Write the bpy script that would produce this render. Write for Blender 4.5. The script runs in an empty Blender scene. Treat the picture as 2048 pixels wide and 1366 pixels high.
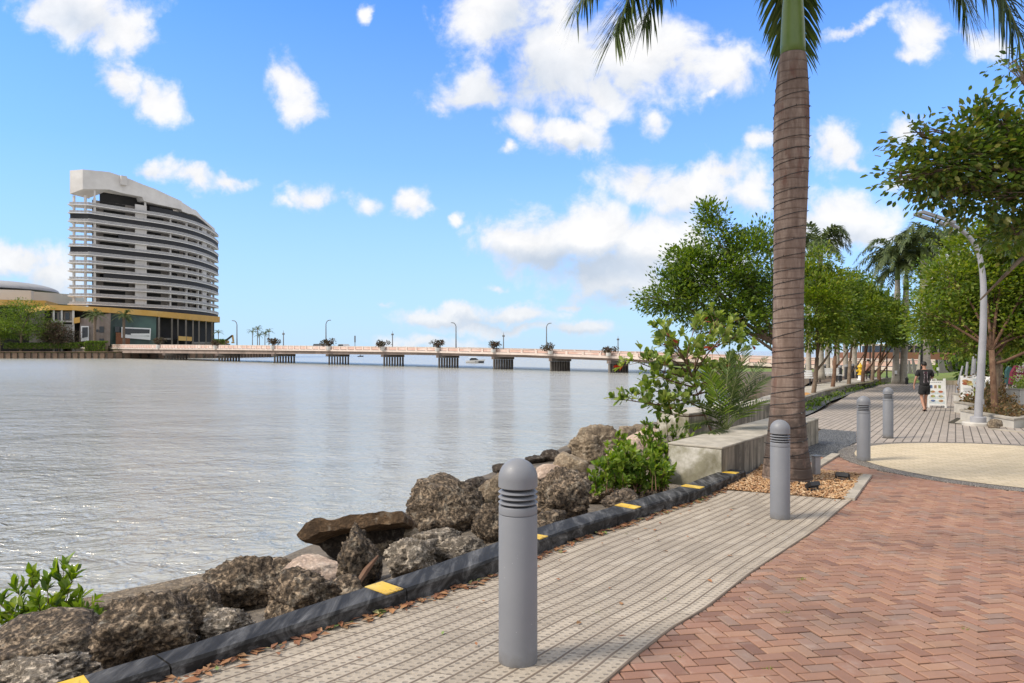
import bpy, bmesh, math, random
import numpy as np
from mathutils import Vector, Matrix, noise
from mathutils.bvhtree import BVHTree
random.seed(7); RNG = np.random.default_rng(11)
PI = math.pi; R = math.radians
SC = bpy.context.scene; COL = SC.collection
F = 1365.0; HY = 702.0; CZ = 1.7; WZ = -1.35        # focal length in px, horizon row, eye height, water level

# ------------------------------------------------------------------ measuring
_GP = [(-50, .09), (3.2, .09), (7, -.1), (13, -.1), (25, -.43), (33, -.5), (900, -.5)]
def gz(y):
    for (a, za), (b, zb) in zip(_GP, _GP[1:]):
        if y <= b:
            t = max(0., (y - a) / (b - a)); return za + (zb - za) * t
    return -.5
def PX(px, py, d): return Vector(((px - 1024) / F * d, d, CZ - (py - HY) / F * d))
def G(px, py, up=0.0):                                # the walkway's surface at a measured direction
    d = 10.
    for _ in range(60):
        d = .5 * d + .5 * (CZ - gz(d) - up) * F / (py - HY)
    return Vector(((px - 1024) / F * d, d, gz(d) + up))
def at_z(px, py, z):
    d = (CZ - z) * F / (py - HY); return Vector(((px - 1024) / F * d, d, z))
def lerp(a, b, t): return a + (b - a) * t
def resample(pts, n):
    pts = [Vector(p) for p in pts]; L = [0.]
    for a, b in zip(pts, pts[1:]): L.append(L[-1] + (b - a).length)
    out = []
    for i in range(n):
        s = L[-1] * i / (n - 1); k = 0
        while k < len(L) - 2 and L[k + 1] < s: k += 1
        t = (s - L[k]) / max(1e-9, L[k + 1] - L[k]); out.append(pts[k].lerp(pts[k + 1], t))
    return out
def smooth_poly(pts, it=2):
    pts = [Vector(p) for p in pts]
    for _ in range(it):
        q = [pts[0]]
        for a, b in zip(pts, pts[1:]): q += [a.lerp(b, .25), a.lerp(b, .75)]
        q.append(pts[-1]); pts = q
    return pts

# ------------------------------------------------------------------ mesh builder
class MB:
    def __init__(s): s.v = []; s.f = []
    def add(s, verts, faces):
        n = len(s.v); s.v += [tuple(v) for v in verts]; s.f += [tuple(i + n for i in f) for f in faces]; return s
    def box(s, c, size, rz=0., bev=0.):
        sx, sy, sz = size[0] / 2, size[1] / 2, size[2] / 2
        if bev > 0:
            b = min(bev, sx * .9, sy * .9, sz * .9)
            P = []
            for z, k in ((-sz, b), (-sz + b, 0), (sz - b, 0), (sz, b)):
                x, y = sx - k, sy - k; bb = b * .6
                P += [(-x + bb, -y, z), (x - bb, -y, z), (x, -y + bb, z), (x, y - bb, z), (x - bb, y, z), (-x + bb, y, z), (-x, y - bb, z), (-x, -y + bb, z)]
            fs = [tuple(range(7, -1, -1)), tuple(range(24, 32))]
            for r in range(3):
                for i in range(8):
                    j = (i + 1) % 8; fs.append((r * 8 + i, r * 8 + j, r * 8 + 8 + j, r * 8 + 8 + i))
        else:
            P = [(x * sx, y * sy, z * sz) for z in (-1, 1) for x, y in ((-1, -1), (1, -1), (1, 1), (-1, 1))]
            fs = [(3, 2, 1, 0), (4, 5, 6, 7), (0, 1, 5, 4), (1, 2, 6, 5), (2, 3, 7, 6), (3, 0, 4, 7)]
        ca, sa = math.cos(rz), math.sin(rz)
        return s.add([(c[0] + x * ca - y * sa, c[1] + x * sa + y * ca, c[2] + z) for x, y, z in P], fs)
    def obox(s, M, size):
        sx, sy, sz = size[0] / 2, size[1] / 2, size[2] / 2
        P = [M @ Vector((x * sx, y * sy, z * sz)) for z in (-1, 1) for x, y in ((-1, -1), (1, -1), (1, 1), (-1, 1))]
        return s.add(P, [(3, 2, 1, 0), (4, 5, 6, 7), (0, 1, 5, 4), (1, 2, 6, 5), (2, 3, 7, 6), (3, 0, 4, 7)])
    def bar(s, a, b, w, h):                            # square bar from a to b
        a, b = Vector(a), Vector(b); d = b - a; L = d.length; d.normalize()
        up = Vector((0, 0, 1)) if abs(d.z) < .95 else Vector((1, 0, 0))
        x = d.cross(up).normalized(); u = x.cross(d)
        M = Matrix((x, d, u)).transposed().to_4x4(); M.translation = (a + b) / 2
        return s.obox(M, (w, L, h))
    def tube(s, pts, rad, n=8, cap=True):
        pts = [Vector(p) for p in pts]; N = len(pts)
        if not hasattr(rad, '__len__'): rad = [rad] * N
        V = []; ref = None
        for i, p in enumerate(pts):
            t = (pts[min(i + 1, N - 1)] - pts[max(i - 1, 0)]).normalized()
            if ref is None: ref = Vector((1, 0, 0)) if abs(t.x) < .8 else Vector((0, 1, 0))
            x = (ref - t * ref.dot(t)).normalized(); ref = x; y = t.cross(x)
            V += [p + (x * math.cos(2 * PI * k / n) + y * math.sin(2 * PI * k / n)) * rad[i] for k in range(n)]
        fs = []
        for i in range(N - 1):
            for k in range(n):
                j = (k + 1) % n; fs.append((i * n + k, i * n + j, i * n + n + j, i * n + n + k))
        if cap: fs += [tuple(range(n - 1, -1, -1)), tuple(range((N - 1) * n, N * n))]
        return s.add(V, fs)
    def lathe(s, prof, n=32, c=(0, 0, 0)):            # prof: list of (r, z) from bottom to top
        V = []; fs = []
        for r, z in prof: V += [(c[0] + r * math.cos(2 * PI * k / n), c[1] + r * math.sin(2 * PI * k / n), c[2] + z) for k in range(n)]
        for i in range(len(prof) - 1):
            for k in range(n):
                j = (k + 1) % n; fs.append((i * n + k, i * n + j, i * n + n + j, i * n + n + k))
        fs += [tuple(range(n - 1, -1, -1)), tuple(range((len(prof) - 1) * n, len(prof) * n))]
        return s.add(V, fs)
    def prism(s, poly, z0, z1):                        # poly: xy list; z may be callables
        n = len(poly); f0 = z0 if callable(z0) else (lambda i: z0); f1 = z1 if callable(z1) else (lambda i: z1)
        V = [(p[0], p[1], f0(i)) for i, p in enumerate(poly)] + [(p[0], p[1], f1(i)) for i, p in enumerate(poly)]
        fs = [tuple(range(n - 1, -1, -1)), tuple(range(n, 2 * n))] + [(i, (i + 1) % n, n + (i + 1) % n, n + i) for i in range(n)]
        return s.add(V, fs)
    def strip(s, A, B):
        n = len(A); return s.add(list(A) + list(B), [(i, i + 1, n + i + 1, n + i) for i in range(n - 1)])
    def build(s, name, mat, parent=None, smooth=False, world=True):
        me = bpy.data.meshes.new(name)
        off = Vector((0, 0, 0))
        if parent is not None and world: off = origin(parent)
        me.from_pydata([(v[0] - off.x, v[1] - off.y, v[2] - off.z) for v in s.v], [], s.f)
        return link(name, me, mat, parent, smooth)
def origin(o):
    p = Vector((0, 0, 0))
    while o is not None: p += o.location; o = o.parent
    return p
def fix_normals(me):
    bm = bmesh.new(); bm.from_mesh(me); bmesh.ops.recalc_face_normals(bm, faces=bm.faces); bm.to_mesh(me); bm.free()
def link(name, me, mat, parent=None, smooth=False, fix=True):
    if fix and len(me.polygons) < 60000: fix_normals(me)
    if mat is not None:
        for m in (mat if isinstance(mat, (list, tuple)) else [mat]): me.materials.append(m)
    o = bpy.data.objects.new(name, me); COL.objects.link(o)
    if parent is not None: o.parent = parent
    if smooth:
        me.polygons.foreach_set('use_smooth', [True] * len(me.polygons))
        if smooth != 'all':
            try: me.set_sharp_from_angle(angle=R(38))
            except Exception: pass
    me.update(); return o
def tag(o, label=None, cat=None, group=None, kind=None):
    if label: o['label'] = label
    if cat: o['category'] = cat
    if group: o['group'] = group
    if kind: o['kind'] = kind
    return o
def thing(name, label, cat, loc, group=None, rz=0.):
    o = bpy.data.objects.new(name, None); COL.objects.link(o); o.location = loc; o.rotation_euler = (0, 0, rz)
    o.empty_display_size = .2
    return tag(o, label, cat, group)
def struct(name, mb, mat, smooth=False, kind='structure', label=None, cat=None):
    o = mb.build(name, mat, None, smooth); return tag(o, label or name.replace('_', ' '), cat, None, kind)
def dup(root, loc, label, rz=None, scale=None, group=None):
    r = root.copy(); COL.objects.link(r); r.location = loc; r['label'] = label
    if rz is not None: r.rotation_euler = (0, 0, rz)
    if scale is not None: r.scale = (scale,) * 3 if not hasattr(scale, '__len__') else scale
    if group: r['group'] = group
    for ch in list(root.children):
        c = ch.copy(); COL.objects.link(c); c.parent = r
        for g in ch.children:
            d = g.copy(); COL.objects.link(d); d.parent = c
    return r

# ------------------------------------------------------------------ materials
def nt(name):
    m = bpy.data.materials.new(name); m.use_nodes = True; t = m.node_tree
    b = t.nodes['Principled BSDF']; return m, t, b
def N(t, typ, **kw):
    n = t.nodes.new(typ)
    for k, v in kw.items():
        if k in ('operation', 'blend_type', 'data_type', 'noise_dimensions', 'feature', 'distance', 'vector_type', 'wave_type', 'bands_direction', 'interpolation_type', 'invert', 'offset_frequency', 'offset', 'squash', 'attribute_name', 'uv_map', 'clamp', 'use_clamp', 'clamp_factor', 'normalize', 'sky_type', 'sun_disc', 'rotation_type'): setattr(n, k, v)
        else: n.inputs[k].default_value = v
    return n
def ramp(t, fac, stops):
    r = t.nodes.new('ShaderNodeValToRGB'); e = r.color_ramp.elements
    while len(e) < len(stops): e.new(.5)
    for i, (p, c) in enumerate(stops):
        e[i].position = p; e[i].color = (c[0], c[1], c[2], 1) if hasattr(c, '__len__') else (c, c, c, 1)
    t.links.new(fac, r.inputs[0]); return r.outputs[0]
def mixc(t, a, b, fac, bt='MIX'):
    m = t.nodes.new('ShaderNodeMix'); m.data_type = 'RGBA'; m.blend_type = bt; m.clamp_factor = True
    for sock, val in ((m.inputs[0], fac), (m.inputs[6], a), (m.inputs[7], b)):
        if hasattr(val, 'default_value'): t.links.new(val, sock)
        elif hasattr(val, '__len__'): sock.default_value = (val[0], val[1], val[2], 1)
        else: sock.default_value = val
    return m.outputs[2]
def math_(t, op, a, b=None, c=None, clamp=False):
    m = t.nodes.new('ShaderNodeMath'); m.operation = op; m.use_clamp = clamp
    for i, v in enumerate((a, b, c)):
        if v is None: continue
        if hasattr(v, 'default_value'): t.links.new(v, m.inputs[i])
        else: m.inputs[i].default_value = v
    return m.outputs[0]
def bump(t, b, h, strength=.3, dist=.02, prev=None):
    n = t.nodes.new('ShaderNodeBump'); n.inputs['Strength'].default_value = strength; n.inputs['Distance'].default_value = dist
    t.links.new(h, n.inputs['Height'])
    if prev is not None: t.links.new(prev, n.inputs['Normal'])
    t.links.new(n.outputs[0], b.inputs['Normal']); return n.outputs[0]
def coord(t, kind='Object'):
    c = t.nodes.new('ShaderNodeTexCoord'); return c.outputs[kind]
def noise_(t, vec, scale, detail=4, rough=.55, out='Fac', dist=0.):
    n = N(t, 'ShaderNodeTexNoise', Scale=scale, Detail=detail, Roughness=rough, Distortion=dist)
    if vec is not None: t.links.new(vec, n.inputs['Vector'])
    return n.outputs[out]
def mapping(t, vec, loc=(0, 0, 0), rot=(0, 0, 0), scale=(1, 1, 1), vt='POINT'):
    m = N(t, 'ShaderNodeMapping', vector_type=vt); m.inputs[1].default_value = loc; m.inputs[2].default_value = rot; m.inputs[3].default_value = scale
    t.links.new(vec, m.inputs[0]); return m.outputs[0]
def pm(name, c1, c2=None, scale=4., rough=.7, bs=.15, bsc=None, metal=0., c3=None, spec=None, streak=None, dist=.01, w=.18):
    """plain surface: two or three tones mixed by noise at two scales, with a fine bump"""
    m, t, b = nt(name); c2 = c2 or tuple(x * .8 for x in c1); v = coord(t)
    if streak: v2 = mapping(t, v, scale=streak)
    else: v2 = v
    n1 = noise_(t, v2, scale, 6, .62); col = ramp(t, n1, [(.5 - w, c1), (.5 + w, c2)])
    if c3:
        n2 = noise_(t, v, scale * .37, 5, .6); col = mixc(t, col, c3, ramp(t, n2, [(.48, 0.), (.66, 1.)]))
    t.links.new(col, b.inputs['Base Color']); b.inputs['Roughness'].default_value = rough; b.inputs['Metallic'].default_value = metal
    if spec is not None: b.inputs['Specular IOR Level'].default_value = spec
    if bs: bump(t, b, noise_(t, v2, bsc or scale * 6, 5, .65), bs, dist)
    return m
def leafmat(name, cols, rough=.45, trans=.35, tcol=None, spec=.35):
    m, t, b = nt(name); g = t.nodes.new('ShaderNodeNewGeometry')
    n = len(cols); stops = [((i + .5) / n, c) for i, c in enumerate(cols)]
    c = ramp(t, g.outputs['Random Per Island'], stops)
    big = noise_(t, coord(t), 1.1, 2, .5)
    c = mixc(t, c, tuple(min(1, x * 1.2) for x in cols[-2]), ramp(t, big, [(.45, 0.), (.72, .45)]))
    t.links.new(c, b.inputs['Base Color']); b.inputs['Roughness'].default_value = rough; b.inputs['Specular IOR Level'].default_value = spec
    tr = t.nodes.new('ShaderNodeBsdfTranslucent')
    hs = N(t, 'ShaderNodeHueSaturation', Saturation=1.15, Value=1.5, Hue=.485); t.links.new(c, hs.inputs['Color']); t.links.new(hs.outputs[0], tr.inputs[0])
    mx = t.nodes.new('ShaderNodeMixShader'); mx.inputs[0].default_value = trans
    t.links.new(b.outputs[0], mx.inputs[1]); t.links.new(tr.outputs[0], mx.inputs[2])
    t.links.new(mx.outputs[0], t.nodes['Material Output'].inputs['Surface']); return m
M = {}
def island_mat(name, stops, rough=.8, bs=.2, bsc=60, grain=.35):
    m, t, b = nt(name); g = t.nodes.new('ShaderNodeNewGeometry'); v = coord(t)
    c = ramp(t, g.outputs['Random Per Island'], stops)
    n1 = noise_(t, v, 90, 4, .7); c = mixc(t, c, (.5, .5, .5), math_(t, 'MULTIPLY', math_(t, 'ABSOLUTE', math_(t, 'SUBTRACT', n1, .5)), grain), 'OVERLAY')
    n2 = noise_(t, v, .75, 6, .66); c = mixc(t, c, (.085, .066, .054), ramp(t, n2, [(.47, 0.), (.76, .55)]))
    n3 = noise_(t, v, 7, 4, .6); c = mixc(t, c, (.75, .7, .62), math_(t, 'MULTIPLY', ramp(t, n3, [(.55, 0.), (.75, 1.)]), .12))
    t.links.new(c, b.inputs['Base Color']); b.inputs['Roughness'].default_value = rough
    bump(t, b, noise_(t, v, bsc, 5, .7), bs, .004); return m
# ------------------------------------------------------------------ the place's materials
M['bollard'] = pm('bollard_paint', (.2, .207, .226), (.178, .186, .205), 3, .5, .03, 160, c3=(.215, .222, .236))
M['bollard_dark'] = pm('bollard_inner', (.03, .03, .033), None, 5, .6, 0)
def _speck(m):                                         # chips and salt specks in the bollard paint
    t = m.node_tree; b = t.nodes['Principled BSDF']; old = b.inputs['Base Color'].links[0].from_socket
    v = N(t, 'ShaderNodeTexVoronoi', Scale=42.); t.links.new(coord(t), v.inputs['Vector'])
    s = ramp(t, v.outputs['Distance'], [(.05, 1.), (.1, 0.)])
    r = ramp(t, v.outputs['Color'], [(.7, 0.), (.75, .6)])
    t.links.new(mixc(t, old, (.55, .55, .55), math_(t, 'MULTIPLY', s, r)), b.inputs['Base Color'])
_speck(M['bollard'])
def _foot(m):                                          # darker brown tone on the lowest few centimetres
    t = m.node_tree; b = t.nodes['Principled BSDF']; old = b.inputs['Base Color'].links[0].from_socket; v = coord(t); s = t.nodes.new('ShaderNodeSeparateXYZ'); t.links.new(v, s.inputs[0])
    z = math_(t, 'ADD', s.outputs[2], math_(t, 'MULTIPLY', math_(t, 'SUBTRACT', noise_(t, v, 14, 5, .7), .5), .12)); t.links.new(mixc(t, old, (.1, .085, .065), ramp(t, z, [(0., .85), (.05, .3), (.1, 0.)])), b.inputs['Base Color'])
_foot(M['bollard'])
M['conc'] = pm('concrete_stained', (.58, .55, .49), (.3, .28, .2), 4.5, .85, .25, 40, c3=(.17, .155, .1), dist=.006, w=.1)
M['conc_top'] = pm('concrete_top', (.46, .42, .35), (.34, .31, .26), 5, .85, .2, 50, c3=(.27, .245, .2), w=.12)
M['conc_streak'] = pm('concrete_streaked', (.36, .32, .26), (.13, .115, .09), 9, .9, .25, 40, c3=(.14, .125, .1), streak=(1, 1, .09), w=.11)
M['conc_white'] = pm('concrete_pale', (.56, .53, .48), (.42, .4, .36), 2.4, .85, .15, 30, c3=(.33, .31, .28))
M['edging'] = pm('edging_stone', (.45, .4, .33), (.33, .3, .25), 6, .9, .3, 60, c3=(.25, .23, .19))
M['soil'] = pm('soil', (.12, .085, .055), (.07, .05, .033), 5, .95, .5, 30, c3=(.17, .12, .07))
M['bank'] = pm('bank_rubble', (.23, .19, .145), (.1, .082, .062), 3.5, .95, 1., 12, c3=(.05, .042, .034), dist=.08)
M['lawn'] = pm('lawn', (.1, .16, .03), (.15, .21, .045), .5, .95, .6, 30, c3=(.19, .2, .06), dist=.05)
M['black'] = pm('black_plastic', (.02, .02, .022), None, 8, .45, .05)
M['white'] = pm('white_paint', (.8, .8, .79), (.72, .72, .71), 3, .5, .02)
M['lamp'] = pm('lamp_post_paint', (.35, .35, .37), (.29, .29, .31), 4, .4, .03, c3=(.26, .26, .28))
M['bark'] = pm('bark', (.2, .14, .095), (.1, .07, .048), 9, .9, .7, 30, c3=(.24, .19, .14), streak=(1, 1, .35), dist=.02)
M['bark_red'] = pm('bark_red', (.17, .09, .052), (.085, .046, .028), 9, .9, .6, 30, c3=(.2, .125, .078), streak=(1, 1, .3), dist=.02)
M['palm_grey'] = pm('palm_bark_grey', (.46, .42, .36), (.32, .29, .24), 3, .9, .3, 20, c3=(.25, .22, .18), streak=(1, 1, 3))
M['steel'] = pm('grey_steel', (.36, .36, .37), (.27, .27, .28), 2, .45, .03, metal=.4)
M['fin'] = pm('fin_metal', (.25, .23, .22), (.17, .155, .15), 2.4, .6, .1, streak=(1, 1, .25))

def brickmat(name, rot, bw, bh, mortar, c1, c2, cm, uv=None, off=.5, bs=.5, rough=.85, dots=False, rows=0., stain=(.09, .08, .07), stain_amt=.45):
    m, t, b = nt(name)
    if uv:
        u = N(t, 'ShaderNodeUVMap', uv_map='UVMap'); v = u.outputs[0]
    else: v = mapping(t, coord(t), rot=(0, 0, rot))
    wob = noise_(t, v, 2.2, 3, .5, 'Color'); wv = t.nodes.new('ShaderNodeVectorMath'); wv.operation = 'MULTIPLY_ADD'
    t.links.new(wob, wv.inputs[0]); wv.inputs[1].default_value = (.012,) * 3; t.links.new(v, wv.inputs[2]); v2 = wv.outputs[0]
    br = N(t, 'ShaderNodeTexBrick', offset=off); br.inputs['Scale'].default_value = 1.; br.inputs['Mortar Size'].default_value = mortar
    br.inputs['Mortar Smooth'].default_value = .35; br.inputs['Bias'].default_value = 0.; br.inputs['Brick Width'].default_value = bw; br.inputs['Row Height'].default_value = bh
    br.inputs['Color1'].default_value = (*c1, 1); br.inputs['Color2'].default_value = (*c2, 1); br.inputs['Mortar'].default_value = (*c1, 1)
    t.links.new(v2, br.inputs['Vector'])
    c = br.outputs['Color']
    n1 = noise_(t, v, 70, 4, .7); c = mixc(t, c, ramp(t, n1, [(.3, .25), (.7, .75)]), .4, 'OVERLAY')
    n2 = noise_(t, v, .8, 5, .6); c = mixc(t, c, stain, math_(t, 'MULTIPLY', ramp(t, n2, [(.45, 0.), (.75, 1.)]), stain_amt))
    n4 = noise_(t, v, 5, 4, .65); c = mixc(t, c, (.62, .58, .5), math_(t, 'MULTIPLY', ramp(t, n4, [(.55, 0.), (.72, 1.)]), .22))
    mfac = br.outputs['Fac']
    if rows:                                           # wider, dirtier joints along the rows than across them
        sr = t.nodes.new('ShaderNodeSeparateXYZ'); t.links.new(v2, sr.inputs[0]); q = math_(t, 'FRACT', math_(t, 'DIVIDE', sr.outputs[1], bh)); q = math_(t, 'ABSOLUTE', math_(t, 'SUBTRACT', q, .5))
        mfac = math_(t, 'MAXIMUM', mfac, ramp(t, q, [(.5 - rows / bh * 1.5, 0.), (.5 - rows / bh * .6, 1.)]))
    h = math_(t, 'SUBTRACT', 1., mfac)
    if dots:
        sx = t.nodes.new('ShaderNodeSeparateXYZ'); t.links.new(v2, sx.inputs[0])
        p = bh / 2; dd = []
        for o, sft in ((sx.outputs[0], 0.), (sx.outputs[1], .25 * bh)):
            q = math_(t, 'FRACT', math_(t, 'DIVIDE', math_(t, 'SUBTRACT', o, sft - p * .5 if sft else 0.), p)); q = math_(t, 'MULTIPLY', math_(t, 'SUBTRACT', q, .5), p); dd.append(math_(t, 'MULTIPLY', q, q))
        r = math_(t, 'SQRT', math_(t, 'ADD', dd[0], dd[1]))
        dm = ramp(t, math_(t, 'DIVIDE', r, p), [(.17, 1.), (.27, 0.)]); drt = ramp(t, noise_(t, v, 9, 4, .7), [(.33, .1), (.6, .8)])
        c = mixc(t, c, (.12, .1, .08), math_(t, 'MULTIPLY', dm, drt))
        h = math_(t, 'ADD', h, math_(t, 'MULTIPLY', dm, .7))
    mvar = mixc(t, cm, tuple(x * 1.9 for x in cm), noise_(t, v, 3, 3, .6))
    c = mixc(t, c, mvar, mfac)
    t.links.new(c, b.inputs['Base Color']); b.inputs['Roughness'].default_value = rough
    nb = bump(t, b, h, bs, .012); bump(t, b, n1, .25, .004, nb); return m
M['grey_paver'] = brickmat('grey_paver', R(-57), .45, .15, .006, (.37, .315, .27), (.3, .26, .225), (.05, .042, .034), bs=.5, stain_amt=.2, rows=.009)
M['tactile'] = brickmat('tactile_paver', 0, .44, .1, .0045, (.42, .36, .285), (.33, .28, .22), (.1, .075, .055), uv=True, bs=.6, dots=True, stain_amt=.35, rows=.006)
M['yellow_paver'] = brickmat('yellow_paver', R(12), .2, .1, .005, (.6, .5, .35), (.5, .415, .285), (.22, .175, .11), bs=.3, stain=(.4, .33, .2), stain_amt=.3)
M['brick'] = island_mat('red_brick', [(0., (.17, .088, .063)), (.12, (.25, .13, .087)), (.35, (.305, .163, .106)), (.55, (.27, .143, .1)), (.75, (.34, .193, .124)), (.9, (.235, .153, .118)), (1., (.295, .168, .122))])
M['joint'] = pm('joint_sand', (.05, .037, .028), (.024, .019, .015), 30, .95, .3, c3=(.09, .085, .04))
M['curb'] = None
def curbmat():
    m, t, b = nt('curb_black_paint'); v = coord(t); v2 = mapping(t, v, rot=(0, 0, R(-48)), scale=(1, .18, 1))
    n = noise_(t, v2, 9, 7, .7, dist=.6); c = ramp(t, n, [(.3, (.011, .0105, .0105)), (.46, (.024, .0235, .0235)), (.57, (.075, .074, .074)), (.7, (.19, .187, .184))])
    t.links.new(c, b.inputs['Base Color']); b.inputs['Roughness'].default_value = .6; b.inputs['Specular IOR Level'].default_value = .16
    bump(t, b, n, .35, .01); return m
M['curb'] = curbmat()
M['yellow_paint'] = pm('yellow_road_paint', (.72, .46, .03), (.6, .36, .02), 9, .55, .2, 60, c3=(.75, .55, .12))
def _worn(m):
    t = m.node_tree; b = t.nodes['Principled BSDF']; old = b.inputs['Base Color'].links[0].from_socket; v = coord(t)
    c = mixc(t, old, (.04, .038, .035), ramp(t, noise_(t, v, 16, 7, .75, dist=.5), [(.58, 0.), (.64, .9)])); t.links.new(mixc(t, c, (.2, .14, .05), math_(t, 'MULTIPLY', ramp(t, noise_(t, v, 5, 4, .6), [(.4, 0.), (.7, 1.)]), .5)), b.inputs['Base Color'])
_worn(M['yellow_paint'])
def rockmat(name, a, b_, c_, pits=1.):
    m, t, b = nt(name); v = coord(t); oi = t.nodes.new('ShaderNodeObjectInfo')
    n1 = noise_(t, v, 3.2, 8, .7); col = ramp(t, n1, [(.3, a), (.52, b_), (.72, c_)])
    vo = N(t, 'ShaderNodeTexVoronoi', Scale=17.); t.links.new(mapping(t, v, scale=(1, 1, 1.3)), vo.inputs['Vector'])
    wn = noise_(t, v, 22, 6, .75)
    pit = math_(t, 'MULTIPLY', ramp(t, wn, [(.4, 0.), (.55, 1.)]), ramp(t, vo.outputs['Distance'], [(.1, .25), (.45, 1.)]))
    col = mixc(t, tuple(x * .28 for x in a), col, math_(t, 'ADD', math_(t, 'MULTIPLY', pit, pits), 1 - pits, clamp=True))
    pale = noise_(t, v, 6.5, 6, .7); col = mixc(t, col, (.5, .46, .38), math_(t, 'MULTIPLY', ramp(t, pale, [(.54, 0.), (.7, 1.)]), .45))
    g = math_(t, 'MULTIPLY_ADD', oi.outputs['Random'], .5, .78)
    hs = t.nodes.new('ShaderNodeHueSaturation'); t.links.new(g, hs.inputs['Value']); t.links.new(col, hs.inputs['Color'])
    t.links.new(hs.outputs[0], b.inputs['Base Color']); b.inputs['Roughness'].default_value = .92
    n2 = bump(t, b, n1, .6, .05); bump(t, b, pit, .9, .02 * pits + .006, n2); return m
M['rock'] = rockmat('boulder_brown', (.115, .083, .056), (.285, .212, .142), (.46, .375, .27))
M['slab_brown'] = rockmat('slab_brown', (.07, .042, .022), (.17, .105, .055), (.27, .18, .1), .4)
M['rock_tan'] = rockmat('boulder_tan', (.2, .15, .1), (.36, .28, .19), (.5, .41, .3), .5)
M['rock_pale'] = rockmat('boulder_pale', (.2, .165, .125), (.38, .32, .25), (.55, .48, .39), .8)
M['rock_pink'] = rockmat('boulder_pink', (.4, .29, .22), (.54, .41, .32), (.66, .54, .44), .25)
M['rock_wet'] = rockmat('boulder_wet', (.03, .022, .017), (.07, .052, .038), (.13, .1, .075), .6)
def pebmat(name, cols, scale, bs=.8):
    m, t, b = nt(name); v = coord(t); vo = N(t, 'ShaderNodeTexVoronoi', Scale=scale); t.links.new(v, vo.inputs['Vector'])
    sp = t.nodes.new('ShaderNodeSeparateColor'); t.links.new(vo.outputs['Color'], sp.inputs[0])
    n = len(cols); c = ramp(t, sp.outputs[0], [((i + .5) / n, q) for i, q in enumerate(cols)])
    c = mixc(t, c, tuple(x * .35 for x in cols[0]), ramp(t, vo.outputs['Distance'], [(.42, 0.), (.62, 1.)]))  # shade in the gaps between pebbles, painted into the colour
    t.links.new(c, b.inputs['Base Color']); b.inputs['Roughness'].default_value = .75
    h = math_(t, 'SUBTRACT', 1., vo.outputs['Distance']); bump(t, b, h, bs, .012); return m
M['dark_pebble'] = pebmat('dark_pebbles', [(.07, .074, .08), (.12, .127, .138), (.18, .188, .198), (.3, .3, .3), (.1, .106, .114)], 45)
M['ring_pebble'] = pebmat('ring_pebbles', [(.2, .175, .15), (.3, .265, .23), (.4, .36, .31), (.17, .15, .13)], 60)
M['gravel'] = island_mat('tan_gravel', [(0., (.17, .08, .032)), (.3, (.37, .195, .08)), (.55, (.47, .28, .13)), (.8, (.6, .44, .27)), (1., (.3, .13, .05))], .75, .1)
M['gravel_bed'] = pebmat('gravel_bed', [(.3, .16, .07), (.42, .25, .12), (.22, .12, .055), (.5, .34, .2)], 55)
M['litter'] = island_mat('dead_leaves', [(0., (.14, .055, .025)), (.4, (.26, .1, .04)), (.7, (.34, .17, .07)), (.88, (.22, .13, .06)), (.97, (.16, .25, .05)), (1., (.4, .33, .16))], .8, .1)
def watermat():
    m, t, b = nt('water'); v = coord(t)
    b.inputs['Base Color'].default_value = (.35, .355, .325, 1); b.inputs['Specular Tint'].default_value = (1, .93, .84, 1); b.inputs['IOR'].default_value = 2.1
    v1 = mapping(t, v, rot=(0, 0, R(12)), scale=(.75, 1., 1)); v2 = mapping(t, v, rot=(0, 0, R(-20)), scale=(.8, 1., 1)); v3 = mapping(t, v, rot=(0, 0, R(4)), scale=(.5, 1, 1))
    w = math_(t, 'MULTIPLY', noise_(t, v3, .5, 3, .5, dist=.4), .4)
    w = math_(t, 'ADD', w, math_(t, 'MULTIPLY', noise_(t, v2, .16, 2, .5, dist=.5), .7))
    w = math_(t, 'ADD', w, math_(t, 'MULTIPLY', noise_(t, v1, 2.6, 3, .6, dist=.6), .25))
    fine = noise_(t, v2, 9, 4, .6, dist=.3)
    calm = ramp(t, noise_(t, mapping(t, v, scale=(.6, 1.2, 1)), .05, 3, .5), [(.38, .35), (.62, 1.)])   # gusts: patches of stronger ripple
    w = math_(t, 'ADD', w, math_(t, 'MULTIPLY', fine, math_(t, 'MULTIPLY', calm, .11)))
    sy = t.nodes.new('ShaderNodeSeparateXYZ'); t.links.new(v, sy.inputs[0])                                          # open water is choppier than the lee of the bank
    t.links.new(ramp(t, math_(t, 'DIVIDE', sy.outputs[1], 200.), [(.05, .05), (.2, .11), (.6, .22)]), b.inputs['Roughness'])
    bump(t, b, w, 1., .8); return m
M['water'] = watermat()
# foliage
M['leaf_tree'] = leafmat('leaf_tree', [(.036, .07, .012), (.062, .118, .018), (.092, .165, .024), (.128, .205, .03), (.18, .245, .045)], trans=.42)
M['leaf_yel'] = leafmat('leaf_tree_yellow', [(.055, .1, .014), (.09, .155, .02), (.13, .205, .026), (.175, .245, .035), (.25, .28, .055)], trans=.4)  # a brighter, yellower leaf colour for some trees and a hedge
M['leaf_dark'] = leafmat('leaf_fig', [(.036, .07, .014), (.058, .105, .019), (.085, .145, .026), (.125, .18, .034), (.19, .19, .045)], .35, .4, spec=.45)
M['leaf_shrub'] = leafmat('leaf_almond', [(.08, .14, .025), (.13, .21, .035), (.19, .28, .05), (.25, .33, .07), (.33, .38, .11)], .4, .4)
M['leaf_mang'] = leafmat('leaf_mangrove', [(.06, .12, .016), (.1, .18, .022), (.15, .25, .032), (.21, .31, .045), (.28, .36, .07)], .4, .4)
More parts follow.
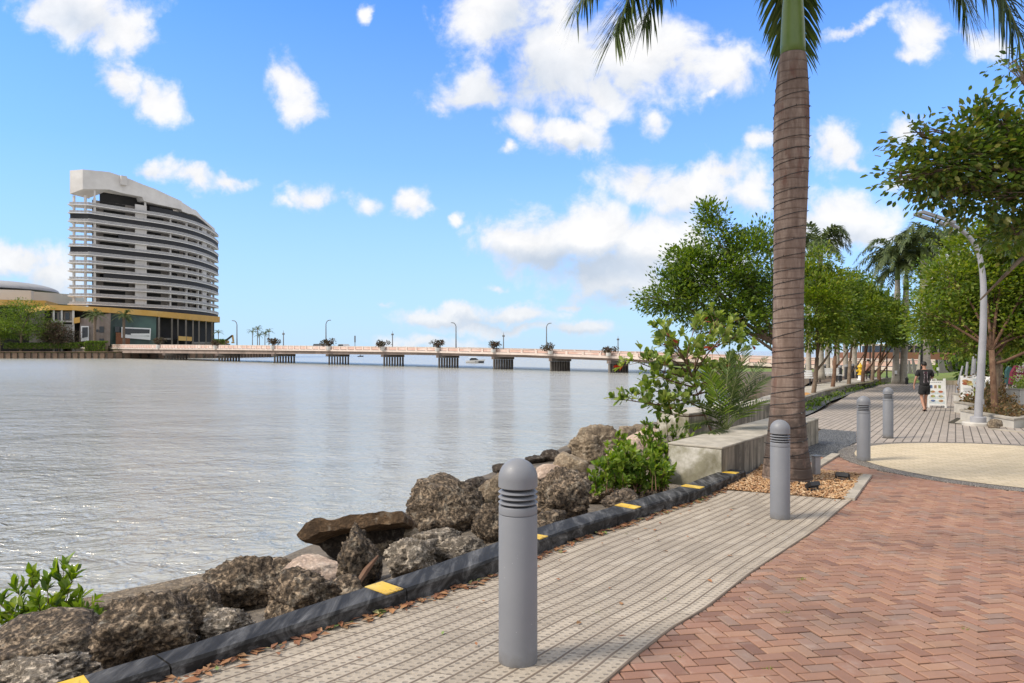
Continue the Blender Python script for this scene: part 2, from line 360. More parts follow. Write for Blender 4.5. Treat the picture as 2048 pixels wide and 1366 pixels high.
M['leaf_red'] = leafmat('leaf_red', [(.3, .06, .03), (.42, .1, .04), (.22, .04, .03)], .5, .35)
M['frond'] = leafmat('palm_frond', [(.035, .06, .017), (.05, .085, .022), (.075, .115, .03), (.105, .14, .04)], .42, .3)
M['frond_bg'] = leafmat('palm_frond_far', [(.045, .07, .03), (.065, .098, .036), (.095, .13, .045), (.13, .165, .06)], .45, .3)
M['rachis'] = pm('palm_rachis', (.2, .23, .08), (.14, .17, .06), 5, .5, .1)
M['bougain'] = leafmat('planter_shrub', [(.05, .05, .03), (.07, .06, .035), (.09, .08, .04), (.13, .07, .06)], .6, .25)
M['drybush'] = leafmat('dry_bush', [(.08, .07, .03), (.16, .11, .05), (.22, .13, .06), (.1, .1, .035)], .6, .3)
M['crownshaft'] = pm('crownshaft', (.13, .2, .045), (.17, .235, .06), 2.2, .38, .06, 30, c3=(.09, .15, .03), streak=(1, 1, .12))
def palmtrunkmat():
    m, t, b = nt('palm_trunk'); v = coord(t)
    s = t.nodes.new('ShaderNodeSeparateXYZ'); t.links.new(v, s.inputs[0])
    nz = noise_(t, v, 2.2, 4, .6)
    zz = math_(t, 'ADD', math_(t, 'MULTIPLY', s.outputs[2], 7.5), math_(t, 'MULTIPLY', nz, .5))
    fr = math_(t, 'FRACT', zz); ring = ramp(t, fr, [(0., 1.), (.07, .5), (.16, 0.), (.93, 0.), (1., 1.)])
    n1 = noise_(t, mapping(t, v, scale=(1, 1, .22)), 7, 7, .68); c = ramp(t, n1, [(.3, (.115, .073, .054)), (.5, (.205, .145, .114)), (.72, (.34, .262, .212))])
    st = noise_(t, mapping(t, v, scale=(1.6, 1.6, .5)), 2.3, 5, .65); c = mixc(t, c, (.13, .055, .038), math_(t, 'MULTIPLY', ramp(t, st, [(.56, 0.), (.68, 1.)]), .75))
    low = ramp(t, s.outputs[2], [(0., 1.), (.12, .75), (.4, 0.)]); bs = noise_(t, v, 2.6, 5, .65)
    rs = math_(t, 'MULTIPLY', ramp(t, math_(t, 'DIVIDE', s.outputs[2], 4.), [(.0, 1.), (.2, .9), (.36, 0.)]), ramp(t, bs, [(.36, 0.), (.5, 1.)]))
    c = mixc(t, c, (.04, .03, .025), math_(t, 'MULTIPLY', rs, .9))
    c = mixc(t, c, (.1, .07, .058), math_(t, 'MULTIPLY', ring, .5))
    fb = noise_(t, mapping(t, v, scale=(1, 1, 14)), 3, 3, .6); c = mixc(t, c, (.11, .075, .06), math_(t, 'MULTIPLY', ramp(t, fb, [(.5, 0.), (.75, 1.)]), .4))
    t.links.new(c, b.inputs['Base Color']); b.inputs['Roughness'].default_value = .85
    nb = bump(t, b, math_(t, 'SUBTRACT', 1., ring), .5, .02); bump(t, b, n1, .45, .012, nb); return m
M['palm_trunk'] = palmtrunkmat()
# ------------------------------------------------------------------ camera, light, sky
SUN_EL, SUN_AZ = R(46), R(-108)                        # azimuth from +Y towards +X: light from the left, a little behind
SKY_STR, SUN_STR, EXPO = .112, 2.1, .93
CB = 1. / (SKY_STR * 2 ** EXPO)                        # cloud radiance that just reaches white
cam = bpy.data.cameras.new('camera'); co = bpy.data.objects.new('camera', cam); COL.objects.link(co)
co.location = (0, 0, CZ); co.rotation_euler = (R(90), 0, 0); cam.sensor_width = 36; cam.sensor_fit = 'HORIZONTAL'; cam.lens = 24
cam.shift_y = (HY - 683) / 2048; cam.clip_start = .05; cam.clip_end = 20000; SC.camera = co
ld = bpy.data.lights.new('sun', 'SUN'); ld.energy = SUN_STR; ld.angle = R(16); ld.color = (1, .91, .79)
lo = bpy.data.objects.new('sun', ld); COL.objects.link(lo)
sdir = Vector((math.sin(SUN_AZ) * math.cos(SUN_EL), math.cos(SUN_AZ) * math.cos(SUN_EL), math.sin(SUN_EL)))
lo.rotation_euler = sdir.to_track_quat('Z', 'Y').to_euler(); lo.location = sdir * 200
SC.view_settings.view_transform = 'Standard'; SC.view_settings.look = 'None'; SC.view_settings.exposure = EXPO; SC.view_settings.gamma = 1
SC.view_settings.use_curve_mapping = False
try: SC.cycles.max_bounces = 8; SC.cycles.transparent_max_bounces = 8; SC.cycles.use_denoising = True
except Exception: pass
W = bpy.data.worlds.new('World'); SC.world = W; W.use_nodes = True
try: W.cycles.sampling_method = 'MANUAL'; W.cycles.sample_map_resolution = 512
except Exception: pass
# clouds: (px, py, rx, ry, tilt deg, weight) read off the photo, stored as directions about +Y
CLOUDS = [(165, 10, 120, 62, 0, 1), (250, 42, 85, 52, 20, 1), (208, 70, 40, 30, 40, .8), (258, 150, 62, 48, 35, 1), (318, 195, 52, 45, 35, .95), (575, 160, 42, 58, -25, .9), (598, 205, 42, 42, 0, .9), (735, 12, 18, 22, 30, .7),
          (985, 40, 100, 80, 30, 1), (945, 165, 95, 45, -20, .9), (1120, 125, 120, 90, 0, 1.05), (1290, 100, 170, 85, 10, 1.05), (1440, 130, 75, 70, 30, .95), (1200, 180, 80, 55, 10, .9), (1110, 30, 60, 60, 0, .8), (885, 200, 38, 24, 0, .7),
          (1050, 250, 60, 42, 10, 1), (1140, 265, 95, 38, 8, 1), (1190, 225, 45, 40, 0, .8), (1280, 355, 80, 55, 10, .95), (1380, 375, 130, 52, 8, 1), (1490, 385, 70, 42, 0, .75), (1440, 345, 65, 35, 0, .9),
          (1060, 490, 115, 62, 5, 1.1), (1180, 470, 125, 68, 0, 1.15), (1300, 490, 140, 75, 0, 1.1), (1230, 560, 170, 48, 4, 1), (1090, 520, 110, 40, 6, .95), (1010, 470, 62, 40, 0, .9), (1420, 540, 110, 50, 0, .7),
          (900, 632, 110, 22, 2, .9), (1020, 626, 100, 22, -2, .9), (1150, 650, 95, 20, -3, .85), (1010, 655, 130, 14, 0, .7), (860, 685, 120, 12, 0, .55), (1250, 600, 130, 22, 6, .6),
          (320, 340, 42, 22, 0, .8), (385, 348, 52, 28, 20, .9), (455, 358, 48, 24, 0, .9), (640, 400, 56, 38, 0, .95), (815, 410, 42, 34, -35, 1), (738, 412, 28, 26, 0, .75), (905, 442, 14, 18, 30, .6), (590, 415, 30, 16, 0, .55),
          (40, 515, 95, 42, 0, 1), (95, 545, 80, 42, 20, .95), (-60, 540, 80, 40, 0, 1), (1665, 298, 56, 50, 0, 1), (1700, 325, 50, 24, 15, .8), (1515, 290, 34, 28, -30, .85), (1690, 430, 110, 50, 0, .95), (1720, 470, 80, 35, 0, .9), (1640, 470, 70, 50, 0, .85),
          (1850, 70, 48, 62, -35, .8), (1825, 105, 55, 24, 0, .7), (1700, 62, 62, 16, -30, .75), (1960, 95, 60, 30, 0, .75), (1815, 262, 48, 28, 0, .8), (1795, 340, 35, 22, 0, .75), (1307, 240, 28, 30, 30, .7), (1415, 185, 24, 16, 0, .7),
          (1020, 300, 18, 18, 0, .65), (1140, 600, 40, 10, 0, .6), (990, 575, 28, 10, 0, .5), (775, 603, 20, 8, 0, .5)]
SHADES = [(1150, 540, 240, 42, 3, 1.), (1230, 600, 160, 30, 5, .8), (960, 648, 190, 16, 0, .9), (1150, 662, 100, 12, 0, .8), (60, 575, 130, 30, 10, .7), (150, 30, 90, 40, 10, .6), (1040, 170, 150, 60, -10, .55), (1030, 60, 60, 60, 0, .5), (1690, 480, 110, 28, 0, .5), (1420, 420, 140, 25, 0, .45), (285, 350, 60, 16, 0, .35), (1270, 160, 130, 40, 0, .35), (1130, 285, 90, 16, 0, .5)]
def sky():
    t = W.node_tree; t.nodes.clear()
    out = t.nodes.new('ShaderNodeOutputWorld'); bg = t.nodes.new('ShaderNodeBackground'); t.links.new(bg.outputs[0], out.inputs[0]); bg.inputs[1].default_value = SKY_STR
    sk = t.nodes.new('ShaderNodeTexSky'); sk.sky_type = 'NISHITA'; sk.sun_disc = False; sk.sun_elevation = SUN_EL; sk.sun_rotation = SUN_AZ
    sk.air_density = 1.0; sk.dust_density = .1; sk.ozone_density = 1.6; sk.altitude = 0
    d = coord(t, 'Generated'); sp = t.nodes.new('ShaderNodeSeparateXYZ'); t.links.new(d, sp.inputs[0])
    y = math_(t, 'MAXIMUM', sp.outputs[1], .08)
    cb = t.nodes.new('ShaderNodeCombineXYZ'); t.links.new(math_(t, 'DIVIDE', sp.outputs[0], y), cb.inputs[0]); t.links.new(math_(t, 'DIVIDE', sp.outputs[2], y), cb.inputs[1])
    uv = cb.outputs[0]
    def warp(scale, amt, det):
        n = noise_(t, uv, scale, det, .6, 'Color'); s = t.nodes.new('ShaderNodeVectorMath'); s.operation = 'SUBTRACT'; t.links.new(n, s.inputs[0]); s.inputs[1].default_value = (.5, .5, .5)
        m = t.nodes.new('ShaderNodeVectorMath'); m.operation = 'SCALE'; t.links.new(s.outputs[0], m.inputs[0]); m.inputs[3].default_value = amt; return m.outputs[0]
    a = t.nodes.new('ShaderNodeVectorMath'); a.operation = 'ADD'; t.links.new(uv, a.inputs[0]); t.links.new(warp(8, .1, 6), a.inputs[1]); uvw = a.outputs[0]
    def field(blobs, vec, ext):
        acc = None
        for px, py, rx, ry, rot, w in blobs:
            v_ = vec
            if acc is not None:                        # one after the other, so the shader's stack stays small
                ch = t.nodes.new('ShaderNodeVectorMath'); ch.operation = 'MULTIPLY_ADD'; t.links.new(acc, ch.inputs[0]); ch.inputs[1].default_value = (1e-7,) * 3; t.links.new(vec, ch.inputs[2]); v_ = ch.outputs[0]
            m = mapping(t, v_, loc=((px - 1024) / F, -(py - HY) / F, 0), rot=(0, 0, -R(rot)), scale=(rx * ext / F, ry * ext / F, 1), vt='TEXTURE')
            L = t.nodes.new('ShaderNodeVectorMath'); L.operation = 'LENGTH'; t.links.new(m, L.inputs[0])
            f = math_(t, 'MULTIPLY', math_(t, 'SUBTRACT', 1., L.outputs['Value']), w)
            acc = f if acc is None else math_(t, 'SMOOTH_MAX', acc, f, .12)
        return acc
    Fd = field(CLOUDS, uvw, 1.32)
    n1 = noise_(t, uv, 13, 9, .6, dist=.35); n2 = noise_(t, uv, 42, 7, .65)
    dens = math_(t, 'ADD', Fd, math_(t, 'MULTIPLY', math_(t, 'SUBTRACT', n1, .5), 1.65))
    dens = math_(t, 'ADD', dens, math_(t, 'MULTIPLY', math_(t, 'SUBTRACT', n2, .5), .38))
    # elsewhere (overhead and behind): unseen cloud added to whiten the ambient light
    ng = noise_(t, mapping(t, d, scale=(1, 1, 2.2)), 2.4, 8, .6); gen = math_(t, 'MULTIPLY', math_(t, 'SUBTRACT', ng, .3), 3.6)
    front = ramp(t, sp.outputs[1], [(.45, 0.), (.6, 1.)]); elf = ramp(t, math_(t, 'DIVIDE', sp.outputs[2], y), [(.52, 1.), (.62, 0.)])
    side = ramp(t, math_(t, 'ABSOLUTE', math_(t, 'DIVIDE', sp.outputs[0], math_(t, 'MULTIPLY', y, 2.))), [(.4, 1.), (.8, 0.)])
    infr = math_(t, 'MULTIPLY', front, math_(t, 'MULTIPLY', elf, side))
    mxd = t.nodes.new('ShaderNodeMix'); mxd.data_type = 'FLOAT'; t.links.new(infr, mxd.inputs[0]); t.links.new(gen, mxd.inputs[2]); t.links.new(dens, mxd.inputs[3]); dens = mxd.outputs[0]
    al = N(t, 'ShaderNodeMapRange', interpolation_type='SMOOTHSTEP'); t.links.new(dens, al.inputs[0]); al.inputs[1].default_value = .03; al.inputs[2].default_value = .64
    alpha = math_(t, 'MULTIPLY', al.outputs[0], .97)
    sh = field(SHADES, uvw, 1.25); shm = ramp(t, sh, [(.0, 0.), (.75, 1.)])
    thin = ramp(t, dens, [(.1, 0.), (.9, 1.)])
    lum = math_(t, 'MULTIPLY_ADD', math_(t, 'SUBTRACT', n1, .5), .35, .0)
    k = lambda *c: tuple(x * CB for x in c)
    cc = mixc(t, k(.86, .89, .94), k(1.02, 1.01, 1.), thin); cc = mixc(t, cc, k(.5, .6, .74), math_(t, 'MULTIPLY', shm, .85))
    low = ramp(t, sp.outputs[2], [(0., .65), (.14, 0.)]); cc = mixc(t, cc, k(.76, .82, .9), low)
    vm = t.nodes.new('ShaderNodeVectorMath'); vm.operation = 'SCALE'; t.links.new(cc, vm.inputs[0]); t.links.new(math_(t, 'ADD', 1., lum), vm.inputs[3])
    tint = mixc(t, sk.outputs[0], (.27, .78, 1.5), 1., 'MULTIPLY'); hz = ramp(t, sp.outputs[2], [(0., .92), (.1, .72), (.26, .36), (.5, .08)])
    skyc = mixc(t, tint, k(.6, .77, .96), hz); hs = None
    col = mixc(t, skyc, vm.outputs[0], alpha)
    t.links.new(col, bg.inputs[0])
    return t, hs
SKYT, SKYHS = sky()
# ------------------------------------------------------------------ curb line, shoreline, bank
CURB_R = [(-200, 1551), (100, 1449), (260, 1396), (420, 1343), (609, 1282), (813, 1215), (996, 1154), (1081, 1112.5), (1193, 1071), (1315, 1029.5), (1400, 1004), (1446, 981), (1492, 962)]
curb_in = [G(x, y) for x, y in CURB_R]                 # foot of the curb on the walkway side
a0 = curb_in[0] + (curb_in[0] - curb_in[2]).normalized() * 2.2; curb_in.insert(0, Vector((a0.x, a0.y, gz(a0.y))))
curb_in = resample(smooth_poly(curb_in, 2), 60)
def offset(poly, d, zf=None):
    out = []
    for i, p in enumerate(poly):
        tt = (poly[min(i + 1, len(poly) - 1)] - poly[max(i - 1, 0)]); tt.z = 0; tt.normalize(); q = p + Vector((-tt.y, tt.x, 0)) * d
        out.append(Vector((q.x, q.y, p.z if zf is None else zf(q)))); 
    return out
CW, CH = .27, .145
def kt_(y): return max(0., min(1., (y - 3.4) / 1.8))      # the kerb is lower and slimmer at the near end
def kw(y): return .2 + .07 * kt_(y)
def kh(y): return .088 + .057 * kt_(y)
curb_out = [offset(curb_in, kw(p.y))[i] for i, p in enumerate(curb_in)]
SHORE = [(-6.6, 2.0), (-5.6, 6.5), (-4.9, 8.4), (-3.6, 9.9), (-2.6, 11.4), (-1.6, 14.4), (-.6, 17), (.9, 20), (2.7, 23.4), (4.6, 26.5), (6.4, 30), (9, 34), (13, 39), (19, 46), (30, 58)]
shore = resample(smooth_poly([Vector((x, y, WZ)) for x, y in SHORE], 2), 80)
TOP = [Vector((p.x, p.y, p.z - .04)) for p in curb_out] + [Vector((3.4, 11, -.2)), Vector((4.2, 13, -.25)), Vector((6.0, 15.6, -.3)), Vector((8.2, 18.6, -.35)), Vector((10.2, 22.5, -.45)), Vector((13, 28, -.55)), Vector((17, 34, -.6)), Vector((23, 42, -.6)), Vector((34, 56, -.6))]
top = resample(TOP, 80)
bank_rows = []
for k in range(13):
    u = k / 10.; row = []
    for i in range(80):
        a, b = top[i], shore[i]; p = a.lerp(b, u)
        if u > 1: p.z = WZ - (u - 1) * 2.2
        else: p.z = a.z + (WZ - a.z) * (u ** .8)
        n = noise.noise(Vector((p.x * 1.7, p.y * 1.7, 3))) * .12 + noise.noise(Vector((p.x * 5, p.y * 5, 9))) * .05
        if 0 < k: p.z += n
        row.append(p)
    bank_rows.append(row)
mb = MB()
for k in range(12):
    for i in range(79):
        pass
V = [p for r in bank_rows for p in r]; Fc = [(k * 80 + i, k * 80 + i + 1, (k + 1) * 80 + i + 1, (k + 1) * 80 + i) for k in range(12) for i in range(79)]
mb.add(V, Fc); struct('bank', mb, M['bank'], smooth='all', label='rubble bank sloping from the kerb to the water', cat='bank')
BVH = BVHTree.FromPolygons([tuple(v) for v in V], Fc)
def HB(px, py):                                        # the bank's surface at a measured direction
    d = Vector(((px - 1024) / F, 1, -(py - HY) / F)); h = BVH.ray_cast(Vector((0, 0, CZ)), d.normalized())[0]
    return h if h is not None else at_z(px, py, WZ)
# water, reaching the horizon
mb = MB(); mb.add([(-9000, -60, WZ), (9000, -60, WZ), (9000, 14000, WZ), (-9000, 14000, WZ)], [(0, 1, 2, 3)]); struct('water', mb, M['water'])
mb = MB(); mb.add([(-9000, -60, -5), (9000, -60, -5), (9000, 14000, -5), (-9000, 14000, -5)], [(0, 1, 2, 3)]); struct('seabed', mb, M['soil'])

# ------------------------------------------------------------------ draped sheets
def sheet(name, poly, up, mat, kind='structure', step=1.0, label=None, zf=gz, cat=None, skirt=0):
    bm = bmesh.new(); vs = [bm.verts.new((p[0], p[1], 0)) for p in poly]; f = bm.faces.new(vs)
    bmesh.ops.triangulate(bm, faces=[f])
    ys = [p[1] for p in poly]; y = math.floor(min(ys)); stops = []
    while y < min(max(ys), 60): y += step; stops.append(y)
    stops += [3.2, 7, 13, 25, 33]
    for s in stops:
        bmesh.ops.bisect_plane(bm, geom=bm.verts[:] + bm.edges[:] + bm.faces[:], plane_co=(0, s, 0), plane_no=(0, 1, 0), dist=1e-5)
    for v in bm.verts: v.co.z = zf(v.co.y) + up
    if skirt:
        be = [e for e in bm.edges if e.is_boundary]; r = bmesh.ops.extrude_edge_only(bm, edges=be)
        for v in [g for g in r['geom'] if isinstance(g, bmesh.types.BMVert)]: v.co.z -= skirt
    me = bpy.data.meshes.new(name); bm.to_mesh(me); bm.free(); o = link(name, me, mat)
    for p in me.polygons:
        pass
    return tag(o, label or name.replace('_', ' '), cat, None, kind)
def xy(p): return (p[0], p[1])
# soil under everything on land, out to the far right
land = [xy(p) for p in curb_in] + [xy(p) for p in TOP[len(curb_out):]] + [(60, 82), (120, 150), (260, 300), (420, 300), (420, -12), (curb_in[0].x, -12)]
sheet('ground', land, -.03, M['soil'], step=2)
# grey paver walkway
RB = [(1220, 1366), (1271, 1321), (1347, 1262), (1415, 1221), (1500, 1153), (1539, 1126), (1610, 1079), (1681, 1022), (1706, 1002)]
tact_r = [G(x, y) for x, y in RB]; d0 = (tact_r[0] - tact_r[2]).normalized(); q = tact_r[0] + d0 * 3.6; tact_r.insert(0, Vector((q.x, q.y, gz(q.y))))
gravel_front = [G(x, y) for x, y in ((1444, 983), (1503, 988), (1583, 995), (1688, 1004))]
bench_base = [G(x, y) for x, y in ((1446, 949), (1534, 910), (1608, 881), (1644, 858.6))]
grey = [xy(G(1500, 961)), xy(bench_base[3]), xy(G(1560, 838)), xy(G(1607, 836)), xy(G(1700, 788)), xy(G(1758, 769)), xy(G(1792, 766)), xy(G(1900, 767)), xy(G(2100, 790)), (22, 24), (22, -6), (0, -6), xy(tact_r[0]), xy(tact_r[3]), xy(tact_r[6]), xy(tact_r[8])]
sheet('walkway', grey, 0., M['grey_paver'], label='grey paver walkway')
# red herringbone brick: a joint bed and the bricks on it
EL_C, EL_R = Vector((8.1, 10.75)), 2.42
ring = [(EL_C.x + (EL_R + .3) * math.cos(a), EL_C.y + (EL_R + .3) * math.sin(a)) for a in [R(k) for k in range(170, 301, 5)]]
brick_poly = [xy(p) for p in tact_r] + [xy(G(1742, 956)), xy(G(1725, 952)), xy(G(1632, 943)), xy(G(1622, 937)), xy(G(1668, 913.5))] + ring + [(9.5, 8.3), (9.5, -4)]
brick_poly[0] = (brick_poly[0][0], brick_poly[0][1])
sheet('brick_joint_bed', brick_poly, .006, M['joint'], label='sand joints under the red brick paving')
def inside(p, poly):
    c = False; n = len(poly); x, y = p
    for i in range(n):
        x1, y1 = poly[i]; x2, y2 = poly[i - 1]
        if (y1 > y) != (y2 > y) and x < (x2 - x1) * (y - y1) / (y2 - y1) + x1: c = not c
    return c
mb = MB(); BW = .086; ang = R(10); ca, sa = math.cos(ang), math.sin(ang); gap = .0046
for i in range(-70, 130):
    for j in range(-70, 145):
        k = (i - j) % 4
        if k == 0: x0, y0, x1, y1 = i * BW, j * BW, (i + 2) * BW, (j + 1) * BW
        elif k == 2: x0, y0, x1, y1 = i * BW, (j - 1) * BW, (i + 1) * BW, (j + 1) * BW
        else: continue
        cx, cy = (x0 + x1) / 2, (y0 + y1) / 2; wx, wy = cx * ca - cy * sa, cx * sa + cy * ca
        if wy < 1.2 or wy > 12 or wx > 9.4: continue
        ok = any(inside((X * ca - Y * sa, X * sa + Y * ca), brick_poly) for X, Y in ((cx, cy), (x0, y0), (x1, y0), (x1, y1), (x0, y1)))
        if not ok: continue
        tx, ty, dz = random.gauss(0, .008), random.gauss(0, .008), random.gauss(0, .0012); zc = gz(wy) + .018
        V = []
        for z, s in ((-.011, gap), (-.0035, gap), (0, gap + .006)):
            for X, Y in ((x0 + s, y0 + s), (x1 - s, y0 + s), (x1 - s, y1 - s), (x0 + s, y1 - s)):
                xx, yy = X * ca - Y * sa, X * sa + Y * ca
                V.append((xx, yy, gz(yy) + .018 + z + dz + (X - cx) * tx + (Y - cy) * ty))
        mb.add(V, [(0, 1, 5, 4), (1, 2, 6, 5), (2, 3, 7, 6), (3, 0, 4, 7), (4, 5, 9, 8), (5, 6, 10, 9), (6, 7, 11, 10), (7, 4, 8, 11), (8, 9, 10, 11)])
struct('brick_paving', mb, M['brick'], label='red herringbone brick paving')
# tactile strip of studded pavers between curb and brick
def uvstrip(name, A, B, nu, nv, up, mat, label, width):
    A = resample(A, nu); B = resample(B, nu); V = []; UV = []; s = 0
    for i in range(nu):
        if i: s += ((A[i] - A[i - 1]).length + (B[i] - B[i - 1]).length) / 2
        for k in range(nv):
            u = k / (nv - 1); p = A[i].lerp(B[i], u); V.append((p.x, p.y, gz(p.y) + up)); UV.append((s, u * width))
    base = len(V)
    for i in range(nu): p = B[i]; V.append((p.x + .001, p.y, gz(p.y) - .01)); UV.append((i * .1, width))
    Fc = [(i * nv + k, i * nv + k + 1, (i + 1) * nv + k + 1, (i + 1) * nv + k) for i in range(nu - 1) for k in range(nv - 1)]
    Fc += [(i * nv + nv - 1, base + i, base + i + 1, (i + 1) * nv + nv - 1) for i in range(nu - 1)]
    me = bpy.data.meshes.new(name); me.from_pydata(V, [], Fc); u = me.uv_layers.new(name='UVMap')
    for l in me.loops: u.data[l.index].uv = UV[l.vertex_index]
    o = link(name, me, mat, fix=True); return tag(o, label, None, None, 'structure')
i_end = min(range(60), key=lambda i: (curb_in[i] - gravel_front[0]).length)
uvstrip('tactile_paving', [Vector(p) for p in curb_in[:i_end + 1]], tact_r[:-1] + [tact_r[-1]], 90, 17, .027, M['tactile'], 'beige studded tactile paving strip', 1.6)
# pebble strip, ring and yellow disc
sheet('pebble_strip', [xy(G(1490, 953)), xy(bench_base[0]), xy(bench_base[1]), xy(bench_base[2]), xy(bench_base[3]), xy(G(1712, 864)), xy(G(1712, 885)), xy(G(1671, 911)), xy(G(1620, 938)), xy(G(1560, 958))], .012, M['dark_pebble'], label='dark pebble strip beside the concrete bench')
def disc(r0, r1, n=96):
    return [(EL_C.x + r1 * math.cos(2 * PI * k / n), EL_C.y + r1 * math.sin(2 * PI * k / n)) for k in range(n)]
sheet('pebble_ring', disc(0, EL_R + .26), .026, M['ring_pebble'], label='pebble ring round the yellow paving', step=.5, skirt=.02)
sheet('yellow_paving', disc(0, EL_R), .031, M['yellow_paver'], label='round yellow paving', step=.5)
# gravel bed round the palm
bed = [xy(p) for p in gravel_front] + [xy(G(1726, 954)), xy(G(1632, 944)), xy(G(1525, 934)), xy(G(1500, 955))]
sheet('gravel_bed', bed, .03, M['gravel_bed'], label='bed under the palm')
PC = G(1574, 966)                                      # palm foot
mb = MB(); ico = bmesh.new(); bmesh.ops.create_icosphere(ico, subdivisions=1, radius=1); IV = [v.co.copy() for v in ico.verts]; IF = [tuple(v.index for v in f.verts) for f in ico.faces]; ico.free()
bx = [p[0] for p in bed]; by = [p[1] for p in bed]; cnt = 0
while cnt < 5200:
    x, y = random.uniform(min(bx), max(bx)), random.uniform(min(by), max(by))
    if not inside((x, y), bed): continue
    cnt += 1; r = random.uniform(.009, .021); sc = (r * random.uniform(.8, 1.4), r * random.uniform(.7, 1.2), r * .6); a = random.uniform(0, PI)
    m_ = Matrix.Rotation(a, 3, 'Z') @ Matrix.Rotation(random.uniform(-.5, .5), 3, 'X'); z = gz(y) + .034 + random.uniform(0, .018) + .035 * max(0, 1 - math.hypot(x - PC.x, y - PC.y) / .9)
    mb.add([Vector((x, y, z)) + m_ @ Vector((v.x * sc[0], v.y * sc[1], v.z * sc[2])) for v in IV], IF)
struct('gravel', mb, M['gravel'], smooth='all', kind='stuff', label='tan pea gravel round the foot of the palm')
def edging(name, pts, label, w=.13, h=.05):
    mb = MB()
    for a, b in zip(pts, pts[1:]):
        n = max(1, int((b - a).length / .4))
        for i in range(n):
            p, q = a.lerp(b, i / n), a.lerp(b, (i + 1) / n); u = (q - p).normalized()
            p = p + u * .004; q = q - u * .004; p.z = gz(p.y) + .022; q.z = gz(q.y) + .022; mb.bar(p, q, w, h)
    o = mb.build(name, M['edging']); return tag(o, label, 'edging')
edging('stone_edging', [G(1697, 1003), G(1733, 955)], 'pale stone edging along the right side of the gravel bed')
edging('stone_edging', [G(1626, 940), G(1672, 912)], 'pale stone edging between dark pebbles and red brick')
# dead leaves along the curb, weeds in the joints
mb = MB()
for _ in range(760):
    i = random.randint(0, i_end); p = curb_in[i].lerp(curb_in[min(i + 1, 59)], random.random()); off = abs(random.gauss(0, .045)) + .012
    if random.random() < .12: off = random.uniform(0, 1.5)
    q = offset([p, p + (curb_in[min(i + 1, 59)] - curb_in[max(i - 1, 0)])], -off)[0]
    L = random.uniform(.012, .04) * (1.25 if off < .2 else .8); w = L * random.uniform(.35, .6); a = random.uniform(0, 2 * PI); z = gz(q.y) + .031 + random.uniform(0, .012)
    ux, uy = math.cos(a), math.sin(a); li = random.uniform(0, .014)
    mb.add([(q.x - ux * L, q.y - uy * L, z), (q.x + uy * w, q.y - ux * w, z + li), (q.x + ux * L, q.y + uy * L, z + .004), (q.x - uy * w, q.y + ux * w, z + li * .4)], [(0, 1, 2, 3)])
struct('leaf_litter', mb, M['litter'], kind='stuff', label='dead brown leaves gathered along the foot of the kerb')
mb = MB()
for px, py in ((1606, 1163), (1600, 1164), (1572, 1232), (1575, 1230), (1500, 1204), (1240, 1206), (1465, 1157), (1568, 1069), (1537, 1128), (1357, 1320), (1535, 1345), (1930, 1265), (1200, 1235), (1610, 1080)):
    for _ in range(9):
        p = G(px + random.uniform(-7, 7), py + random.uniform(-2, 2)); a = random.uniform(0, 2 * PI); L = random.uniform(.012, .03)
        mb.add([(p.x, p.y, p.z + .015), (p.x + .004, p.y, p.z + .015), (p.x + math.cos(a) * L, p.y + math.sin(a) * L, p.z + .02 + random.uniform(.004, .018))], [(0, 1, 2)])
struct('weeds', mb, M['leaf_mang'], kind='stuff', label='tiny green weeds growing in the paving joints')
# ------------------------------------------------------------------ curb
kt = thing('timber_kerb', 'long black painted kerb with yellow stripes along the edge of the walkway', 'kerb', curb_in[20])
K = 60; A = [Vector((p.x, p.y, gz(p.y) + kh(p.y))) for p in curb_in]; B = [Vector((p.x, p.y, gz(curb_in[i].y) + kh(curb_in[i].y))) for i, p in enumerate(curb_out)]
rings = []
for i in range(K):
    a, b = A[i], B[i]; u = (b - a); u.z = 0; u.normalize()
    j = Vector((0, 0, noise.noise(a * 3.1) * .004)); j2 = u * noise.noise(a * 1.3) * .008
    rings.append([a - Vector((0, 0, CH + .05)) + j2, a - Vector((0, 0, .016)) + j2 + j, a + u * .016 + j + j2, b - u * .016 + j, b - Vector((0, 0, .016)) + j, b - Vector((0, 0, CH + .35))])
segs = [0, 9, 17, 25, 33, 41, 49, 56, K - 1]                            # laid in lengths with open butt joints
for s0, s1 in zip(segs, segs[1:]):
    rr_ = [list(r) for r in rings[s0:s1 + 1]]; jg = Vector((0, 0, random.uniform(-.003, .003)))
    for e, o_ in ((0, 1), (-1, -2)):
        rr_[e] = [p + (q - p).normalized() * .005 for p, q in zip(rr_[e], rr_[o_])]
    m = len(rr_); mb = MB(); mb.add([p + jg for r in rr_ for p in r], [(i * 6 + k, (i + 1) * 6 + k, (i + 1) * 6 + k + 1, i * 6 + k + 1) for i in range(m - 1) for k in range(5)] + [tuple(range(6)), tuple(range((m - 1) * 6 + 5, (m - 1) * 6 - 1, -1))])
    mb.build('beam', M['curb'], kt, smooth=True)
